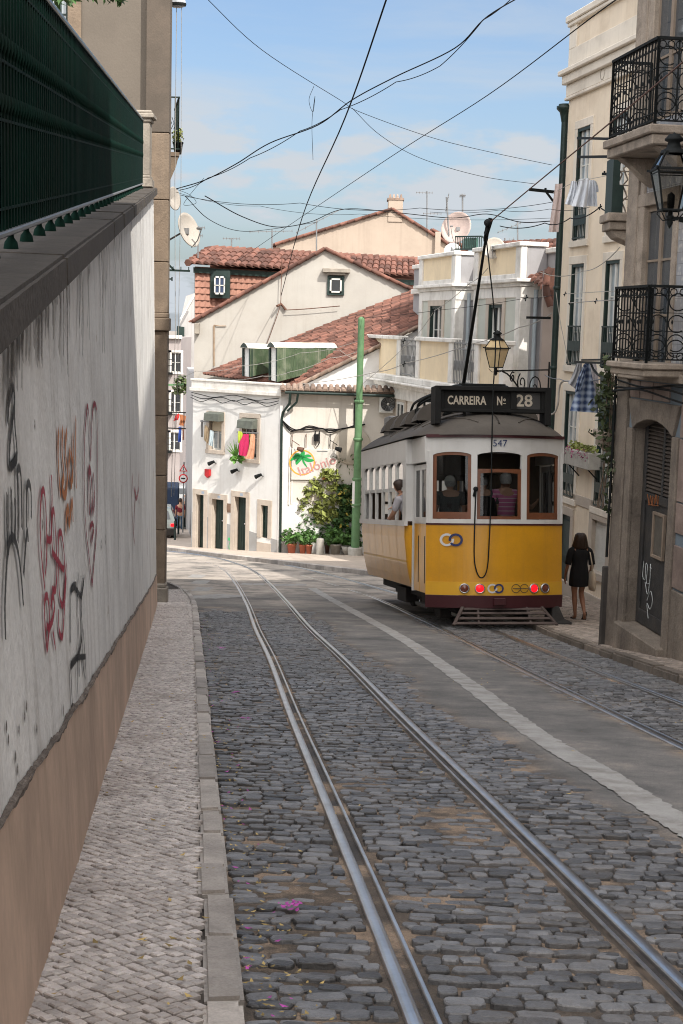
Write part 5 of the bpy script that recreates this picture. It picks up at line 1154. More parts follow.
for lab, (pl, pc, pr_, yt, yb) in (('left of the two', ((242, 348, 376, 58.9), (250, 348.5, 377, 57.9), (271, 349.5, 372, 59.2), 0, 0)), ('right of the two', ((268.5, 347.5, 380, 58.0), (277, 348, 382, 56.9), (338, 348.5, 366, 58.6), 0, 0))):
    a0, a1 = U(pl[0], pl[2], pl[3]), U(pl[0], pl[1], pl[3]); b0, b1 = U(pc[0], pc[2], pc[3]), U(pc[0], pc[1], pc[3]); c0, c1_ = U(pr_[0], pr_[2], pr_[3]), U(pr_[0], pr_[1], pr_[3])
    t = thing('roof_shelter', 'corrugated green and white shelter, '+lab+' on the corner house roof', 'roof shelter', b0)
    back = (a1-b1)*1.1; back.z = 0
    mb = MB(); n = 26
    rows = [[], []]
    for i in range(n*2+1):
        u = i/(n*2); off = (.035 if i % 2 else 0)*Vector((-.3, -1, 0)); rows[0].append(lerp(b0, c0, u)+off); rows[1].append(lerp(b1, c1_, u)+off)
    mb.grid(rows); d_ = back; mb.quad(c0, c1_, c1_+d_, c0+d_); mb.quad(a0+Vector((0, .05, 0)), a1, c1_+d_, c0+d_); loc(mb, b0).build('corrugated_side', corr, t, recalc=False)
    mb = MB(); e = (b1-a1); 
    for u0, u1, m_ in ((0, .16, 0), (.84, 1.0, 0)): mb.hexa([lerp(a0, b0, u0), lerp(a0, b0, u1), lerp(a0, b0, u1)+Vector((.1, .15, 0)), lerp(a0, b0, u0)+Vector((.1, .15, 0)), lerp(a1, b1, u0), lerp(a1, b1, u1), lerp(a1, b1, u1)+Vector((.1, .15, 0)), lerp(a1, b1, u0)+Vector((.1, .15, 0))])
    loc(mb, b0).build('post', woodG, t)
    mb = MB(); mb.quad(lerp(a0, b0, .16)+Vector((.05, .06, 0)), lerp(a0, b0, .84)+Vector((.05, .06, 0)), lerp(a1, b1, .84)+Vector((.05, .06, 0)), lerp(a1, b1, .16)+Vector((.05, .06, 0))); loc(mb, b0).build('end_panel', whiteP, t, recalc=False)
    mb = MB(); rows = []
    for q in range(7):
        th_ = PI*q/6; o_ = Vector((0, 0, .20*math.sin(th_)+.02)); u = q/6
        s0 = lerp(b1, a1, u)+o_+Vector((-.08, -.1, 0)); s1 = lerp(c1_, c1_+d_, u)+o_; rows.append([s0, s1])
    mb.grid(rows, smooth=True); mb.add([r[0] for r in rows], [tuple(range(7))], 1); loc(mb, b0).build('cap', [capw, woodG], t, recalc=False)
# sign board with palm on the right front
sx0, sx1, sz0, sz1 = WR.rect(291.5, 336, 449, 480, -.06)
t = thing('shop_sign', 'pale sign board with a palm tree and pink lettering on the corner house wall', 'sign', WR.world(sx0, -.04, sz0), WR.t)
W_, H_ = sx1-sx0, sz1-sz0; mb = MB(); mb.box(0, W_, -.05, .03, 0, H_); mb.build('board', mat('sign_board', (.6, .57, .52), .6, .1, 2, .05, 30, dirt=(.45, .41, .36), dirtamt=.5), t, bev=.006)
cx, cz, rr = .235*W_, .56*H_, .40*H_
mb = MB(); vs = []; n = 40
for k in range(n+1): a = 2*PI*k/n; vs.append([(cx+rr*q*math.cos(a), -.056, cz+rr*q*math.sin(a)) for q in (.93, 1.04)])
mb.grid(vs); mb.build('ring', mat('sign_orange', (.72, .34, .04), .6, .1, 3, 0), t, recalc=False)
mb = MB()
def blade(pts, w0):
    P = [Vector((cx+rr*x, -.058, cz+rr*z)) for x, z in pts]; Q = catmull(P, 5); n_ = len(Q); up_ = []; lo_ = []
    for i, q in enumerate(Q):
        d_ = Vector(Q[min(i+1, n_-1)]-Q[max(i-1, 0)]).normalized(); nn_ = Vector((-d_.z, 0, d_.x)); w_ = w0*rr*math.sin(PI*(.12+.88*i/(n_-1)))**.6*1.0
        up_.append(Vector(q)+nn_*w_); lo_.append(Vector(q)-nn_*w_)
    mb.grid([up_, lo_])
for pts, w0 in (([(0, .42), (.05, .75), (.12, .95)], .17), ([(0, .42), (-.5, .42), (-.98, .12)], .15), ([(0, .42), (-.35, .1), (-.45, -.2)], .16), ([(0, .42), (.45, .55), (.75, .5)], .12), ([(0, .42), (.5, .2), (.98, .2)], .15), ([(-.02, .5), (-.4, .62), (-.7, .38)], .13)): blade(pts, w0)
blade([(0, .4), (.15, .0), (.45, -.42)], .075); mb.build('palm', mat('sign_green', (.02, .3, .07), .6, .1, 3, 0), t, recalc=False)
mb = MB(); Mx = Matrix.Translation((.57*W_, -.06, .46*H_)) @ Matrix.Rotation(-.36, 4, 'Y') @ Matrix.Rotation(PI/2, 4, 'X') @ Matrix.Identity(4)
text_into(mb, 'Italónio', Mx, .42*H_, .004, bold=.004); mb.build('lettering', mat('sign_pink', (.52, .27, .25), .7, .3, 12, 0), t)
mb = MB(); mb.box(.56*W_, .80*W_, -.056, -.05, .92*H_, .95*H_); mb.build('small_line', grey_metal, t)
mb = MB(); mb.box(.70*W_, .9*W_, -.056, -.05, .02*H_, .24*H_); mb.build('orange_patch', mat('patch_orange', (.62, .25, .06), .6, .2, 5, 0), t)
for px, lab in ((292, 'left'), (306, 'm'), (330, 'r')):
    x_, z_ = WR.at(px, 445, -.05); x_ -= sx0; z_ -= sz0; zt_ = WR.at(px, 434)[1]-sz0; mb = MB(); mb.tube([(x_, .02, zt_), (x_, -.05, zt_-.05), (x_, -.06, z_-.1)], .018, 5)
    if lab != 'm': mb.tube([(x_, -.05, lerp(zt_, z_, .55)), (x_+.28, -.3, lerp(zt_, z_, .95))], .015, 5); mb.tube([(x_+.2, -.28, z_-.1), (x_+.42, -.36, z_-.16)], [.07, .1], 8)
    mb.build('lamp_arm', brownIron if lab != 'r' else iron, t)
t = thing('wall_disc', 'large round beige disc on the wall behind the green pole', 'disc', WR.world(WR.at(352, 446)[0], -.05, WR.at(352, 446)[1]), WR.t)
mb = MB(); mb.lathe([(.001, 0), (.7, .03), (.74, .0), (.74, -.05), (.001, -.05)], 32, 0, (0, 0, 0), Matrix.Rotation(PI/2, 3, 'X')); mb.build('disc_face', mat('disc_beige', (.45, .4, .33), .8, .1, 2, .1, 20), t)
ac = WR.rect(379.5, 393, 395, 413, -.3); t = thing('air_conditioner', 'white air conditioner unit beside the tram roof on the corner house', 'air conditioner', WR.world(ac[0], -.36, ac[2]), WR.t)
mb = MB(); W_, H_ = ac[1]-ac[0], ac[3]-ac[2]; mb.box(0, W_, 0, .3, 0, H_); mb.build('case', woodW, t, bev=.02)
mb = MB(); Mx = Matrix.Rotation(PI/2, 3, 'X'); c_ = (W_*.62, -.01, H_*.5)
for r_ in np.linspace(.05, H_*.38, 6): mb.lathe([(r_, -.006), (r_+.02, .006)], 20, 0, c_, Mx)
mb.lathe([(.001, -.004), (H_*.4, -.004)], 22, 1, c_, Mx); mb.lathe([(.001, .02), (.05, .015), (.05, 0)], 10, 2, c_, Mx); mb.build('fan_grille', [grey_metal, iron, woodW], t)

# ------------------------------------------------------------------ gabled house, mansard house and far gable
def poly_house(name, label, pts, Y0_, depth, mw, mroof, verge_r=.1, skew=0, roofs=True, vm=None):
    """pts: image outline of the gable wall (left eave, apex, right eave) at distance Y0_; wall goes down into the ground."""
    L0, A0, R0 = [U(p[0], p[1], Y0_+skew*(p[0]-pts[0][0])/100) for p in pts]; g = float(gz(Y0_))-2; o = Vector((lerp(L0.x, R0.x, .5), Y0_, g)); t = thing(name, label, 'house', o); dv = Vector((-.02*depth, depth, 0))
    mb = MB(); base = [Vector((L0.x, L0.y, g)), Vector((R0.x, R0.y, g)), R0, A0, L0]; mb.prism(base, dv); loc(mb, o).build('wall', mw, t)
    if roofs:
        mb = MB(); up_ = Vector((0, -.12, .06)); roof_quad(mb, A0+dv+up_, A0+up_, L0+up_+(L0-A0)*.03, L0+dv+up_+(L0-A0)*.03, .24, .09, .45); roof_quad(mb, A0+up_, A0+dv+up_, R0+dv+up_+(R0-A0)*.03, R0+up_+(R0-A0)*.03, .24, .09, .45)
        for s_, e in ((A0, L0), (A0, R0)):
            n = max(3, int((e-s_).length/.42))
            for k in range(n): p_ = lerp(s_, e, k/n)+Vector((0, -.12, .1)); q_ = lerp(s_, e, (k+1.1)/n)+Vector((0, -.12, .07)); mb.tube([p_, q_], [verge_r*.8, verge_r], 6)
        loc(mb, o).build('roof', mroof, t)
    return t, o, (L0, A0, R0)
t, o, (L0, A0, R0) = poly_house('gabled_house', 'beige gabled house with one small green framed attic window above the white corner house', ((194.5, 322), (325, 250.5), (424, 297)), 62.3, 5, gableP, tileR)
w0, w1 = U(327.5, 275.5, 62.2), U(344, 295.5, 62.2); mb = MB(); mb.box(w0.x, w1.x, 62.2, 62.32, w1.z, w0.z); f_ = loc(mb, o).build('window', woodG, t, bev=.01)
iw = .14; mb = MB(); x0_, x1_, z0_, z1_ = w0.x+iw*.8, w1.x-iw*.8, w1.z+iw*.8, w0.z-iw*.8
for q in ((x0_, x1_, z0_, z0_+.07), (x0_, x1_, z1_-.07, z1_), (x0_, x0_+.07, z0_, z1_), (x1_-.07, x1_, z0_, z1_)): mb.box(q[0], q[1], 62.16, 62.2, q[2], q[3])
loc(mb, o).build('sash', woodW, f_); mb = MB(); mb.box(x0_, x1_, 62.185, 62.195, z0_, z1_); loc(mb, o).build('pane', glassD, f_)
h0, h1 = U(322.5, 268, 62), U(350, 273, 62); mb = MB(); mb.box(h0.x, h1.x, 61.95, 62.35, h1.z, h0.z); mb.box(h0.x+.2, h1.x-.2, 62.05, 62.35, h1.z-.1, h1.z); loc(mb, o).build('hood', stoneG, t, bev=.02)
mb = MB(); p_ = U(214, 325, 62.25); q_ = U(214, 366, 62.25); mb.tube([U(226, 326, 62.25), U(219, 326, 62.25), p_], .02, 5); mb.bar(p_, q_, .05, .02); loc(mb, o).build('rust_stain', mat('rust_stain', (.3, .2, .12), .9, .3, 3, 0), t)
c0_, c1_ = U(195, 323, 62.2), U(199.5, 334, 62.2); mb = MB(); mb.box(c0_.x, c1_.x, 61.9, 62.3, c1_.z, c0_.z); loc(mb, o).build('corner_block', stoneG, t, bev=.02)
# lower drop of cables on the gable
mb = MB(); mb.tube(catmull([U(282, 258, 62.1), U(281, 290, 62.1), U(280, 306, 62.1), U(272, 330, 62.1), U(266, 346, 62.1)], 5), .018, 5); mb.tube([U(277, 306, 61.9), U(281, 304, 62.2), U(286, 310, 62.2)], .06, 5); mb.tube(catmull([U(286, 310, 62.1), U(305, 309, 62.1), U(340, 306, 62.1)], 4), .02, 4); loc(mb, o).build('cables', brownIron, t)
# mansard
ml, mr_ = 66.0, 72.5
def MU(px, py): return U(px, py, lerp(ml, mr_, (px-190)/230))
o = Vector((U(250, 300, 68).x, 68, float(gz(68))-1)); t = thing('mansard_house', 'house with red tile hung attic walls and a pantile roof behind the beige gable', 'house', o)
bk = Vector((0, 5, 0)); mb = MB(); B0, B1, T0, T1 = MU(194.5, 420), MU(424, 430), MU(194.5, 267), MU(424, 281)
mb.hexa([B0, B1, B1+bk, B0+bk, T0, T1, T1+bk, T0+bk]); loc(mb, o).build('wall', gableP, t)
mb = MB(); a, b_, c, d = MU(195, 326), MU(424, 336), MU(424, 280), MU(195, 267); fr_ = Vector((0, -.06, 0))
n = 44
for i in range(n):
    u0, u1 = i/n, (i+1)/n
    for j in range(9):
        v0, v1 = j/9, (j+1.08)/9; p_ = [lerp(lerp(a, d, v), lerp(b_, c, v), u) for u, v in ((u0, v0), (u1, v0), (u1, v1), (u0, v1))]; um = (u0+u1)/2
        m0, m1 = lerp(lerp(a, d, v0), lerp(b_, c, v0), um), lerp(lerp(a, d, v1), lerp(b_, c, v1), um); o1 = Vector((0, -.10, 0)); o2 = Vector((0, -.04, 0))
        mb.add([p_[0]+o1*.7, m0+o1*1.7, p_[1]+o1*.7, p_[2]+o2*.7, m1+o2*1.7, p_[3]+o2*.7], [(0, 1, 4, 5), (1, 2, 3, 4)])
loc(mb, o).build('tile_hanging', tileW, t, recalc=False)
mb = MB(); a, b_ = MU(194, 267.5), MU(424, 281); mb.hexa([a+Vector((0, -.25, -.24)), b_+Vector((0, -.25, -.24)), b_+Vector((0, .2, -.24)), a+Vector((0, .2, -.24)), a+Vector((0, -.3, 0)), b_+Vector((0, -.3, 0)), b_+Vector((0, .2, 0)), a+Vector((0, .2, 0))]); loc(mb, o).build('fascia', woodG, t)
mb = MB(); e0, e1, r0, r1 = MU(189.5, 264), MU(426, 277), MU(207, 250)+Vector((0, 1.6, .15)), MU(426, 262)+Vector((0, 1.6, .15)); e0 += Vector((0, -.6, 0)); e1 += Vector((0, -.6, 0)); roof_quad(mb, r0, r1, e1, e0, .36, .155, .6); n = 34
for k in range(n): mb.tube([lerp(r0, r1, k/n), lerp(r0, r1, (k+1.1)/n)+Vector((0, 0, .04))], [.13, .16], 6)
for k in range(6): mb.tube([lerp(r0, e0, k/6), lerp(r0, e0, (k+1.1)/6)+Vector((0, 0, .04))], [.13, .17], 6)
roof_quad(mb, r0, r1, r1+Vector((0, 5, -2)), r0+Vector((-.5, 5, -2)), .5, .15, .8); loc(mb, o).build('roof', tileR, t)
w0, w1 = MU(211, 270.5)+Vector((0, -.25, 0)), MU(231, 299)+Vector((0, -.25, 0)); mb = MB(); mb.box(w0.x, w1.x, w0.y, w0.y+.3, w1.z, w0.z); f_ = loc(mb, o).build('window', woodG, t, bev=.01)
w0, w1 = MU(215.5, 276.5), MU(226.5, 295); yy = w0.y-.62; mb = MB(); xm = (w0.x+w1.x)/2; zm_ = (w0.z+w1.z)/2
for q in ((w0.x, w1.x, w1.z, w1.z+.08), (w0.x, w1.x, w0.z-.08, w0.z), (w0.x, w0.x+.06, w1.z, w0.z), (w1.x-.06, w1.x, w1.z, w0.z), (xm-.03, xm+.03, w1.z, w0.z), (w0.x, w1.x, zm_-.02, zm_+.02)): mb.box(q[0], q[1], yy, yy+.06, q[2], q[3])
loc(mb, o).build('sash', woodW, f_); mb = MB(); mb.box(w0.x, w1.x, yy+.04, yy+.05, w1.z, w0.z); loc(mb, o).build('pane', mat('pane_blue', (.05, .07, .12), .1, .1, 1, 0), f_)
# far gable with chimney
t, o, (L0, A0, R0) = poly_house('far_gable_house', 'tall ochre gabled house with a chimney at its apex, the highest roof on the skyline', ((276, 245.5), (392, 210.5), (454, 249)), 82, 7, gableP2, tileR, .11)
c0_, c1_ = U(388.5, 199, 82), U(402.5, 216, 82); mb = MB(); mb.box(c0_.x, c1_.x, 81.94, 83.2, c1_.z-.35, c0_.z); ch = loc(mb, o).build('chimney', gableP2, t, bev=.02)
mb = MB(); mb.box(c0_.x-.06, c1_.x+.06, 81.9, 83.3, c0_.z-.05, c0_.z+.06)
for k in range(4): x_ = lerp(c0_.x+.1, c1_.x-.1, k/3); mb.hexa([(x_-.08, 81.95, c0_.z+.06), (x_+.08, 81.95, c0_.z+.06), (x_+.08, 83.2, c0_.z+.06), (x_-.08, 83.2, c0_.z+.06), (x_-.03, 82.2, c0_.z+.3), (x_+.03, 82.2, c0_.z+.3), (x_+.03, 83, c0_.z+.3), (x_-.03, 83, c0_.z+.3)])
loc(mb, o).build('chimney_cap', tileOld, ch)
p_, q_ = U(439, 232, 81.9), U(436.5, 300, 81.9); mb = MB(); mb.box(p_.x-.22, p_.x+.1, 81.75, 82.1, q_.z-3, p_.z); loc(mb, o).build('quoin', gableP2, t, bev=.02)
mb = MB(); p_, q_ = U(273, 244, 82), U(280, 256, 82); mb.box(p_.x, q_.x, 81.9, 84, q_.z, p_.z-.2); loc(mb, o).build('soffit', brownIron, t)
t, o, _ = poly_house('tile_roof_house', 'low house with an orange tiled roof under the big skyline satellite dish', ((400, 262), (432, 231), (468, 250)), 88, 6, tileW, tileR, .12)
# ------------------------------------------------------------------ house with bays and terrace
k_ = -.24; X0 = 16.08; MT = math.atan2(-1, .24); Mf = Fac(X0+k_*58.7, 58.7, MT, float(gz(52)))
mh = thing('terrace_house', 'cream and green tiled house with two projecting bays over a balustraded terrace', 'house', Mf.o, MT)
greenT = mat('green_tile_front', (.46, .47, .41), .5, .08, 2, .05, 30, dirt=(.36, .37, .33), dirtamt=.4); 
tb = []
for (xa, xb, wa, wb2) in ((419.5, 455.5, 430, 442), (474, 520.5, 488.5, 502)):
    tb.append((Mf.at(xa, 330)[0], Mf.at(xb, 330)[0], Mf.at(wa, 330)[0], Mf.at(wb2, 330)[0]))
zpar = Mf.at(440, 257.5)[1]; zcor = Mf.at(440, 291)[1]; zt0 = Mf.at(436, 306)[1]; zter = Mf.at(440, 378)[1]; zrail = Mf.at(440, 341)[1]
pr_ = .8; END = tb[1][1]+1.6
mb = MB(); mb.box(-.2, END, pr_, 8, -3, zpar-.2); mb.build('wall', greyP, mh)
for (xa, xb, wa, wb2) in tb:
    mb = MB(); o_ = (wa, wb2, zter, zt0); wall_mesh(mb, xa, xb, zter-.5, zcor, [o_], .2, 0, 1); mb.quad((xa, 0, zter-.5), (xa, pr_, zter-.5), (xa, pr_, zcor), (xa, 0, zcor), 2); mb.quad((xb, 0, zter-.5), (xb, pr_, zter-.5), (xb, pr_, zcor), (xb, 0, zcor), 2); bay = mb.build('bay', [greenT, frameS, greyP], mh, recalc=False)
    mb = MB()
    for x_ in (xa, xb-.38): mb.box(x_-.02, x_+.4, -.06, .3, zter-.3, zcor)
    mb.box(xa-.1, xb+.1, -.12, pr_, zcor, zcor+.12); mb.box(xa-.2, xb+.2, -.26, pr_, zcor+.12, zcor+.24); mb.box(xa-.05, xb+.05, -.05, pr_, zcor-.35, zcor-.0)
    for x_ in (xa, xb-.42): mb.box(x_-.02, x_+.44, -.1, .12, zcor+.24, zpar)
    mb.box(xa+.42, xb-.42, -.06, -.0, zcor+.24, zcor+.4); mb.box(xa-.06, xb+.06, -.16, pr_, zpar, zpar+.14); mb.build('bay_trim', trimP, bay, bev=.02)
    mb = MB(); mb.box(xa+.42, xb-.42, -.03, .1, zcor+.24, zpar); mb.build('parapet_panel', panelY, bay); mb = MB(); mb.box(xa+.02, xb-.01, .13, pr_-.02, zcor+.24, zpar-.01); mb.build('parapet_core', greyP, bay)
    wdo = window(bay, wa+.08, wb2-.04, zter, zt0, .12, woodW, glassD, 2, 3, .1); mb = MB(); mb.box(wa-.02, wa+.05, -.02, .16, zter, zt0); mb.box(wa+.05, wb2, .02, .1, zt0-.1, zt0); mb.build('shutter', woodG, wdo); surround(bay, *o_, frameS, .26, .04, False)
    mb = MB(); mb.tube([(xb+.05, pr_*.55, zter), (xb+.05, pr_*.55, zcor-.1)], .07, 8); mb.build('drainpipe', mat('pipe_greyblue', (.36, .41, .44), .6, .1, 3, 0), bay)
# parapet between and beside the bays
mb = MB()
for xa, xb in ((-.2, tb[0][0]), (tb[0][1], tb[1][0]), (tb[1][1], END)): mb.box(xa, xb, pr_-.12, pr_+.2, zcor, zcor+.2); mb.box(xa, xb, pr_-.1, pr_+.2, zpar-.2, zpar-.04); mb.box(xb-.25, xb, pr_-.06, pr_+.2, zcor, zpar-.2)
mb.build('recess_trim', trimP, mh, bev=.02)
# terrace
ty = -1.0; mb = MB(); mb.box(-.3, END, ty-.35, pr_, zter-.2, zter); mb.box(-.35, END, ty-.5, ty, zter-.28, zter-.2); mb.box(-.25, END, ty-.2, ty, zter-.45, zter-.28); mb.box(-.3, END, ty-.02, ty+.3, zter-.9, zter-.45); mb.build('terrace_slab', trimP, mh, bev=.02)
mb = MB(); mb.box(-.3, END, ty+.1, pr_, -3, zter-.3); mb.build('lower_wall', creamP, mh)
for k in range(4):
    xa = .5+k*3.6; w_ = window(mh, xa, xa+1.0, zter-3.4, zter-1.0, ty+.05, woodW, glassD, 2, 3, .09); surround(mh, xa, xa+1.0, zter-3.4, zter-1.0, frameS, .2, .05-ty*0, False).location.y = ty+.09
post = [-.1, .35]; segs = []
pan = [(-.15, tb[0][2]-.35), (tb[0][3]+.35, tb[1][2]-.5), (tb[1][3]+.5, END)]
mb = MB(); mp_ = MB()
for xa, xb in pan:
    for x_ in (xa, xb-.4): mb.box(x_, x_+.4, ty-.08, ty+.22, zter, zrail)
    mb.box(xa-.05, xb+.05, ty-.14, ty+.26, zrail, zrail+.14); mp_ = MB(); mp_.box(xa+.4, xb-.4, ty, ty+.12, zter, zrail); mp_.build('balustrade_panel', panelY, mh)
mb.build('balustrade', trimP, mh, bev=.02)
for xa, xb in ((pan[0][1], pan[1][0]), (pan[1][1], pan[2][0])):
    r = MB()
    for h in (zter+.08, zrail, zrail-.2): r.bar((xa, ty, h), (xb, ty, h), .04)
    n = int((xb-xa)/.16)
    for i in range(n+1): x_ = lerp(xa, xb, i/n); r.bar((x_, ty, zter), (x_, ty, zrail+.1), .022); r.tube([(x_+.06*math.cos(q), ty, lerp(zter, zrail, .45)+.2*math.sin(q)) for q in np.linspace(0, 2*PI, 9)], .012, 4)
    r.build('railing', grey_metal, mh)
mb = MB(); x0_ = Mf.at(522, 260, 3)[0]; 
aa = Mf.world(tb[1][0]+2.0, 1.2, zpar+.25); 
r0, r1 = U(497, 246, 50), U(556, 243.5, 47); e0, e1 = U(500, 256, 47.5), U(560, 300, 42)
RM = Matrix.Translation(Mf.o) @ Matrix.Rotation(MT, 4, 'Z'); RI = RM.inverted()
mb = MB(); roof_quad(mb, r0, r1, e1, e0, .3, .12, .5)
for k in range(10): mb.tube([lerp(r0, r1, k/10), lerp(r0, r1, (k+1.1)/10)+Vector((0, 0, .04))], [.12, .15], 6)
p_ = [U(x_, y_, 41.8) for x_, y_ in ((551, 268), (547.5, 274), (546, 285), (547, 296), (551, 306))]
for a_, b2 in zip(p_[:-1], p_[1:]): mb.tube([a_, b2], [.1, .12], 7)
mb.quad(U(549, 268, 41.9), U(560, 268, 41.9), U(560, 306, 41.9), U(549, 306, 41.9)); mb.v = [tuple(RI @ Vector(v)) for v in mb.v]; mb.build('roof', tileR, mh)
mb = MB(); a_ = U(543, 312, 42.2); b2 = U(560, 440, 42.2); mb.box(a_.x, b2.x+1.5, 42.2, 42.6, b2.z-3, a_.z+1.2); mb.v = [tuple(RI @ Vector(v)) for v in mb.v]; mb.build('end_wall', mat('brown_render', (.3, .25, .22), .9, .1, 1, .1, 20), mh)
gr = thing('roof_railing', 'small green roof terrace railing on top of the terrace house by the big dish', 'railing', U(466, 251, 53))
mb = MB(); a_, b2 = U(455, 250, 53)-gr.location, U(481, 250, 52)-gr.location; hgt = 13*53/1422
for h in (0.03, hgt): mb.bar(a_+Vector((0, 0, h)), b2+Vector((0, 0, h)), .05); mb.bar(b2+Vector((0, 0, h)), b2+Vector((.3, 1.5, h)), .05)
for k in range(15): p_ = lerp(a_, b2, k/14); mb.bar(p_, p_+Vector((0, 0, hgt)), .03)
mb.build('bars', ironG, gr); mb = MB(); mb.quad(a_+Vector((.3, .05, .05)), b2+Vector((-.1, .05, .05)), b2+Vector((-.1, .05, hgt-.05)), a_+Vector((.3, .05, hgt-.05))); mb.build('mesh_panel', mat('mesh_green', (.1, .2, .16), .7, .3, 6, 0), gr, recalc=False)
dish('satellite_dish', 'huge rusty mesh satellite dish on the skyline roof', U(458, 229, 56), U(458, 252, 56), (-.45, -.8, .25), .62, mat('dish_rosy', (.46, .36, .32), .7, .2, 3, .05, 20), .2)
dish('satellite_dish', 'white satellite dish lying on the roof edge of the terrace house beside the trolley pole', U(494, 249, 47), U(494, 256, 47.3), (-.2, -.9, .3), .36, dishM)
dish('satellite_dish', 'small white satellite dish low on the skyline below the big rusty dish', U(452.5, 251, 54), U(452.5, 262, 54.3), (-.2, -.9, .5), .3, whiteP)
def antenna(label, px, py0, py1, Y, arms):
    b_ = U(px[0], py1, Y); tt = thing('antenna', label, 'antenna', b_); mb = MB(); top = U(px[1], py0, Y)-b_; mb.tube([(0, 0, 0), top], .035, 5); mb.build('mast', grey_metal, tt); mb = MB()
    for (f, dx0, dx1, dz) in arms:
        c = top*f; mb.bar(c+Vector((dx0, 0, -dz)), c+Vector((dx1, 0, dz)), .03); n = 6
        for k in range(n): p_ = lerp(c+Vector((dx0, 0, -dz)), c+Vector((dx1, 0, dz)), k/(n-1)); mb.bar(p_+Vector((0, -.3, 0)), p_+Vector((0, .3, 0)), .016); mb.bar(p_+Vector((0, 0, -.08)), p_+Vector((0, 0, .08)), .016)
    mb.build('array', grey_metal, tt)
antenna('tall aerial with a short cross arm right of the chimney', (427, 427), 191, 236, 82, ((.96, -.6, .3, 0), (.5, -.2, .8, 0)))
antenna('rusty leaning mast in front of the big dish', (450, 446.5), 197, 252, 56, ((.9, -.03, .06, .3),))
antenna('thin lattice mast rising behind the big dish', (463, 462.5), 194, 250, 57, ((.97, -.1, .1, 0), (.6, -.2, .2, 0)))
antenna('aerial with a long slanting boom above the beige gable', (316.5, 316.5), 219, 254, 66, ((.95, -.9, 1.1, .55),))
antenna('aerial with a horizontal boom over the mansard roof', (272, 272), 229, 254, 72, ((.9, -1.1, 1.0, .05),))
antenna('small aerial at the left end of the mansard roof', (231.5, 231.5), 238, 251, 70, ((.95, -.4, .4, 0),))
antenna('thin aerial left of the mansard roof behind the cream dish', (198, 198), 226, 258, 66, ((.95, -.25, .3, 0), (.7, -.2, .2, 0)))
antenna('small aerial right of the trolley pole head', (518, 517.5), 222, 252, 60, ((.8, -.8, .1, .2),))
antenna('little aerial on the terrace house roof above the lantern', (505, 505), 238, 252, 52, ((.7, -.4, .3, .1),))
# ------------------------------------------------------------------ tram
tf = Vector((-.134, 1, -.132)).normalized(); tr_ = tf.cross(Vector((0, 0, 1))).normalized(); tu = tr_.cross(tf)
TO = Vector((2.83, 24.75, float(gz(24.75))+.03))
TM = Matrix.Translation(TO) @ Matrix(((tr_.x, tf.x, tu.x), (tr_.y, tf.y, tu.y), (tr_.z, tf.z, tu.z))).to_4x4() @ Matrix.Diagonal((1.055, 1, 1, 1))
tram = thing('tram', 'yellow and white vintage tram seen from behind with 28 on its roof sign', 'tram'); tram.matrix_world = TM
yelM = mat('tram_yellow', (.62, .29, .012), .3, .1, 1.6, .05, 3.5, dirt=(.40, .19, .02), dirtamt=.4, spec=.5, coat=.2, streak=.28, dirt2=(.26, .14, .04), fine=.03)
whtM = mat('tram_white', (.60, .585, .56), .4, .06, 1.2, .03, 20, dirt=(.42, .39, .35), dirtamt=.35, spec=.5, streak=.25, dirt2=(.3, .26, .22))
maroon = mat('tram_maroon', (.055, .012, .015), .4, .15, 3, .05, 30)
roofM = mat('tram_roof', (.085, .072, .06), .75, .18, 2, .15, 20, dirt=(.05, .042, .036), dirtamt=.5)
woodT = mat('tram_varnished_wood', (.16, .055, .022), .4, .2, 5, .05, 40, spec=.5)
under = mat('tram_underframe', (.028, .025, .023), .8, .3, 6, .2, 40, dirt=(.07, .05, .04), dirtamt=.5)
slatM = mat('lifeguard_slats', (.085, .062, .055), .85, .25, 6, .2, 40)
inM = mat('tram_interior', (.10, .07, .045), .7, .2, 4, .05, 30)
gT = glass_mat('tram_glass', (.82, .86, .86), .62); gS = glass_mat('tram_side_glass', (.8, .84, .84), .45, 1.2)
HB = 1.84; HW = 3.13; HG = 3.41
# plan of the end: nose facet and two angled facets
NX, EX, EY = .46, 1.185, .34
plan = [(-EX, EY), (-NX, .03), (0, 0), (NX, .03), (EX, EY)]
def end_strip(mb, z0, z1, out=0, mi=0, tuck=0, th=.05, n=24, x0=-EX, x1=EX):
    def pt(x, o):                                                # rounded end plan
        a = abs(x)/EX; y = EY*(a**2.1); return Vector((x*(1+o*.35), y-o, 0))
    rows = [[], [], [], []]
    for i in range(n+1):
        x = lerp(x0, x1, i/n)
        for k, (z, o) in enumerate(((z0, out-tuck), (z1, out), (z1, out-th), (z0, out-th-tuck))): p = pt(x, o); p.z = z; rows[k].append(p)
    mb.grid(rows+[rows[0]], mi, False)
    for i in (0, n): mb.add([r[i] for r in rows], [(0, 1, 2, 3)], mi)
def ex_y(x): return EY*(abs(x)/EX)**2.1
mb = MB(); end_strip(mb, .56, HB-.03, 0, 0, .0); b_ = mb.build('rear_apron', yelM, tram); 
for p in b_.data.polygons: p.use_smooth = False
mb = MB(); end_strip(mb, .56, .80, .012, 0, 0, .02); mb.build('light_band', mat('tram_yellow_light', (.68, .36, .025), .35, .07, 1.2, .03, 20, dirt=(.4, .22, .05), dirtamt=.3, coat=.2), tram)
mb = MB(); end_strip(mb, .34, .565, .03, 0, .02, .12); mb.box(-.1, .1, -.12, .05, .40, .52); mb.build('bumper', maroon, tram, bev=.006)
mb = MB(); end_strip(mb, HB-.03, HB+.0, .012, 0, 0, .04); mb.build('waist_line', maroon, tram)
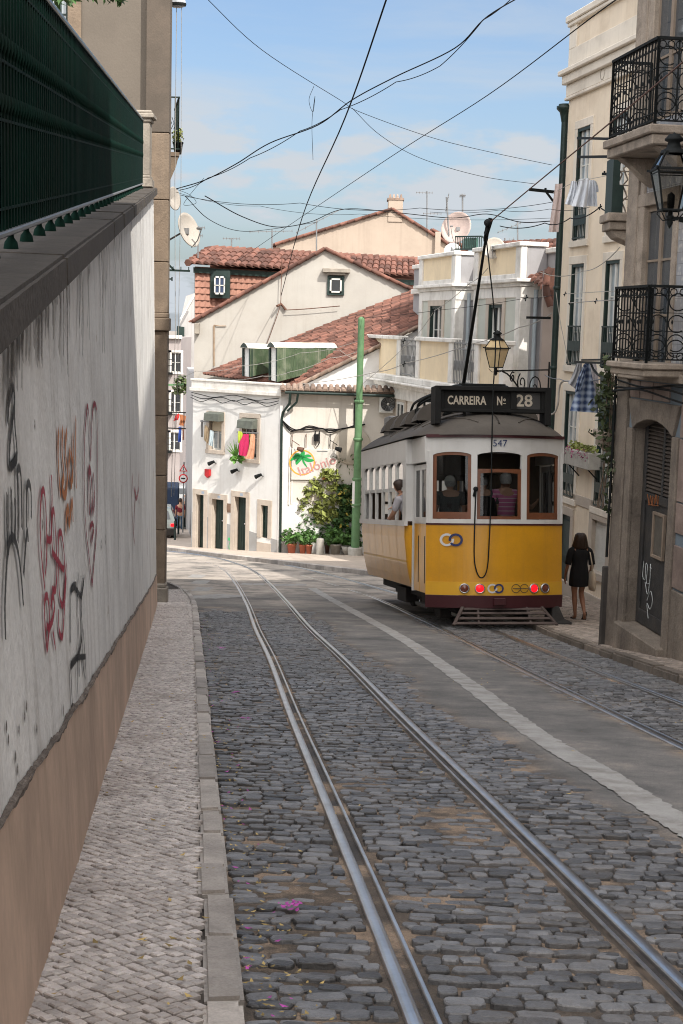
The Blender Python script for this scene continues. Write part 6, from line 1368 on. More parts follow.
mb = MB(); end_strip(mb, HB, HB+.075, .01, 0, 0, .06); end_strip(mb, HW-.02, HG-.04, .0, 0, 0, .06)
pil = [(-EX, -EX+.10), (-.475, -.375), (.385, .485), (EX-.09, EX)]
for a, c in pil: end_strip(mb, HB+.07, HW, .004, 0, 0, .07, 4, a, c)
# arched heads of the window openings
for a, c in ((-EX+.10, -.475), (-.375, .385), (.485, EX-.09)):
    n = 14; rows = [[], []]
    for i in range(n+1):
        u = i/n; x = lerp(a, c, u); rows[0].append((x, ex_y(x)-.004, HW)); rows[1].append((x, ex_y(x)-.004, HW-.075+.055*math.sin(PI*u)**.6))
    mb.grid(rows)
mb.build('rear_window_pillars', whtM, tram, recalc=False)
for k, (a, c) in enumerate(((-EX+.10, -.475), (-.375, .385), (.485, EX-.09))):
    mb = MB(); top = HW-.32 if k == 1 else HW-.03; w_ = .055
    end_strip(mb, HB+.08, HB+.08+(.12 if k != 1 else .05), -.012, 0, 0, .03, 8, a, c)
    end_strip(mb, HB+.09, top, -.014, 0, 0, .03, 2, a, a+w_); end_strip(mb, HB+.09, top, -.014, 0, 0, .03, 2, c-w_, c)
    n = 14; r0, r1 = [], []
    for i in range(n+1):
        u = i/n; x = lerp(a+.0, c-.0, u); z = (HW-.07+.05*math.sin(PI*u)**.6) if k != 1 else top; q = z-(.055 if k != 1 else .09-.03*math.sin(PI*u)); r0.append((x, ex_y(x)+.012, z)); r1.append((x, ex_y(x)+.012, q))
    mb.grid([r0, r1]); f_ = mb.build('rear_window', woodT, tram, recalc=False)
    mb = MB(); rows = [[], []]
    for i in range(9): x = lerp(a+.02, c-.02, i/8); rows[0].append((x, ex_y(x)+.03, HB+.1)); rows[1].append((x, ex_y(x)+.03, top-.03))
    mb.grid(rows); mb.build('pane', gT, f_, recalc=False)
# fascia number
mb = MB(); text_into(mb, '547', Matrix.Translation((.0, -.012, 3.26)) @ Matrix.Rotation(PI/2, 4, 'X'), .17, .004); mb.build('fleet_number', mat('ink_blue', (.03, .045, .12), .6, .1, 4, 0), tram)
mb = MB(); end_strip(mb, HG-.045, HG+.01, .05, 0, 0, .1); mb.build('gutter', maroon, tram)
# roof
rows = []; LEN = 8.45
def rw(y):
    e = min(y, LEN-y); return 1.345 if e > 1.3 else .40+(1.345-.40)*math.sqrt(max(0, 1-((1.3-e)/1.3)**2.6))
def rh(y):
    e = min(y, LEN-y); return .52 if e > 1.9 else .52*max(.0, 1-((1.9-e)/1.9)**2.6)**.5
def roofz(x, y):
    yo = y+.06; w_ = rw(max(0, min(LEN, yo)))
    return HG+rh(max(0, min(LEN, yo)))*max(0, 1-min(1, abs(x)/w_)**2.3)**.85
ysr = np.concatenate([np.linspace(-.06, .5, 10), np.linspace(.6, 2, 10), np.linspace(2.3, 6.5, 9), np.linspace(6.6, 7.9, 9), np.linspace(7.95, LEN-.06, 8)])
for y in ysr:
    w_ = rw(max(0, min(LEN, y+.06))); rows.append([(w_*math.sin(t*PI/2), y, roofz(w_*math.sin(t*PI/2), y)) for t in np.linspace(-1, 1, 27)])
mb = MB(); mb.grid(rows, smooth=True); mb.build('roof', roofM, tram)
def seam(pts): mb = MB(); mb.tube([Vector((x, y, roofz(x, y)+.008)) for x, y in pts], .014, 5); mb.build('roof_seam', roofM, tram)
seam([(x, .62+.5*(abs(x)/1.25)**3) for x in np.linspace(-1.15, 1.15, 15)]); 
for s_ in (-1, 1): seam([(s_*(.35+.5*t), -.0+.62*t+.12) for t in np.linspace(0, 1, 6)]); seam([(s_*.0, .05+.57*t) for t in np.linspace(0, 1, 4)])
seam([(x, 1.5) for x in np.linspace(-1.2, 1.2, 15)]); seam([(x, 4.2) for x in np.linspace(-1.2, 1.2, 15)])
for s_ in (-1, 1):
    for k in range(4):
        yv = 1.75+k*1.25; x = s_*.78; mb = MB(); rws = []
        for u in np.linspace(0, 1, 8):
            rws.append([(x+s_*.34*math.cos(t)*(1-.1*u), yv+u*.85, roofz(x, yv+1)-.04+(.34*math.sin(t))*math.sqrt(max(0, 1-u**2.5))) for t in np.linspace(0, PI, 11)])
        mb.grid(rws, smooth=True); mb.add(rws[0], [tuple(range(11))]); mb.build('ventilator', roofM, tram, recalc=False)
# trolley gear and roof hardware
mb = MB()
for s_ in (-.42, .42):
    mb.tube(catmull([(s_, .95, 4.2), (s_, 1.3, 4.38), (s_, 2.2, 4.43), (s_, 5.4, 4.43), (s_, 6.3, 4.3), (s_, 6.7, 3.85)], 5), .028, 6)
    for y in (1.6, 3.2, 4.8): mb.bar((s_, y, 3.7), (s_, y, 4.42), .04)
for y in np.arange(1.4, 6.0, .22): mb.bar((-.42, y, 4.43), (.42, y, 4.43), .035, .025)
mb.tube(catmull([(-.95, 2.2, 3.75), (-1.0, 2.3, 4.08), (-.8, 1.9, 4.26), (-.45, 1.5, 4.32)], 5), .022, 6); mb.tube(catmull([(-.95, 2.5, 3.75), (-.98, 2.6, 4.02), (-.8, 2.2, 4.2), (-.45, 1.8, 4.27)], 5), .018, 6); mb.build('roof_walkway', iron, tram)
mb = MB(); mb.box(-.55, -.2, 2.4, 2.9, 3.8, 4.2); mb.build('resistor_box', under, tram, bev=.02); mb = MB(); mb.box(-1.0, -.5, 5.6, 6.3, 3.6, 4.1); mb.build('resistor_box', grey_metal, tram, bev=.02)
for x, y in ((-.62, 1.45), (-.45, 1.75), (.45, 1.75)):
    mb = MB(); mb.lathe([(.05, 3.6), (.05, 3.72), (.09, 3.74), (.05, 3.78), (.09, 3.82), (.05, 3.86), (.09, 3.9), (.04, 3.95), (.10, 3.99), (.001, 4.03)], 12, 0, (x, y, .12)); mb.build('insulator', iron, tram)
mb = MB(); mb.sphere((-.38, 1.7, 4.24), .09, 8); mb.build('arrester', whtM, tram)
pb, pt_ = Vector((.25, 4.4, 4.42)), TM.inverted() @ U(488, 224, 25.0)
mb = MB(); mb.lathe([(.22, 4.3), (.22, 4.36), (.12, 4.42), (.12, 4.55), (.001, 4.58)], 14, 0, (.25, 4.4, 0)); mb.build('trolley_base', iron, tram)
mb = MB(); mb.tube([pb+(pb-pt_).normalized()*.5, pb, lerp(pb, pt_, .5), pt_], [.038, .038, .03, .021], 8); tp = mb.build('trolley_pole', iron, tram)
mb = MB(); dd = (pt_-pb).normalized(); mb.bar(pt_-dd*.45, pt_+dd*.02, .07, .05); mb.sphere(pt_+Vector((0, 0, .02)), .07, 8); mb.bar(pt_-dd*.12+Vector((-.02, 0, -.1)), pt_+Vector((.05, 0, .1)), .06); mb.build('trolley_head', iron, tp)
rp = [pt_-dd*.35, Vector((-.10, -.02, 5.3)), Vector((-.13, -.04, 4.2)), Vector((-.16, -.10, 3.3)), Vector((-.17, -.12, 2.3)), Vector((-.19, -.09, 1.5)), Vector((-.21, -.07, 1.08)), Vector((-.27, -.06, .90)), Vector((-.36, -.06, .92)), Vector((-.43, -.05, 1.2)), Vector((-.43, -.05, 1.8)), Vector((-.41, -.03, 2.42))]
mb = MB(); mb.tube(catmull(rp, 8), .012, 5); mb.sphere((-.41, -.02, 2.45), .045, 6); mb.bar((-.41, -.02, 2.45), (-.43, .03, 2.32), .035); mb.build('trolley_rope', iron, tram)
# destination box
sg = MB(); x0, x1, y0, y1, z0, z1 = -.98, .93, .42, .62, 3.84, 4.28; t_ = .055
sg.box(x0, x1, y0+.05, y1, z0, z1); sg.box(x0, x1, y0-.06, y0+.05, z1-t_, z1+.02); sg.box(x0, x1, y0, y0+.05, z0, z0+t_)
for a in (x0, x0+1.27, x1-.09): sg.box(a, a+.1, y0, y0+.05, z0+t_, z1-t_)
for a in (x0-.06, x1-.05): sg.box(a, a+.1, y0-.06, y1+.15, z0-.22, z1+.02)
for a in (-.5, .3): sg.bar((a, .55, 3.45), (a, .55, z0+.02), .05)
sign = sg.build('destination_box', mat('sign_black', (.013, .0125, .012), .7, .2, 5, .05, 40, spec=.2), tram, bev=.006)
cream = mat('sign_lettering', (.52, .45, .36), .7, .1, 10, 0)
mb = MB(); Rx = Matrix.Rotation(PI/2, 4, 'X')
text_into(mb, 'CARREIRA', Matrix.Translation((-.475, y0+.044, 4.045)) @ Rx @ Matrix.Diagonal((.68, 1, 1, 1)), .215, .006, bold=.005); text_into(mb, 'N', Matrix.Translation((.10, y0+.044, 4.045)) @ Rx @ Matrix.Diagonal((.62, 1, 1, 1)), .215, .006, bold=.006); text_into(mb, 'o', Matrix.Translation((.185, y0+.044, 4.08)) @ Rx @ Matrix.Diagonal((.7, .8, 1, 1)), .11, .006, bold=.005)
mb.box(.16, .21, y0+.042, y0+.047, 4.0, 4.013); mb.build('lettering', cream, sign)
mb = MB(); mb.box(x0+1.37, x0+1.41+.38, y0+.044, y0+.049, z0+.07, z1-.07); mb.build('number_panel', mat('panel_grey', (.05, .047, .045), .6, .2, 5, 0), sign)
mb = MB(); text_into(mb, '28', Matrix.Translation((.53, y0+.04, 4.055)) @ Rx, .30, .006, bold=.006); mb.build('number_lettering', cream, sign)
# rear lamps and emblems
def ring(mb, x, z, r0, r1, off=.02, a0=0, a1=2*PI, mi=0):
    n = 26; rows = []
    for i in range(n+1): a = lerp(a0, a1, i/n); rows.append([(x+r*math.cos(a), ex_y(x+r*math.cos(a))-off, z+r*math.sin(a)) for r in (r0, r1)])
    mb.grid(rows, mi)
redL = mat('tail_lamp_lit', (.6, .02, .03), .3, 0, 1, 0, emit=((1, .004, .012), .75)); redD = mat('lamp_lens_brown', (.16, .04, .02), .2, .1, 3, 0, coat=.6); chrome = mat('lamp_rim', (.5, .5, .5), .25, .1, 3, 0, metal=.9)
for x, lit in ((-.57, 0), (-.32, 1), (.62, 1), (.83, 0)):
    y_ = ex_y(x); sl_ = EY*2.1*(abs(x)/EX)**1.1/EX*(1 if x > 0 else -1); M3 = Matrix.Rotation(-math.atan(sl_)*-1, 3, 'Z') @ Matrix.Rotation(PI/2, 3, 'X')
    mb = MB(); mb.lathe([(.088, -.0), (.088, .035), (.072, .045), (.068, .03)], 18, 0, (x, y_-.012, .69), M3); L_ = mb.build('tail_lamp', chrome, tram)
    mb = MB(); mb.lathe([(.07, .03), (.05, .042), (.001, .048)], 16, 0, (x, y_-.012, .69), M3); mb.build('lens', redL if lit else redD, L_)
embW, embB, embD = mat('emblem_white', (.6, .58, .55), .5, 0, 1, 0), mat('emblem_blue', (.02, .03, .1), .5, 0, 1, 0), mat('emblem_dark', (.07, .05, .03), .6, 0, 1, 0)
mb = MB(); ring(mb, -.86, 1.545, .075, .115, .02, .62, 2*PI+.2); ring(mb, -.72, 1.545, .075, .115, .023, PI+.62, 3*PI+.2, 1); mb.build('emblem', [embW, embB], tram, recalc=False)
mb = MB(); ring(mb, -.11, .69, .055, .085, .028, .65, 2*PI+.2); ring(mb, .0, .69, .055, .085, .031, PI+.65, 3*PI+.2, 1); mb.build('emblem', [embW, embB], tram, recalc=False)
mb = MB(); ring(mb, .30, .69, .068, .08, .026, .3, 2*PI-.4); ring(mb, .45, .69, .068, .08, .028); mb.box(.25, .52, -.0+ex_y(.35)-.03, ex_y(.35)-.02, .683, .695); mb.build('emblem', embD, tram, recalc=False)
# saloon sides
SX = 1.31; S0, S1 = 1.80, 7.25
prof = [(1.175, .62), (1.22, .8), (1.265, 1.05), (1.29, 1.35), (SX, 1.55), (SX, HB-.06)]
def side_panel(mb, s_, y0, y1, prof, off=0):
    mb.grid([[(s_*(x+off), y, z) for x, z in prof] for y in np.linspace(y0, y1, 2)], 0, False)
for s_ in (-1, 1):
    mb = MB(); side_panel(mb, s_, S0, S1, prof)
    for yy in (S0, S1):                                          # rounded return to the bulkhead
        sg_ = -1 if yy == S0 else 1; rws = []
        for a in np.linspace(0, PI/2, 5): rws.append([(s_*(x-.16*(1-math.cos(a))), yy+sg_*.16*math.sin(a), z) for x, z in prof])
        mb.grid(rws, smooth=True)
    mb.build('side_panel', yelM, tram, recalc=False)
    mb = MB()
    for yy in np.linspace(S0+.02, S1-.02, 7)[1:-1]: mb.grid([[(s_*(x+.006), yy+d_, z) for x, z in prof] for d_ in (-.012, .012)])
    mb.grid([[(s_*(1.272+.004+dz*.1), yy, 1.08+dz) for dz in (0, .03)] for yy in (S0, S1)]); mb.build('side_beading', mat('bead_yellow', (.62, .36, .06), .4, .1, 3, 0), tram, recalc=False)
    mb = MB(); mb.box(*sorted((s_*(SX-.03), s_*(SX+.035))), S0-.165, S1+.165, HB-.07, HB+.03); mb.box(*sorted((s_*(SX-.05), s_*(SX+.01))), S0-.12, S1+.12, 2.99, HG-.02)
    for yy in (S0-.18, S1+.10): mb.box(*sorted((s_*(EX-.12), s_*(SX+.008))), yy, yy+.08, 2.93, HG-.02)
    for yy in (S0-.03, S1-.10): mb.box(*sorted((s_*(SX-.14), s_*(SX+.004))), yy-.12, yy+.22, HB+.02, 3.0)
    nw = 6; ya, yb = S0+.19, S1-.22
    for k in range(nw+1): yy = lerp(ya, yb, k/nw); mb.box(*sorted((s_*(SX-.06), s_*SX)), yy-.045, yy+.045, HB+.02, 3.0)
    for k in range(nw):
        y0_, y1_ = lerp(ya, yb, k/nw)+.045, lerp(ya, yb, (k+1)/nw)-.045; n = 8; r0, r1 = [], []
        for i in range(n+1): u = i/n; yy = lerp(y0_, y1_, u); r0.append((s_*SX, yy, 3.0)); r1.append((s_*SX, yy, 2.9+.08*math.sin(PI*u)**.6))
        mb.grid([r0, r1])
    mb.build('side_frame', whtM, tram, recalc=False, bev=0)
    for k in range(nw):
        y0_, y1_ = lerp(ya, yb, k/nw)+.045, lerp(ya, yb, (k+1)/nw)-.045; mb = MB(); mb.box(*sorted((s_*(SX-.05), s_*(SX-.01))), y0_, y1_, 2.43, 2.5)
        mb.box(*sorted((s_*(SX-.05), s_*(SX-.01))), y0_, y0_+.03, HB+.03, 2.99); mb.box(*sorted((s_*(SX-.05), s_*(SX-.01))), y1_-.03, y1_, HB+.03, 2.99); f_ = mb.build('side_window', woodW, tram)
        p = MB(); p.quad((s_*(SX-.03), y0_, 2.46), (s_*(SX-.03), y1_, 2.46), (s_*(SX-.03), y1_, 2.99), (s_*(SX-.03), y0_, 2.99)); p.build('pane', gS, f_, recalc=False)
        if s_ > 0: p = MB(); p.box(SX-.06, SX-.055, y0_, y1_, 2.3 if k < 2 else 1.9, 2.99); p.build('added_dark_sheet', inM, f_)  # dark sheets added behind the right windows to keep the saloon dark
    # platform ends: folding doors and step
    for (ya_, yb_, back) in ((EY, S0-.14, 0), (S1+.14, LEN-EY, 1)):
        if back: pass
        dx = s_*(EX-(.19 if back else .035)); mb = MB(); EXo = EX; EX_ = EX-(.16 if back else 0); far_ = ya_ if back else yb_; near_ = yb_ if back else ya_; mb.box(*sorted((s_*(EX_-.08), s_*EX_)), near_-.03, near_+.04, HB, HW); mb.box(*sorted((s_*(EX_-.06), s_*(EX_+.01))), far_-.03, far_+.01, .56, HW); mb.box(*sorted((s_*(EX_-.14), s_*(EX_+.03))), ya_, yb_, 2.93, HG-.02); mb.build('door_frame', whtM, tram, bev=.004)
        nlf = 2
        for q in range(nlf):
            a_ = lerp(ya_+.04, yb_-.08, q/nlf)+.012; b2 = lerp(ya_+.04, yb_-.08, (q+1)/nlf)-.012; xx = sorted((dx-.02, dx+.02)); mb = MB()
            mb.box(*xx, a_, b2, .58, HB-.02); mb.box(*xx, a_, a_+.07, HB-.02, 2.9); mb.box(*xx, b2-.07, b2, HB-.02, 2.9); mb.box(*xx, a_+.07, b2-.07, 2.8, 2.9); mb.box(*xx, a_+.07, b2-.07, HB-.02, HB+.1)
            d_ = mb.build('folding_door', [whtM, yelM], tram, bev=.004)
            for p in d_.data.polygons:
                if p.center.z < HB-.02: p.material_index = 1
            mb = MB(); mb.box(dx-.023, dx+.023, a_+.11, a_+.17, .75, 1.6); mb.build('door_slot', iron, d_)
            mb = MB(); mb.box(dx-.004, dx+.004, a_+.07, b2-.07, HB+.1, 2.8); mb.build('pane', gS, d_)
        if back: continue
        mb = MB();
        mb.box(*sorted((s_*(.75), s_*(EX-.04))), ya_+.05, yb_-.1, .3, .36); mb.box(*sorted((s_*(EX-.2), s_*(EX-.16))), ya_+.05, yb_-.1, .3, .6); mb.build('step', under, tram, bev=.006)
# floor, ceiling, interior
mb = MB(); mb.box(-1.12, 1.12, .35, LEN-.35, .86, .93); mb.build('floor', under, tram)
mb = MB(); mb.box(-1.15, 1.15, .4, LEN-.4, HG-.10, HG-.06); mb.build('ceiling', whtM, tram)
for yy in (S0, S1):
    mb = MB()
    for xa, xb, za, zb2 in ((-1.18, -.9, .64, 3.15), (.9, 1.18, .64, 3.15), (-.9, -.36, .64, 1.7), (.36, .9, .64, 1.7), (-.9, .9, 2.75, 3.15), (-.42, -.36, 1.7, 2.75), (.36, .42, 1.7, 2.75), (-.9, -.42, 2.2, 2.26), (.42, .9, 2.2, 2.26)): mb.box(xa, xb, yy-.03, yy+.03, za, zb2)
    mb.build('bulkhead', inM, tram)
for s_ in (-1, 1):
    for k in range(5):
        yy = 1.9+k*1.0; mb = MB(); mb.box(*sorted((s_*.45, s_*1.1)), yy, yy+.42, 1.3, 1.4); mb.box(*sorted((s_*.45, s_*1.1)), yy+.0, yy+.07, 1.4, 1.98); mb.box(*sorted((s_*.5, s_*1.05)), yy+.05, yy+.38, .93, 1.3); mb.build('seat', inM, tram, bev=.02)
# far end of the tram (front): closed end so the saloon reads dark
def fpt(b): return None
mb = MB(); end_strip(mb, .56, HB, 0, 0); end_strip(mb, HW-.02, HG-.04, 0, 0)
for a, c in pil: end_strip(mb, HB, HW, 0, 0, 0, .07, 4, a, c)
mb.v = [(x*.86, LEN-y, z) for x, y, z in mb.v]; mb.build('front_apron', yelM, tram)
# running gear
mb = MB(); mb.box(-.85, .85, 1.2, 7.2, .38, .56)
for s_ in (-1, 1):
    mb.box(*sorted((s_*.62, s_*.74)), 2.2, 6.2, .28, .42); mb.box(*sorted((s_*.7, s_*.95)), 3.7, 4.7, .2, .5); mb.box(*sorted((s_*.6, s_*.8)), 1.0, 1.5, .1, .5); mb.box(*sorted((s_*.55, s_*.62)), .5, 1.9, .22, .3)
    for yy in (2.6, 3.2, 5.2, 5.8): mb.lathe([(.05, .2), (.09, .22), (.09, .46), (.05, .48)], 8, 0, (s_*.68, yy, 0))
mb.box(-.5, .5, .9, 1.5, .2, .45); mb.lathe([(.001, 0), (.16, 0), (.16, .5), (.001, .5)], 12, 0, (-.55, 1.0, .36), Matrix.Rotation(PI/2, 3, 'X') @ Matrix.Scale(1, 3)); mb.build('underframe', under, tram, bev=.01)
for yy in (2.9, 5.5):
    for s_ in (-1, 1):
        mb = MB(); My = Matrix.Rotation(PI/2, 3, 'Y'); mb.lathe([(.001, -.05), (.38, -.05), (.40, -.04), (.40, .04), (.36, .06), (.30, .03), (.1, .05), (.001, .06)], 24, 0, (s_*.47, yy, .40), My); mb.build('wheel', under, tram)
lg = MB(); yb0, yt0 = -.12, .12
for k, (z, hwid, y_) in enumerate(((.09, .86, -.20), (.17, .80, -.12), (.255, .74, -.04), (.325, .70, .02))): lg.bar((-hwid+.08, y_, z), (hwid+.08, y_, z), .022, .052, upv=(0, 1, 1))
for s_ in (-1, 1): lg.bar((s_*.88+.08, -.21, .06), (s_*.68+.08, .04, .36), .06, .03); lg.bar((s_*.45+.08, -.18, .06), (s_*.42+.08, .05, .36), .035, .02)
lg.build('lifeguard', slatM, tram, bev=.004)
mb = MB(); mb.prism([(1.0, .25, .36), (1.12, .25, .36), (1.2, .2, .14), (1.32, .15, .08), (1.32, .15, .03), (.98, .2, .03)], (0, .5, 0)); mb.build('fender', under, tram, bev=.01)

# ------------------------------------------------------------------ people
skinM = mat('skin', (.42, .23, .15), .55, .08, 6, 0); skinT = mat('skin_tanned', (.30, .145, .085), .5, .08, 6, 0); hairD = mat('hair_brown', (.035, .018, .011), .45, .3, 30, .3, 90); hairG = mat('hair_grey', (.3, .29, .28), .6, .3, 30, .3, 90); hairB = mat('hair_dark', (.02, .016, .013), .5, .3, 30, .3, 90)
blackC = mat('black_cloth', (.008, .008, .009), .9, .2, 6, .2, 40); pinkC = bpy.data.materials.new('pink_striped_cloth'); pinkC.use_nodes = True
N = pinkC.node_tree.nodes; L = pinkC.node_tree.links; t_ = N.new('ShaderNodeTexCoord'); wv = N.new('ShaderNodeTexWave'); wv.bands_direction = 'Z'; wv.inputs['Scale'].default_value = 4.2; r_ = N.new('ShaderNodeValToRGB'); L.new(t_.outputs['Object'], wv.inputs['Vector']); L.new(wv.outputs[1], r_.inputs[0]); r_.color_ramp.elements[0].position = .86; r_.color_ramp.elements[0].color = (.50, .13, .27, 1); r_.color_ramp.elements[1].position = .93; r_.color_ramp.elements[1].color = (.6, .45, .5, 1); L.new(r_.outputs[0], N['Principled BSDF'].inputs['Base Color']); N['Principled BSDF'].inputs['Roughness'].default_value = .9
darkC = mat('dark_grey_cloth', (.035, .045, .045), .9, .2, 6, .2, 40); greyC = mat('grey_cloth', (.4, .38, .4), .9, .1, 6, .2, 30); capC = mat('cap_cloth', (.42, .41, .37), .9, .1, 6, 0); teal = mat('teal_cloth', (.03, .12, .14), .9, .1, 6, 0); redC = mat('dark_red_cloth', (.14, .012, .02), .9, .1, 6, 0); denim = mat('denim', (.05, .09, .15), .9, .15, 6, 0); bagM = mat('canvas_bag', (.55, .45, .34), .9, .12, 8, .2, 40)
def fingers(V, E, base_i, hand, dirv, side, s=1.0):
    """five fingers rooted inside the palm"""
    hand = Vector(hand); d = Vector(dirv).normalized(); sd = Vector(side).normalized(); nrm = d.cross(sd)
    for k, (u, ln) in enumerate(((-.026, .062), (-.009, .072), (.009, .068), (.025, .054))):
        a = len(V); p = hand+d*.035*s+sd*u*s; V.append((*p, .010*s)); V.append((*(p+d*ln*.55*s+nrm*.008*s), .0085*s)); V.append((*(p+d*ln*s+nrm*.024*s), .007*s)); E += [(base_i, a), (a, a+1), (a+1, a+2)]
    a = len(V); p = hand-sd*.032*s-d*.005*s; V.append((*p, .011*s)); V.append((*(p-sd*.018*s+d*.034*s+nrm*.012*s), .009*s)); E += [(base_i, a), (a, a+1)]
# --- woman walking down the pavement
wp_ = G(577, 619, .1); WH = 1.66
wo_ = thing('person', 'woman with brown hair in a short black dress walking away with a pale shoulder bag', 'person', wp_, math.radians(8))
# local: y forward (away), x right
V = [(0, .0, .90, (.135, .11)), (0, 0, 1.03, (.115, .085)), (0, .01, 1.17, (.13, .09)), (0, .01, 1.30, (.145, .085)), (0, .0, 1.375, (.075, .06)), (0, .005, 1.43, (.047, .05)), (0, .02, 1.49, (.062, .075)), (0, .02, 1.56, (.073, .088)), (0, .015, 1.63, (.055, .066)), (0, .125, 1.545, .012)]
E = [(0, 1), (1, 2), (2, 3), (3, 4), (4, 5), (5, 6), (6, 7), (7, 8), (7, 9)]
def limb(V, E, root, pts):
    prev = root
    for p in pts: V.append(p); E.append((prev, len(V)-1)); prev = len(V)-1
    return prev
limb(V, E, 0, [(-.085, .0, .84, .087), (-.085, -.0, .68, .076), (-.075, .01, .49, .052), (-.068, -.012, .36, .054), (-.055, -.03, .12, .032), (-.05, -.035, .055, .034), (-.052, .05, .022, .03), (-.055, .13, .014, .022)])
limb(V, E, 0, [(.085, .0, .84, .087), (.085, .04, .68, .075), (.078, .075, .50, .052), (.075, -.02, .39, .054), (.075, -.17, .20, .034), (.075, -.22, .155, .032), (.08, -.205, .09, .03), (.085, -.19, .035, .022)])
h = limb(V, E, 3, [(-.165, 0, 1.335, .052), (-.215, -.01, 1.19, .042), (-.235, -.02, 1.06, .036), (-.25, .02, .93, .032), (-.255, .05, .83, .024), (-.255, .06, .785, (.022, .036))]); fingers(V, E, h, (-.255, .065, .765), (0, .15, -1), (0, 1, .15), .95)
h = limb(V, E, 3, [(.165, 0, 1.335, .052), (.215, -.02, 1.19, .042), (.24, -.03, 1.06, .036), (.25, .06, .95, .031), (.245, .13, .88, .024), (.24, .16, .85, (.022, .036))]); fingers(V, E, h, (.24, .18, .835), (0, .5, -.8), (0, .8, .5), .95)
b_ = skin('body', V, E, skinT, wo_)
mb = MB(); rws = []
for z, rx, ry in ((.645, .180, .150), (.66, .184, .154), (.74, .186, .156), (.85, .182, .152), (.95, .172, .146), (1.06, .150, .118), (1.15, .156, .116), (1.25, .172, .118), (1.31, .172, .108), (1.352, .145, .088), (1.372, .088, .066)):
    rws.append([((rx+.006*math.sin(5*a+z*9)*(1.3-z))*math.cos(a), .005+(ry+.006*math.sin(7*a+z*6)*(1.3-z))*math.sin(a), z) for a in np.linspace(0, 2*PI, 33)])
mb.grid(rws, smooth=True)
for s_ in (-1, 1): mb.tube(catmull([(s_*.12, 0, 1.335), (s_*.175, -.0, 1.305), (s_*.212, -.012, 1.19), (s_*.236, -.02, 1.06)], 4), [.07]*5+[.066]*4+[.062]*4, 10, caps=False)
mb.build('dress', blackC, wo_, recalc=False)
mb = MB()
rws = []
for i, (z, rx, ry) in enumerate(((1.665, .02, .03), (1.655, .06, .075), (1.62, .088, .108), (1.56, .102, .118), (1.50, .112, .112), (1.44, .125, .105), (1.39, .132, .098), (1.365, .12, .088), (1.355, .09, .07))):
    row = []
    for k in range(33):
        a = PI*1.0+PI*1.35*(k/32-.5)*1.0+PI/2*1.0; w_ = 1+.05*math.sin(k*1.9+i*.6)+.03*math.sin(k*4.1)
        row.append((1.15*rx*w_*math.cos(a), .015+1.1*ry*w_*math.sin(a), z-(.02*math.sin(k*2.7) if i > 5 else 0)))
    rws.append(row)
mb.grid(rws, smooth=True); mb.build('hair', hairD, wo_, recalc=False)
mb = MB(); mb.tube([(.13, .02, 1.36), (.17, -.07, 1.30), (.21, -.10, 1.1), (.23, -.07, .93)], .012, 5); mb.tube([(.13, .03, 1.36), (.18, .09, 1.30), (.24, .07, 1.1), (.25, .0, .93)], .012, 5)
rws = []
for z, wy, tx in ((.94, .11, .02), (.90, .15, .045), (.8, .165, .06), (.66, .165, .06), (.58, .14, .045), (.565, .06, .02)):
    rws.append([(.245+.03*(.94-z)+tx*math.cos(a)*(1+.1*math.sin(3*a)), -.04+wy*math.sin(a), z+.015*math.sin(a*2)) for a in np.linspace(0, 2*PI, 17)])
mb.grid(rws, smooth=True); mb.add(rws[-1][:-1], [tuple(range(16))]); mb.build('shoulder_bag', bagM, wo_, recalc=False)
for (x_, y_, z_, pit_) in ((-.054, .045, .0, 0), (.085, -.17, .075, -1.15)):
    mb = MB(); Mx = Matrix.Translation((x_, y_, z_)) @ Matrix.Rotation(pit_, 4, 'X'); ol = [(-.035, -.11), (-.04, -.05), (-.035, .0), (-.045, .07), (-.03, .125), (.0, .14), (.03, .12), (.042, .06), (.035, 0), (.038, -.06), (.03, -.11), (0, -.125)]
    mb.add([Mx @ Vector((a, b, c)) for c in (-.014, .008) for a, b in ol], [tuple(range(12))[::-1], tuple(range(12, 24))]+[(i, (i+1) % 12, 12+(i+1) % 12, 12+i) for i in range(12)]); mb.tube([Mx @ Vector((-.045, .03, 0)), Mx @ Vector((0, .05, .045)), Mx @ Vector((.045, .03, 0))], .01, 5); mb.build('sandal', mat('sandal_brown', (.03, .017, .012), .7, .2, 8, 0), wo_)
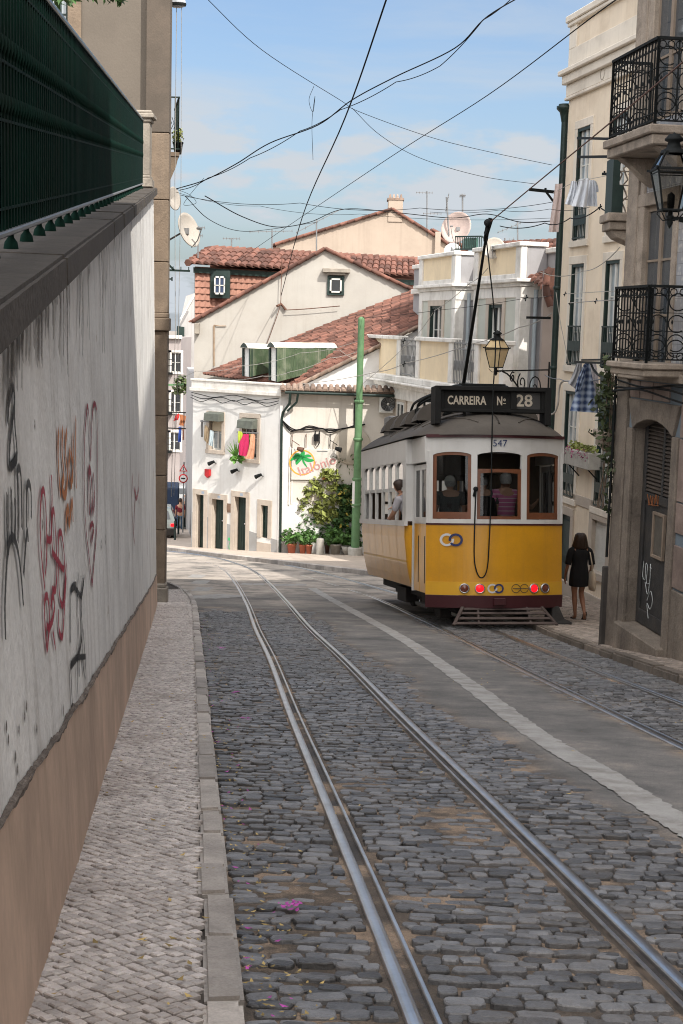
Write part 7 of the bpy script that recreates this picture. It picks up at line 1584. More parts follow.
# --- tram passengers (standing or seated inside, in the tram's frame)
def rider(label, at_, rz, top, hair, cap=None, arm=None, sc_=1.0, seat=False, strapm=None, lean=0):
    t = thing('person', label, 'person'); t.matrix_world = TM @ Matrix.Translation(at_) @ Matrix.Translation((0, 0, .95)) @ Matrix.Rotation(-lean, 4, 'Y') @ Matrix.Translation((0, 0, -.95)) @ Matrix.Rotation(rz, 4, 'Z') @ Matrix.Scale(sc_, 4)
    V = [(0, 0, .95, (.16, .12)), (0, 0, 1.1, (.15, .11)), (0, .01, 1.28, (.18, .115)), (0, .0, 1.42, (.16, .09)), (0, 0, 1.5, .055), (0, .02, 1.57, (.068, .08)), (0, .02, 1.65, (.078, .095)), (0, .015, 1.73, (.06, .072)), (0, .13, 1.63, .014), (-.083, .01, 1.63, (.01, .022)), (.083, .01, 1.63, (.01, .022))]
    E = [(0, 1), (1, 2), (2, 3), (3, 4), (4, 5), (5, 6), (6, 7), (6, 8), (6, 9), (6, 10)]
    for s_ in (-1, 1):
        if seat: limb(V, E, 0, [(s_*.1, .06, .9, .095), (s_*.11, .42, .9, .075), (s_*.11, .46, .5, .055), (s_*.11, .44, .45, .05), (s_*.11, .54, .42, .035)])
        else: limb(V, E, 0, [(s_*.09, 0, .86, .095), (s_*.1, 0, .5, .07), (s_*.1, -.02, .1, .045), (s_*.1, .1, .04, .04)])
        if arm and s_ in arm: q = arm[s_]
        else: q = [(s_*.2, 0, 1.42, .062), (s_*.25, -.02, 1.2, .05), (s_*.25, .06, 1.0, .04), (s_*.24, .12, .92, (.025, .04))]
        h = limb(V, E, 3, q); fingers(V, E, h, q[-1][:3], Vector(q[-1][:3])-Vector(q[-2][:3]), (0, 1, .1) if abs(q[-1][1]-q[-2][1]) < .1 else (1, .1, 0))
    skin('body', V, E, skinM, t)
    V = [(0, 0, .92, (.18, .14)), (0, 0, 1.08, (.175, .135)), (0, .01, 1.28, (.205, .135)), (0, .0, 1.42, (.185, .105)), (0, 0, 1.465, (.1, .08))]; E = [(0, 1), (1, 2), (2, 3), (3, 4)]
    for s_ in (-1, 1):
        q = arm[s_] if arm and s_ in arm else [(s_*.2, 0, 1.42, .062), (s_*.25, -.02, 1.2, .05)]
        limb(V, E, 3, [(p[0], p[1], p[2], .078 if i == 0 else .068) for i, p in enumerate(q[:2])])
    skin('shirt', V, E, top, t)
    mb = MB()
    if cap: mb.lathe([(.001, 1.765), (.05, 1.757), (.085, 1.73), (.1, 1.68), (.1, 1.66)], 14, 0, (0, .015, 0)); mb.add([(-.08, .09, 1.67), (.08, .09, 1.67), (.06, .2, 1.65), (-.06, .2, 1.65)], [(0, 1, 2, 3)]); mb.build('cap', cap, t); mb = MB(); mb.lathe([(.097, 1.66), (.094, 1.6), (.07, 1.56)], 14, 0, (0, .0, 0), None, True, PI*.85, PI*2.15); mb.build('hair', hair, t, recalc=False)
    else: mb.lathe([(.001, 1.77), (.05, 1.76), (.085, 1.735), (.1, 1.68), (.1, 1.63), (.085, 1.57)], 16, 0, (0, -.003, 0), Matrix.Diagonal((1, 1.08, 1)), True, PI*.86, PI*2.14); mb.lathe([(.001, 1.77), (.05, 1.762), (.088, 1.735), (.1, 1.69)], 16, 0, (0, .005, 0)); mb.build('hair', hair, t, recalc=False)
    return t
rider('tram passenger in a pale cap and dark waistcoat behind the left rear window', (-.70, .72, .94), 0, darkC, hairG, capC)
rider('tram passenger in a pink striped shirt holding the rail behind the right rear windows', (.26, .62, .96), .12, pinkC, hairG, None, {1: [(.21, 0, 1.40, .062), (.40, .10, 1.22, .052), (.56, .26, 1.14, .042), (.68, .34, 1.24, (.03, .04))]}, 1.02)
rider('dark clothed tram passenger in the shadow of the middle rear window', (-.14, .66, .96), -.25, darkC, hairB)
bp_ = thing('backpack', 'dark backpack worn by the passenger behind the middle rear window', 'bag'); bp_.matrix_world = TM @ Matrix.Translation((-.10, .47, 2.08)); mb = MB(); mb.lathe([(.001, -.27), (.13, -.25), (.17, -.1), (.165, .1), (.12, .22), (.001, .25)], 14, 0, (0, 0, 0), Matrix.Diagonal((1, .45, 1))); mb.build('sack', blackC, bp_); mb = MB(); mb.tube([(-.12, .08, .2), (-.13, .16, .24), (-.12, .2, .05)], .018, 5); mb.tube([(.12, .08, .2), (.13, .16, .24), (.12, .2, .05)], .018, 5); mb.build('strap', blackC, bp_)
rider('tram passenger in a grey shirt leaning an elbow out of the last side window', (-1.09, 2.30, .93), .8, greyC, hairD, None, {1: [(.2, .0, 1.42, .062), (.34, .08, 1.28, .055), (.30, .34, 1.27, .042), (.22, .46, 1.28, (.03, .04))], -1: [(-.2, 0, 1.42, .06), (-.24, .16, 1.22, .052), (-.16, .36, 1.12, .042), (-.1, .42, 1.12, (.03, .04))]}, lean=.38)
rider('tram passenger in teal seated near the middle of the side windows', (-.9, 3.65, .86), .5, teal, hairB)
rider('tram passenger in a beige top near the front side windows', (-.88, 4.75, .86), .9, mat('beige_cloth', (.45, .36, .27), .9, .1, 6, 0), hairD)
# ------------------------------------------------------------------ the lane running down behind the white house
pinkP = mat('pink_grey_render', (.36, .315, .3), .9, .1, .8, .1, 15, dirt=(.34, .3, .28), dirtamt=.5, streak=.4, dirt2=(.25, .22, .2)); paleP = mat('pale_grey_render', (.42, .4, .385), .9, .1, .8, .1, 15, dirt=(.38, .35, .33), dirtamt=.5, streak=.4, dirt2=(.27, .25, .23))
def lane_house(name, label, pxl, pxr, pytop, Y, m, rows_, cols, gable=None, rz=0):
    a, b = U(pxl, pytop, Y), U(pxr, pytop, Y); g = float(gz(Y))-.5; W_ = b.x-a.x; H_ = a.z-g; t = thing(name, label, 'house', (a.x, Y, g), rz); ops = []
    for r in rows_:
        zt = U(pxl, r[0], Y).z-g; zb = U(pxl, r[1], Y).z-g
        for c in range(cols): x_ = W_*(c+.5)/cols; ops.append((x_-.45, x_+.45, zb, zt))
    mb = MB(); wall_mesh(mb, 0, W_, -1, H_, ops, .2, 0, 1); mb.quad((W_, 0, -1), (W_, 7, -1), (W_, 7, H_), (W_, 0, H_)); mb.quad((0, 0, -1), (0, 7, -1), (0, 7, H_), (0, 0, H_)); mb.quad((0, 0, H_), (W_, 0, H_), (W_, 7, H_), (0, 7, H_)); mb.build('wall', [m, frameS], t, recalc=False)
    mb = MB(); mb.box(-.15, W_+.1, -.3, 0, H_-.1, H_+.15); mb.build('cornice', trimP, t, bev=.03)
    for k, o_ in enumerate(ops):
        w_ = window(t, *o_, .12, woodW, glassD, 2, 2, .07); surround(w_, *o_, trimP, .14, .04, True)
        if k % 2 == 0 and k < cols*3: 
            r = MB(); r.box(o_[0]-.25, o_[1]+.25, -.6, 0, o_[2]-.15, o_[2]); 
            for q in range(9): r.bar((lerp(o_[0]-.22, o_[1]+.22, q/8), -.57, o_[2]), (lerp(o_[0]-.22, o_[1]+.22, q/8), -.57, o_[2]+.95), .03)
            for h in (.5, .95): r.bar((o_[0]-.25, -.57, o_[2]+h), (o_[1]+.25, -.57, o_[2]+h), .05)
            r.build('balcony', iron, w_)
    return t, W_, H_
lane_house('lane_house', 'pink grey house with small iron balconies in the lane behind the ochre pilaster', 158, 181, 337, 104, pinkP, ((352, 372), (392, 412), (432, 450)), 2)
t, W_, H_ = lane_house('lane_house', 'pale grey house with a raised attic in the lane, tallest there', 179, 197, 372, 112, paleP, ((385, 412), (430, 447)), 1)
a, b, c, d = [U(x, y, 112.5)-t.location for x, y in ((177, 373), (198, 373), (198, 292), (186, 296))]; mb = MB(); mb.prism([a, b, c, d, U(180, 322, 112.5)-t.location], (0, 6, 0)); mb.build('attic', paleP, t); mb = MB(); q = [U(x, y, 112.2)-t.location for x, y in ((176, 345), (184, 345), (184, 327), (177, 326))]; mb.prism(q, (0, .4, 0)); mb.build('attic_window', woodG, t)
mb = MB(); mb.bar(U(181, 319, 111)-t.location, U(197, 291, 111)-t.location, .5, .15); mb.build('roof', trimP, t)
lane_house('lane_house', 'dull brown narrow house closing the lane behind the road signs', 166, 184, 430, 124, mat('brown_grey_render', (.36, .32, .3), .9, .1, .8, .1, 15, dirt=(.24, .2, .18), dirtamt=.5), ((440, 452), (462, 474)), 1)
# dark side house down the right of the lane
g = float(gz(64)); a, b = U(186.5, 380, 80), U(195.5, 380, 62.4); t = thing('lane_house', 'dark narrow strip of a house side adjoining the white corner house in the lane', 'house', (b.x, b.y, g-.5)); mb = MB(); A_, B_ = a-t.location, b-t.location
mb.hexa([(B_.x, B_.y, -1), (B_.x+3, B_.y, -1), (A_.x+4, A_.y, -2), (A_.x, A_.y, -2), (B_.x, B_.y, B_.z), (B_.x+3, B_.y, B_.z), (A_.x+4, A_.y, B_.z), (A_.x, A_.y, B_.z)]); mb.build('wall', paleP, t)
# cars
def car(name, label, pos, rz, body_m, s=1.0, lit=False):
    t = thing(name, label, 'car', pos, rz); t.scale = (s, s, s)
    prof = [(-.0, .32, .84), (.0, .62, .86), (.06, .86, .84), (.14, 1.0, .82), (.38, 1.40, .66), (.7, 1.46, .64), (2.0, 1.47, .64), (2.6, 1.06, .78), (3.7, .88, .8), (3.95, .62, .8), (3.95, .3, .78)]
    mb = MB(); rows = []
    for y, z, hw in prof: rows.append([(-hw, y, z), (-hw*.5, y, z+.015), (hw*.5, y, z+.015), (hw, y, z)])
    mb.grid(rows, smooth=True)
    for s_ in (-1, 1):
        mb.add([(s_*hw, y, z) for y, z, hw in prof]+[(s_*.86, 3.0, .3), (s_*.86, .8, .3)], [tuple(range(13))])
    mb.build('body', body_m, t, recalc=True)
    mb = MB(); 
    mb.add([(-.62, .14, 1.02), (.62, .14, 1.02), (.52, .36, 1.36), (-.52, .36, 1.36)], [(0, 1, 2, 3)]); mb.v = [(x, y-.03, z) for x, y, z in mb.v]; mb.build('rear_window', glassD, t, recalc=False)
    for s_ in (-1, 1): mb = MB(); mb.add([(s_*.84, .35, 1.02), (s_*.84, 2.5, 1.02), (s_*.68, 1.98, 1.4), (s_*.68, .55, 1.4)], [(0, 1, 2, 3)]); mb.build('side_window', glassD, t, recalc=False)
    mb = MB(); mb.box(-.86, .86, -.08, .15, .26, .6); mb.build('bumper', under, t, bev=.04)
    for s_ in (-1, 1):
        mb = MB(); mb.box(*sorted((s_*.64, s_*.84)), -.03, .1, .68, .82); mb.build('tail_lamp', redL if lit else mat('lamp_red', (.3, .02, .02), .3, .1, 3, 0), t, bev=.02)
        for y_ in (.7, 3.15): mb = MB(); mb.lathe([(.001, -.1), (.3, -.1), (.31, .1), (.2, .11), (.001, .09)], 18, 0, (s_*.76, y_, .31), Matrix.Rotation(s_*PI/2, 3, 'Y')); mb.build('wheel', iron, t)
    mb = MB(); mb.box(-.26, .26, -.1, -.08, .42, .54); mb.build('number_plate', woodW, t)
    return t
cp = G(156.5, 541); car('parked_car', 'pale grey green hatchback with a glowing tail lamp parked at the mouth of the lane', cp, .12, mat('car_grey_green', (.33, .37, .34), .35, .05, 2, 0, coat=.5), 1.0, True)
cp = U(186, 503, 96); car('parked_car', 'white car further down the lane beyond the blue skip', (U(187, 500, 98).x, 98, float(gz(98))), .1, mat('car_white', (.6, .6, .58), .35, .05, 2, 0, coat=.5), 1.05)
car('parked_car', 'dark blue car farthest down the lane', (U(175, 490, 108).x, 108, float(gz(108))), .1, mat('car_blue', (.05, .08, .13), .35, .05, 2, 0, coat=.5), 1.05)
p = U(163, 508, 76); t = thing('builders_van', 'dark blue boxy van parked in the lane behind the grey green car', 'van', (p.x, 76, float(gz(76))), .11)
mb = MB(); mb.box(-.85, .85, 0, 2.6, .45, 2.2); mb.build('box_body', mat('van_blue', (.018, .035, .075), .5, .15, 2, 0), t, bev=.06); mb = MB(); mb.box(-.82, .82, 2.6, 3.9, .4, 1.9); mb.build('cab', mat('van_blue', (0, 0, 0)), t, bev=.15)
for s_ in (-1, 1):
    for y_ in (.6, 3.2): mb = MB(); mb.lathe([(.001, -.1), (.32, -.1), (.33, .1), (.001, .1)], 16, 0, (s_*.72, y_, .33), Matrix.Rotation(PI/2, 3, 'Y')); mb.build('wheel', iron, t)
mb = MB(); mb.box(-.8, -.02, -.03, .0, .5, 2.1); mb.box(.02, .8, -.03, .0, .5, 2.1); mb.build('rear_door', mat('van_blue', (0, 0, 0)), t, bev=.01)
# pedestrian in red and another by the parked scooters
def walker(label, pos, top, leg, sc_=1.0, hair=hairD):
    t = thing('person', label, 'person', pos, .1); t.scale = (sc_,)*3
    V = [(0, 0, .95, (.15, .11)), (0, 0, 1.15, (.14, .1)), (0, 0, 1.35, (.17, .1)), (0, 0, 1.47, .055), (0, .01, 1.56, .075), (0, .01, 1.66, .085), (0, .01, 1.71, .06)]; E = [(i, i+1) for i in range(6)]
    for s_ in (-1, 1): limb(V, E, 0, [(s_*.09, 0, .85, .085), (s_*.09, s_*.06, .48, .06), (s_*.09, s_*.1-.03, .08, .04), (s_*.09, s_*.1+.1, .04, .035)]); h = limb(V, E, 2, [(s_*.19, 0, 1.36, .055), (s_*.23, 0, 1.12, .045), (s_*.22, .1, .9, .035), (s_*.22, .12, .84, .03)]); fingers(V, E, h, (s_*.22, .13, .82), (0, .2, -1), (0, 1, .2))
    skin('body', V, E, skinM, t, 1)
    V = [(0, 0, .92, (.17, .125)), (0, 0, 1.15, (.165, .12)), (0, 0, 1.36, (.19, .12)), (0, 0, 1.43, .08), (-.19, 0, 1.36, .07), (-.23, 0, 1.14, .062), (.19, 0, 1.36, .07), (.23, 0, 1.14, .062)]; skin('shirt', V, [(0, 1), (1, 2), (2, 3), (2, 4), (4, 5), (2, 6), (6, 7)], top, t, 1)
    V = [(0, 0, .95, (.165, .12)), (-.09, 0, .85, .1), (-.09, -.06, .48, .075), (-.09, -.12, .12, .065), (.09, 0, .85, .1), (.09, .06, .48, .075), (.09, .08, .12, .065)]; skin('trousers', V, [(0, 1), (1, 2), (2, 3), (0, 4), (4, 5), (5, 6)], leg, t, 1)
    mb = MB(); mb.lathe([(.001, 1.77), (.05, 1.76), (.085, 1.72), (.09, 1.66), (.08, 1.58)], 12, 0, (0, 0, 0), None, True, PI*.9, PI*2.1); mb.build('hair', hair, t, recalc=False)
p = G(180, 532); walker('person in a dark red top standing beside the parked hatchback in the lane', p, redC, denim, 1.0)
p = U(186.5, 512, 84); walker('person in pale clothes further along the lane pavement', (p.x, 84, float(gz(84))+.1), mat('pale_cloth', (.5, .45, .43), .9, .1, 6, 0), darkC, 1.0)
p = U(189.5, 508, 88); walker('person in dark blue by the wall of the lane', (p.x, 88, float(gz(88))+.1), mat('navy_cloth', (.03, .04, .07), .9, .1, 6, 0), darkC, 1.0)
b0 = None
for k, (px, py) in enumerate(((174.8, 543), (178.3, 537), (181.5, 531.5), (184.2, 527), (186.3, 523))):
    p = G(px, py); 
    if b0 is None:
        b0 = thing('bollard', 'slim dark green bollard along the lane kerb', 'bollard', p, 0, 'bollards along the lane kerb'); mb = MB(); mb.lathe([(.08, 0), (.08, .06), (.05, .09), (.045, .85), (.06, .87), (.06, .9), (.045, .92), (.05, 1.0), (.001, 1.04)], 10); mb.build('post', ironG, b0); bo = b0
    else: bo = copy_tree(b0); bo.location = p
    bo['label'] = ('first', 'second', 'third', 'fourth', 'fifth')[k]+' slim dark green bollard along the lane kerb, counted from the crossing'
# road signs
p = U(183, 512, 70); t = thing('road_sign', 'grey pole with a red bordered triangle above a round red bordered sign in the lane', 'road sign', (p.x, 70, float(gz(70))+.1)); o = t.location
top = U(183.5, 462, 70).z-o.z; mb = MB(); mb.tube([(0, 0, 0), (.02, 0, top)], .035, 8); mb.build('pole', grey_metal, t)
red_ = mat('sign_red', (.5, .02, .025), .5, .05, 3, 0); wht_ = mat('sign_white', (.62, .62, .6), .5, .05, 3, 0)
zc = U(183, 478.3, 70).z-o.z; rr = 4.6*70/1422; mb = MB(); Mx = Matrix.Rotation(PI/2, 3, 'X'); mb.lathe([(.001, 0), (rr, 0), (rr, .02), (.001, .02)], 26, 0, (0, -.05, zc), Mx); mb.lathe([(.001, .004), (rr*.72, .004)], 26, 1, (0, -.07, zc), Mx); mb.box(-rr*.45, rr*.45, -.08, -.076, zc-.03, zc+.03, 2); mb.build('round_plate', [red_, wht_, iron], t)
zt = U(183, 468.5, 70).z-o.z; mb = MB(); R_ = 4.9*70/1422
for sc_, yy, mi_ in ((1, -.05, 0), (.6, -.075, 1)): mb.prism([(R_*sc_*math.sin(a), yy, zt-.02+R_*sc_*math.cos(a)) for a in (0, 2*PI/3, 4*PI/3)], (0, -.02, 0), mi_)
mb.box(-.02, .02, -.1, -.096, zt-.07, zt+.08, 2); mb.build('triangle_plate', [red_, wht_, iron], t)

# ------------------------------------------------------------------ cloth hung out to dry
def cloth(name, label, left, right, Y, m, cat='laundry', amp=.05, waves=2.5, th=.015, group=None, skewY=0, drop=None):
    """left/right: outline of the hanging edge lines from top to bottom (image points), hung at distance Y."""
    n = 10; Lc = np.array(catmull([(x, y) for x, y in left], 6)); Rc = np.array(catmull([(x, y) for x, y in right], 6)); k = min(len(Lc), len(Rc)); Lc = Lc[np.linspace(0, len(Lc)-1, k).astype(int)]; Rc = Rc[np.linspace(0, len(Rc)-1, k).astype(int)]
    o = U((left[0][0]+right[0][0])/2, (left[0][1]+right[0][1])/2, Y); t = thing(name, label, cat, o, 0, group); rows = []; back = []
    for i in range(k):
        row = []; rb = []; f = i/(k-1)
        for j in range(n+1):
            u = j/n; px = lerp(Lc[i][0], Rc[i][0], u); py = lerp(Lc[i][1], Rc[i][1], u); d_ = amp*(.3+.7*f)*math.sin(u*PI*2*waves+f*1.5)+skewY*u
            p = U(px, py, Y+d_)-o; row.append(p); rb.append(p+Vector((0, th, 0)))
        rows.append(row); back.append(rb)
    mb = MB(); mb.grid(rows, smooth=True); mb.grid(back, smooth=True)
    for j0 in (0, n): mb.grid([[r[j0] for r in rows], [r[j0] for r in back]])
    for i0 in (0, k-1): mb.grid([rows[i0], back[i0]])
    mb.build('fabric', m, t, recalc=False); return t
whiteC = mat('white_cotton', (.62, .64, .68), .9, .08, 3, .2, 20, dirt=(.35, .42, .55), dirtamt=.25)
g_ = 'white shirts on the upper line'
cloth('washing', 'white shirt hung upside down at the left of the three on the high line', ((571.5, 181), (569, 192), (565, 204)), ((577, 181), (577, 192), (576, 206)), 29.2, whiteC, group=g_)
cloth('washing', 'white shirt with pale blue collar, middle of the three on the high line', ((579, 179), (576, 192), (571.5, 206)), ((589, 178), (588, 192), (586.5, 207.5)), 29.0, whiteC, group=g_, waves=2)
cloth('washing', 'white shirt with a sleeve hanging out, rightmost of three on the high line', ((589, 180), (586.5, 192), (585.5, 206)), ((594.5, 180), (596.5, 192), (597.5, 206.5)), 29.2, whiteC, group=g_)
cloth('washing', 'short white sleeve flap beside the rightmost white shirt', ((594.5, 181), (595, 186), (596.2, 192)), ((596, 181), (598.2, 187), (598.6, 192)), 29.1, whiteC)
pinkish = mat('pink_cotton', (.52, .42, .39), .9, .08, 3, .15, 20)
cloth('washing', 'faded pink trousers hanging against the green drainpipe of the yellow house', ((555.5, 184), (552.5, 205), (548.5, 232)), ((562.5, 183.5), (561, 205), (558.5, 232)), 33.5, pinkish, waves=1.5)
plaid = bpy.data.materials.new('blue_plaid_cloth'); plaid.use_nodes = True; N = plaid.node_tree.nodes; L = plaid.node_tree.links; t_ = N.new('ShaderNodeTexCoord'); outs = []
for d_, ro in (('X', 0), ('Z', 0)):
    wv = N.new('ShaderNodeTexWave'); wv.bands_direction = d_; wv.inputs['Scale'].default_value = 2.7; L.new(t_.outputs['Object'], wv.inputs['Vector']); outs.append(wv.outputs[1])
ad = N.new('ShaderNodeMath'); ad.operation = 'ADD'; L.new(outs[0], ad.inputs[0]); L.new(outs[1], ad.inputs[1]); hf = N.new('ShaderNodeMath'); hf.operation = 'MULTIPLY'; hf.inputs[1].default_value = .5; L.new(ad.outputs[0], hf.inputs[0]); r_ = N.new('ShaderNodeValToRGB'); L.new(hf.outputs[0], r_.inputs[0]); r_.color_ramp.elements[0].position = .2; r_.color_ramp.elements[0].color = (.035, .06, .14, 1); r_.color_ramp.elements[1].position = .9; r_.color_ramp.elements[1].color = (.34, .40, .5, 1); L.new(r_.outputs[0], N['Principled BSDF'].inputs['Base Color']); N['Principled BSDF'].inputs['Roughness'].default_value = .9
cloth('washing', 'blue and white plaid dress hanging from the iron bracket', ((585, 363), (580, 382), (575, 395), (570, 411)), ((589.5, 363), (593, 380), (596, 395), (598.5, 413)), 25.2, plaid, amp=.06, waves=2)
cloth('washing', 'plaid sleeve of the dress hanging from the iron bracket', ((584, 364), (578, 378), (575, 392)), ((587, 366), (583.5, 380), (580, 391)), 25.1, plaid)
cloth('washing', 'grey shirt hanging behind the plaid dress', ((577, 363), (572, 376), (568, 383)), ((582, 363), (582, 378), (578, 391)), 25.5, mat('grey_cotton', (.3, .3, .31), .9, .1, 3, .2, 20))
cloth('washing', 'pale patterned blouse hanging behind the right of the plaid dress', ((590, 363), (592, 380), (595.5, 399)), ((596, 362), (598.5, 380), (600, 397)), 25.5, mat('blouse_pale', (.5, .46, .47), .9, .25, 14, .2, 20))
# iron line brackets
t = thing('line_bracket', 'iron clothes bracket of the plaid dress, fixed to the corner of the tiled house', 'bracket', U(609, 363, 22)); o = t.location; mb = MB(); e = U(575, 362, 25.4); mb.bar((0, 0, 0), e-o, .04); e2 = U(582, 360, 25.8); mb.bar((0, .1, .05), e2-o, .03); mb.tube(catmull([U(608.5, 378, 22)-o, U(600, 376, 23)-o, U(594, 370, 23.9)-o, U(591, 363.5, 24.1)-o], 5), .02, 5); mb.bar((0, 0, .05), U(607, 425, 22)-o, .04); mb.build('arm', iron, t)
for k, (xa, ya, xb, yb, lab) in enumerate(((578, 138, 612.5, 139, 'upper'), (578, 157, 614, 156.5, 'lower'))):
    t = thing('line_bracket', lab+' of the two horizontal iron bars crossing the top window of the yellow house', 'bracket', U(xb, yb, 27)); o = t.location; mb = MB(); mb.bar((0, 0, 0), U(xa, ya, 30)-o, .05); mb.bar(U(xa, ya, 30)-o, U(xa, ya, 30)-o+Vector((.3, 1.8, 0)), .03); mb.build('arm', iron, t)
t = thing('line_bracket', 'short iron line bracket with an upright pin below the two bars', 'bracket', U(616, 174, 27)); o = t.location; mb = MB(); mb.bar((0, 0, 0), U(603, 174, 27.5)-o, .05); mb.bar(U(604.5, 174, 27.5)-o, U(604.5, 171, 27.5)-o, .03); mb.build('arm', iron, t)
t = thing('span_bracket', 'iron span wire bracket projecting left from the yellow house drainpipe', 'bracket', U(554, 192, 35.6)); o = t.location; mb = MB(); mb.bar((0, 0, 0), U(530, 189.5, 35.2)-o, .07); mb.bar(U(545.5, 191, 35.3)-o, U(553, 201, 35.5)-o, .04); mb.bar(U(545.5, 191.5, 35.3)-o, U(545.5, 188, 35.3)-o, .05); mb.build('arm', iron, t)
t = thing('span_bracket', 'short iron bracket by the drainpipe above the amber lantern', 'bracket', U(550, 318, 35.6)); o = t.location; mb = MB(); mb.bar((0, 0, 0), U(527, 317.5, 35.2)-o, .06); mb.build('arm', iron, t)
# towels at the corner house windows
t_lime, t_mag, t_or, t_blu, t_br = mat('towel_lime', (.42, .5, .06), .95, .1, 5, .2, 40), mat('towel_magenta', (.46, .025, .1), .95, .1, 5, .2, 40), mat('towel_orange_white', (.6, .32, .2), .95, .35, 4, .2, 40), mat('towel_pale_blue', (.45, .52, .55), .95, .1, 5, .2, 40), mat('towel_brown', (.3, .23, .15), .95, .2, 5, .2, 40)
gl_ = 'towels at the white house windows'
cloth('towel', 'lime green towel at the left of the right window of the white house', ((238.2, 431), (237.8, 437), (238, 443)), ((242.8, 432), (242.8, 438), (242.6, 443.5)), 55.45, t_lime, group=gl_)
cloth('towel', 'magenta towel hanging longest at the right window of the white house', ((243.3, 434), (239.2, 444), (238.8, 455)), ((248.8, 434), (248.9, 445), (246.5, 456.5)), 55.25, t_mag, group=gl_)
cloth('towel', 'olive green towel behind the magenta towel', ((248.6, 434), (248.8, 444), (248, 452)), ((251.3, 434), (251.2, 444), (250.6, 452)), 55.4, mat('towel_olive', (.3, .33, .08), .95, .1, 5, .2, 40), group=gl_)
cloth('towel', 'orange and white patterned towel at the right of the right window', ((250.8, 434), (249, 448), (244.5, 458.5)), ((255.3, 434), (255, 447), (253.8, 459)), 55.2, t_or, group=gl_)
cloth('towel', 'brown towel at the left window of the white house', ((204.8, 425), (204.2, 433), (204, 440)), ((209.2, 428), (208.8, 436), (208, 444)), 56.75, t_br, group=gl_)
cloth('towel', 'pale blue towel at the left window of the white house', ((210, 430), (209.5, 438), (208.5, 445)), ((213.8, 431), (213.5, 438), (212.8, 446.5)), 56.65, t_blu, group=gl_)
t = thing('airer', 'small iron clothes airer frame at the left window of the white house', 'airer', U(206, 422, 56.9)); o = t.location; mb = MB(); mb.bar(U(202, 420, 57.1)-o, U(202, 437, 57.1)-o, .07); mb.bar(U(200.5, 421, 57)-o, U(209, 422, 56.7)-o, .05); mb.bar(U(209, 422, 56.7)-o, U(212, 422.5, 57)-o, .04); mb.build('arm', grey_metal, t)
t = thing('airer', 'iron clothes rail at the right window of the white house', 'airer', U(246, 433, 55.4)); o = t.location; mb = MB(); mb.bar(U(237, 432, 55.6)-o, U(258.5, 433, 55.1)-o, .04); mb.bar(U(242.5, 432.3, 55.5)-o, U(243.5, 432.3, 55.9)-o, .04); mb.bar(U(256, 433, 55.2)-o, U(257, 433, 55.5)-o, .04); mb.build('arm', grey_metal, t)
t = thing('sill_plant', 'bright green strappy plant on the sill left of the magenta towel', 'plant', U(236, 458, 55.75)); mb = MB()
for k in range(12): a = random.uniform(-1.1, .5); L_ = random.uniform(.4, .75); mb.add([(0, 0, 0), (.045, 0, .05), (L_*math.sin(a), -.1, L_*math.cos(a)+.1), (-.045, 0, .05)], [(0, 1, 2, 3)])
leaves(mb, (.05, -.1, -.02), .3, 70, .09, .45); mb.build('foliage', mat('leaf_bright', (.1, .24, .035), .6, .2, 3, 0, island=.4), t)
# laundry and plants of the lane
cloth('washing', 'red garment hung across the lane', ((176, 415), (174.5, 418), (173.5, 421)), ((179, 413), (179, 417), (178, 420)), 92, mat('red_cotton', (.5, .03, .03), .9, .1, 3, 0)); cloth('washing', 'orange brown garment hung across the lane', ((179, 414), (180, 419), (179, 425)), ((186, 416), (185.5, 420), (184, 426)), 92.5, mat('rust_cotton', (.42, .16, .07), .9, .1, 3, 0)); cloth('washing', 'long blue garment hung across the lane', ((178.5, 427), (178.5, 434), (178, 442)), ((181.5, 427), (181.5, 434), (181, 442)), 92, mat('blue_cotton', (.03, .07, .3), .9, .1, 3, 0)); cloth('washing', 'salmon garment hung across the lane', ((182, 428), (182.5, 434), (182.3, 440)), ((184, 428), (184, 434), (184, 440)), 92.3, mat('salmon_cotton', (.55, .28, .2), .9, .1, 3, 0))
cloth('washing', 'dark garment hung in the lane beside the blue one', ((186, 414), (186.3, 420), (186.2, 428)), ((188, 415), (188.2, 421), (188, 429)), 92.6, mat('navy_cotton', (.06, .07, .12), .9, .1, 3, 0))
t = thing('clothes_line', 'iron clothes rails with washing across the lane', 'clothes line', U(180, 413, 92)); o = t.location; mb = MB(); 
for y_ in (412, 428): mb.bar(U(168, y_, 92)-o, U(192, y_+1, 92)-o, .07)
for x_ in (175, 184): mb.bar(U(x_, 412, 92)-o, U(x_, 429, 92)-o, .05)
mb.build('rail', iron, t)
t = thing('balcony_plant', 'straggling green plants on a pole shelf above the washing in the lane', 'plant', U(181, 386, 90)); o = t.location; mb = MB()
for px, py in ((178, 381), (182, 378), (185, 383), (180, 388), (176, 390), (184, 390), (188, 386)): leaves(mb, U(px, py, 90)-o, .3, 40, .14)
mb.build('foliage', mat('leaf_olive', (.09, .12, .045), .7, .2, 3, 0, island=.5), t); mb = MB(); mb.bar(U(166, 385, 90)-o, U(192, 384, 90)-o, .12); mb.build('pole_shelf', poleG, t)

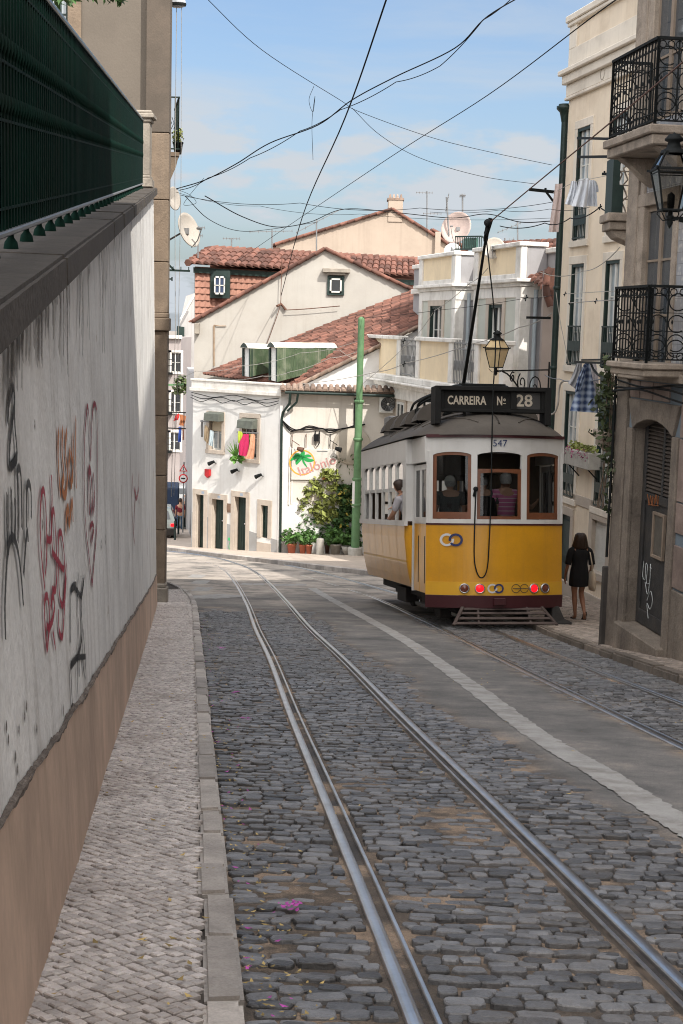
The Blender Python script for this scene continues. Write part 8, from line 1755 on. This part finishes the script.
# ------------------------------------------------------------------ plants and pole in front of the corner house
sgz = lambda Y: float(gz(Y))+.14
def potted(name, label, px, pw, ph, Y, pm_, fol, kind='plant', shape=None):
    c = U(px, 553, Y); p = (c.x, Y, sgz(Y)); t = thing(name, label, kind, p); r = pw/2*Y/1422; h = ph*Y/1422; mb = MB(); pot(mb, (0, 0, 0), r, h) if shape is None else mb.lathe([(.001, 0), (r*.35, 0), (r*.8, h*.5), (r, h), (r*.92, h), (r*.7, h*.6), (.001, h*.55)], 16); mb.build('pot', pm_, t); mb = MB(); fol(mb, h); mb.build('foliage', leafA, t); return t
pY = 54.6
def bushy(cx, cz, r, n, s): return lambda mb, h: [leaves(mb, (cx, 0, h+cz), r, n, s, .9)]
potted('potted_plant', 'leafy plant in the leftmost terracotta pot against the white wall', 291.5, 9.5, 10, pY, terra, bushy(-.05, .25, .38, 170, .08))
potted('potted_plant', 'leafy plant in the middle one of the three terracotta pots', 302.5, 7.5, 9.5, pY-.1, terra, bushy(0, .28, .36, 170, .08))
potted('potted_plant', 'leafy plant in the terracotta pot next to the white bollard', 309, 7, 9.5, pY-.2, terra, bushy(.0, .25, .33, 150, .08))
potted('potted_plant', 'broad leaved plant in the round grey concrete pot', 335.5, 12, 11, pY-.1, concrete, bushy(-.1, .3, .42, 200, .1))
potted('potted_plant', 'plant in the pale bowl planter beside the green pole', 346, 10, 9, pY-.3, concrete, bushy(0, .25, .3, 120, .08), shape='bowl')
potted('potted_plant', 'small plant in a brown pot behind the white bollard', 327, 5, 9, pY+.3, brownIron, bushy(.0, .2, .25, 90, .08))
t = thing('stone_bollard', 'short white cylindrical bollard between the terracotta and concrete pots', 'bollard', (U(320, 553, pY-.6).x, pY-.6, sgz(pY-.6))); mb = MB(); mb.lathe([(.15, 0), (.15, .58), (.13, .62), (.001, .63)], 18); mb.build('post', concrete, t)
t = thing('leafy_shrub', 'open shrub with large leaves standing behind the terracotta pots', 'shrub', (U(318, 540, pY+.5).x, pY+.5, sgz(pY+.5))); o = t.location; mb = MB(); st = MB()
for px, py in ((304, 522), (308, 514), (313, 528), (318, 520), (322, 530), (300, 524), (316, 536), (326, 526), (311, 520), (320, 538), (310, 532)):
    c_ = U(px, py, pY+.4)-o; leaves(mb, c_, .28, 40, .13, .8, .2); st.tube([(0, 0, .1), c_*.5+Vector((0, 0, .1)), c_], .018, 5)
mb.build('foliage', leafA, t); st.build('stem', bark, t)
t = thing('bushy_tree', 'tall bushy yellow green shrub in front of the shop sign', 'tree', (U(330, 540, pY+.6).x, pY+.6, sgz(pY+.6))); o = t.location; mb = MB(); mk_ = MB(); st = MB(); st.tube([(0, 0, 0), (.02, 0, 1.2), (-.05, 0, 2.6), (.1, 0, 4)], [.06, .05, .04, .02], 7)
for k in range(300):
    u = random.random(); py = lerp(470, 522, u); half = 4+20*math.sin(min(1, u*1.25)*PI*.62) if u < .75 else 13; cx_ = 330-6*math.sin(u*2.4); px = cx_+random.uniform(-half, half); c_ = U(px, py, pY+.6+random.uniform(-.5, .4))-o; leaves(mb, c_, .2, 16, .1, .8, 0)
    if k % 6 == 0: st.tube([(0, 0, max(.4, c_.z*.6)), c_], .012, 4)
mb.build('crown', leafY, t); st.build('trunk', bark, t)
t = thing('dense_shrub', 'dense dark green shrub with a few yellow leaves beside the green pole', 'shrub', (U(349, 545, pY+.5).x, pY+.5, sgz(pY+.5))); o = t.location; mb = MB(); m2_ = MB(); st = MB(); st.tube([(0, 0, 0), (.0, 0, 2)], .05, 6)
for k in range(230):
    py = random.uniform(486, 546); px = random.uniform(340, 358) if py < 515 else random.uniform(333, 358); c_ = U(px, py, pY+.5+random.uniform(-.5, .4))-o; leaves(mb, c_, .2, 16, .1, .8, 0)
    if k % 9 == 0: leaves(m2_, c_+Vector((0, -.25, 0)), .15, 3, .07)
mb.build('foliage', leafD, t); m2_.build('yellow_leaves', mat('leaf_yellow', (.42, .33, .06), .7, .2, 3, 0, island=.4), t); st.build('stem', bark, t)
t = thing('yucca', 'spiky yucca head rising beside the shop sign and green pole', 'plant', (U(346, 545, pY+.8).x, pY+.8, sgz(pY+.8))); o = t.location; hd = U(345, 462, pY+.8)-o; mb = MB(); mb.tube([(0, 0, 0), (.1, 0, 1.5), hd], [.08, .07, .06], 7); mb.build('trunk', bark, t); mb = MB()
for k in range(90):
    d_ = Vector((random.gauss(0, 1), random.gauss(0, 1), random.gauss(.25, .75))).normalized(); L_ = random.uniform(.6, .95); s_ = d_.cross(Vector((0, 0, 1))).normalized()*.03; mb.add([hd-s_, hd+s_, hd+d_*L_*.6+s_*.9+Vector((0, 0, .02)), hd+d_*L_+Vector((0, 0, -.1)), hd+d_*L_*.6-s_*.9+Vector((0, 0, .02))], [(0, 1, 2, 3, 4)])
mb.build('crown', mat('leaf_yucca', (.1, .15, .05), .5, .2, 3, 0, island=.45), t)
pY2 = 54.0; pb_ = Vector((U(355, 553, pY2).x, pY2, sgz(pY2)-.02)); t = thing('green_pole', 'tall green painted tram pole on a concrete footing by the potted plants', 'pole', pb_); ptop = U(361.5, 320, pY2)-pb_; mb = MB(); mb.tube([(0, 0, .3), (0, 0, ptop.z*.33)], .165, 14); mb.tube([(0, 0, ptop.z*.33), (0, 0, ptop.z*.66)], .145, 14); mb.tube([(0, 0, ptop.z*.66), (0, 0, ptop.z)], .125, 14); mb.sphere((0, 0, ptop.z), .125, 8)
mb.build('shaft', poleG, t)
for f in (.33, .66, .22, .5): mb = MB(); mb.lathe([(.17, ptop.z*f-.05), (.185, ptop.z*f-.04), (.185, ptop.z*f+.04), (.16, ptop.z*f+.06)], 14); mb.build('collar', poleG, t)
mb = MB(); mb.lathe([(.28, 0), (.28, .3), (.25, .34), (.001, .34)], 18); mb.build('footing', concrete, t); mb = MB(); mb.lathe([(.172, 1.9), (.172, 2.9)], 14, 0, (0, 0, 0), None, True, PI*.85, PI*1.35); mb.build('poster_scrap', whiteP, t, recalc=False)

# ------------------------------------------------------------------ overhead wires
def wire(label, pts, r=.012, sag=.0, m=None, n=14, name='overhead_wire', extras=()):
    """pts: (px, py, distance) support points; spans between them hang in a shallow curve."""
    W = [U(*p) for p in pts]; o = W[0].copy(); t = thing(name, label, 'wire', o); P = []
    if not sag and len(W) > 2: W = [Vector(q) for q in catmull(W, 8)]; n = 1
    for a, b in zip(W[:-1], W[1:]):
        for k in range(n): u = k/n; P.append(lerp(a, b, u)-o-Vector((0, 0, sag*4*u*(1-u))))
    P.append(W[-1]-o); mb = MB(); mb.tube(P, r*.78, 5); mb.build('cable', m or wireM, t)
    if extras:
        mb = MB()
        for e in extras: c = U(*e)-o; q = .55 if e[2] > 40 else .28; mb.bar(c+Vector((-.12, 0, -.06))*q, c+Vector((.12, 0, .06))*q, .07*q); mb.bar(c+Vector((-.03, 0, -.18))*q, c+Vector((.03, 0, .18))*q, .06*q)
        mb.build('insulator', iron, t)
    return t
wire('thick dark wire running steeply from the top of the photo down to the beige gable', ((393, -20, 22), (345, 118, 30), (303, 215, 44), (281, 296, 61.9)), .019, .0)
wire('thin wire across the sky from the skyline up past the yellow house parapet', ((665, -30, 15), (603, 9, 20), (488, 95, 30), (386, 160, 40), (272, 237, 62), (236, 262, 66)), .012)
wire('rusty rope from the upper right balcony down to the trolley pole head', ((720, 28, 14), (683, 62, 15.5), (610, 123, 18.5), (549, 173, 22), (490, 222, 25)), .013, .0, ropeM)
wire('dark cable drooping from the upper right of the sky down to the ochre house', ((540, -14, 30), (488, 16, 30), (455, 48, 31), (395, 77, 32), (352, 100, 33), (318, 125, 34), (270, 143, 34.5), (236, 164, 35), (205, 180, 36), (176, 189, 36.5)), .017, .0)
wire('second cable closely following the drooping one', ((520, -10, 30), (483, 20, 30), (440, 66, 31), (396, 82, 32), (340, 110, 33), (300, 131, 34), (250, 158, 35), (208, 178, 36), (180, 190, 36.5)), .012, .05)
wire('thin wire from the top left of the sky down to the drainpipe bracket', ((200, -8, 24), (262, 50, 27), (340, 100, 31), (360, 112, 31.5), (430, 137, 33), (490, 152, 34), (552, 165, 35.5)), .008)
wire('very thin wire from the crossing of cables down to the skyline at the right', ((352, 108, 32), (380, 135, 33), (420, 158, 34), (480, 176, 35), (535, 184, 35.3)), .008)
wire('straight thin wire across the lower sky', ((180, 195, 36.5), (300, 203, 38), (420, 208, 38), (553, 202, 36)), .009, .12)
wire('second straight thin wire just below across the lower sky', ((176, 192, 36.5), (260, 206, 40), (360, 214, 42), (552, 218, 36.5)), .007, .1)
wire('wavy cable from the dish along the roofs to the drainpipe', ((205, 196, 36.5), (243, 217, 40), (277, 227, 46), (310, 222, 50), (345, 209, 52), (400, 213, 52), (452, 218, 50), (487, 214, 46), (520, 222, 42), (553, 221, 37)), .018, .0)
wire('cable looping below the satellite dish to the mansard roof', ((185, 196, 36.5), (210, 220, 40), (240, 231, 48), (272, 229, 58), (318, 222, 66)), .013, .0)
wire('loose looping wire end hanging above the dish', ((176, 189, 36.2), (190, 195, 36.2), (196, 203, 36.3), (184, 205, 36.3), (189, 196, 36.4), (204, 178, 36.5)), .007)
wire('hanging coil of thin wire below the crossing of cables', ((314, 86, 28.6), (309, 100, 28.6), (313, 112, 28.6), (315, 96, 28.6), (312, 122, 28.6), (313, 160, 28.7)), .006)
wire('pale wire from the drainpipe across the terrace house to the corner house', ((552, 313, 36), (520, 327, 40), (470, 344, 44), (405, 363, 50), (376, 372, 53), (300, 384, 56)), .017, .06, wireW, extras=((404, 364, 50),))
wire('thin pale wire from the green pole up to the terrace house insulator', ((361, 385, 54), (415, 337, 50), (434, 311, 47), (470, 283, 41), (488, 268, 36)), .012, .05, wireW, extras=((434, 311, 47), (404, 341, 51)))
wire('straight dark wire across the front of the terrace house', ((361, 318, 54), (440, 310, 48), (527, 298, 44), (553, 295, 36.5)), .010, .03, wireM, extras=((526, 298, 43.5),))
wire('thin wire from the green pole left across the gable to the lane', ((361, 340, 54), (300, 353, 56), (240, 366, 58), (196, 371, 60), (168, 378, 62)), .012, .1, wireW)
wire('second thin wire from the green pole over the roof shelters', ((361, 350, 54), (330, 358, 54.5), (290, 372, 55.3), (262, 376, 57), (225, 380, 60)), .014, .06, wireW)
wire('thin wire hanging across the roof to the terrace house', ((361, 360, 54), (340, 350, 54), (322, 345, 55), (300, 348, 57), (262, 356, 60)), .010, .08, wireW)
wire('clothes line with small pegs across the upper windows of the yellow house', ((540, 272, 31), (583, 271, 30), (620, 247, 23)), .010, .1, wireW, name='clothes_line')
wire('upper clothes line from the yellow house to the first floor balcony', ((565, 294, 31), (596, 292, 27), (616, 291, 20.2)), .008, .0, wireW, name='clothes_line', extras=((565, 294, 31),))
wire('lower clothes line from the yellow house to the first floor balcony', ((570, 303, 31), (596, 301, 27), (615, 300, 20.2)), .012, .0, wireW, name='clothes_line', extras=((570, 303, 31), (596, 301, 27)))
wire('line of the white shirts from the drainpipe bracket to the tiled house', ((553, 193, 35), (575, 182, 29.2), (590, 179, 29), (616, 174, 27)), .008, .0, wireW, name='clothes_line')
wire('dark cable under the white shirts from the skyline to the tiled house', ((500, 226, 34), (545, 223, 32), (570, 218, 30), (600, 207, 25), (618, 204, 21.5)), .014, .08, wireM, extras=((600, 207, 25),))
wire('thin wire below the pink trousers across to the tiled house', ((430, 212, 40), (500, 210, 36), (550, 209, 32), (590, 207, 28)), .007, .05)
wire('loose cable running down the yellow house wall from the first floor', ((556, 292, 34.6), (560, 320, 34.4), (566, 350, 34.2), (569, 365, 34.2)), .012, 0, wireW)
wire('beige hose loop beside the tram roof on the yellow house', ((573, 381, 34.0), (562, 382, 34.2), (559, 392, 34.3), (558, 404, 34.3), (554, 413, 34.4), (546, 415, 34.6)), .03, 0, wireW, name='hose')
wire('grey blue cable beside the drainpipe toward the plaid dress', ((545, 375, 35.5), (560, 379, 33), (575, 381, 30), (605, 378, 22)), .013, .03, mat('cable_greyblue', (.16, .18, .2), .7, .1, 4, 0))
# ------------------------------------------------------------------ final tidy
for o in list(bpy.data.objects):
    if o.type == 'EMPTY' and not o.children: bpy.data.objects.remove(o)
sc.cycles.pixel_filter_type = 'BLACKMAN_HARRIS'; sc.cycles.filter_width = 1.05
sc.cycles.use_denoising = True; sc.cycles.denoiser = "OPENIMAGEDENOISE"; sc.cycles.denoising_input_passes = "RGB_ALBEDO_NORMAL"; sc.cycles.denoising_prefilter = "ACCURATE"; sc.cycles.denoising_quality = "HIGH"
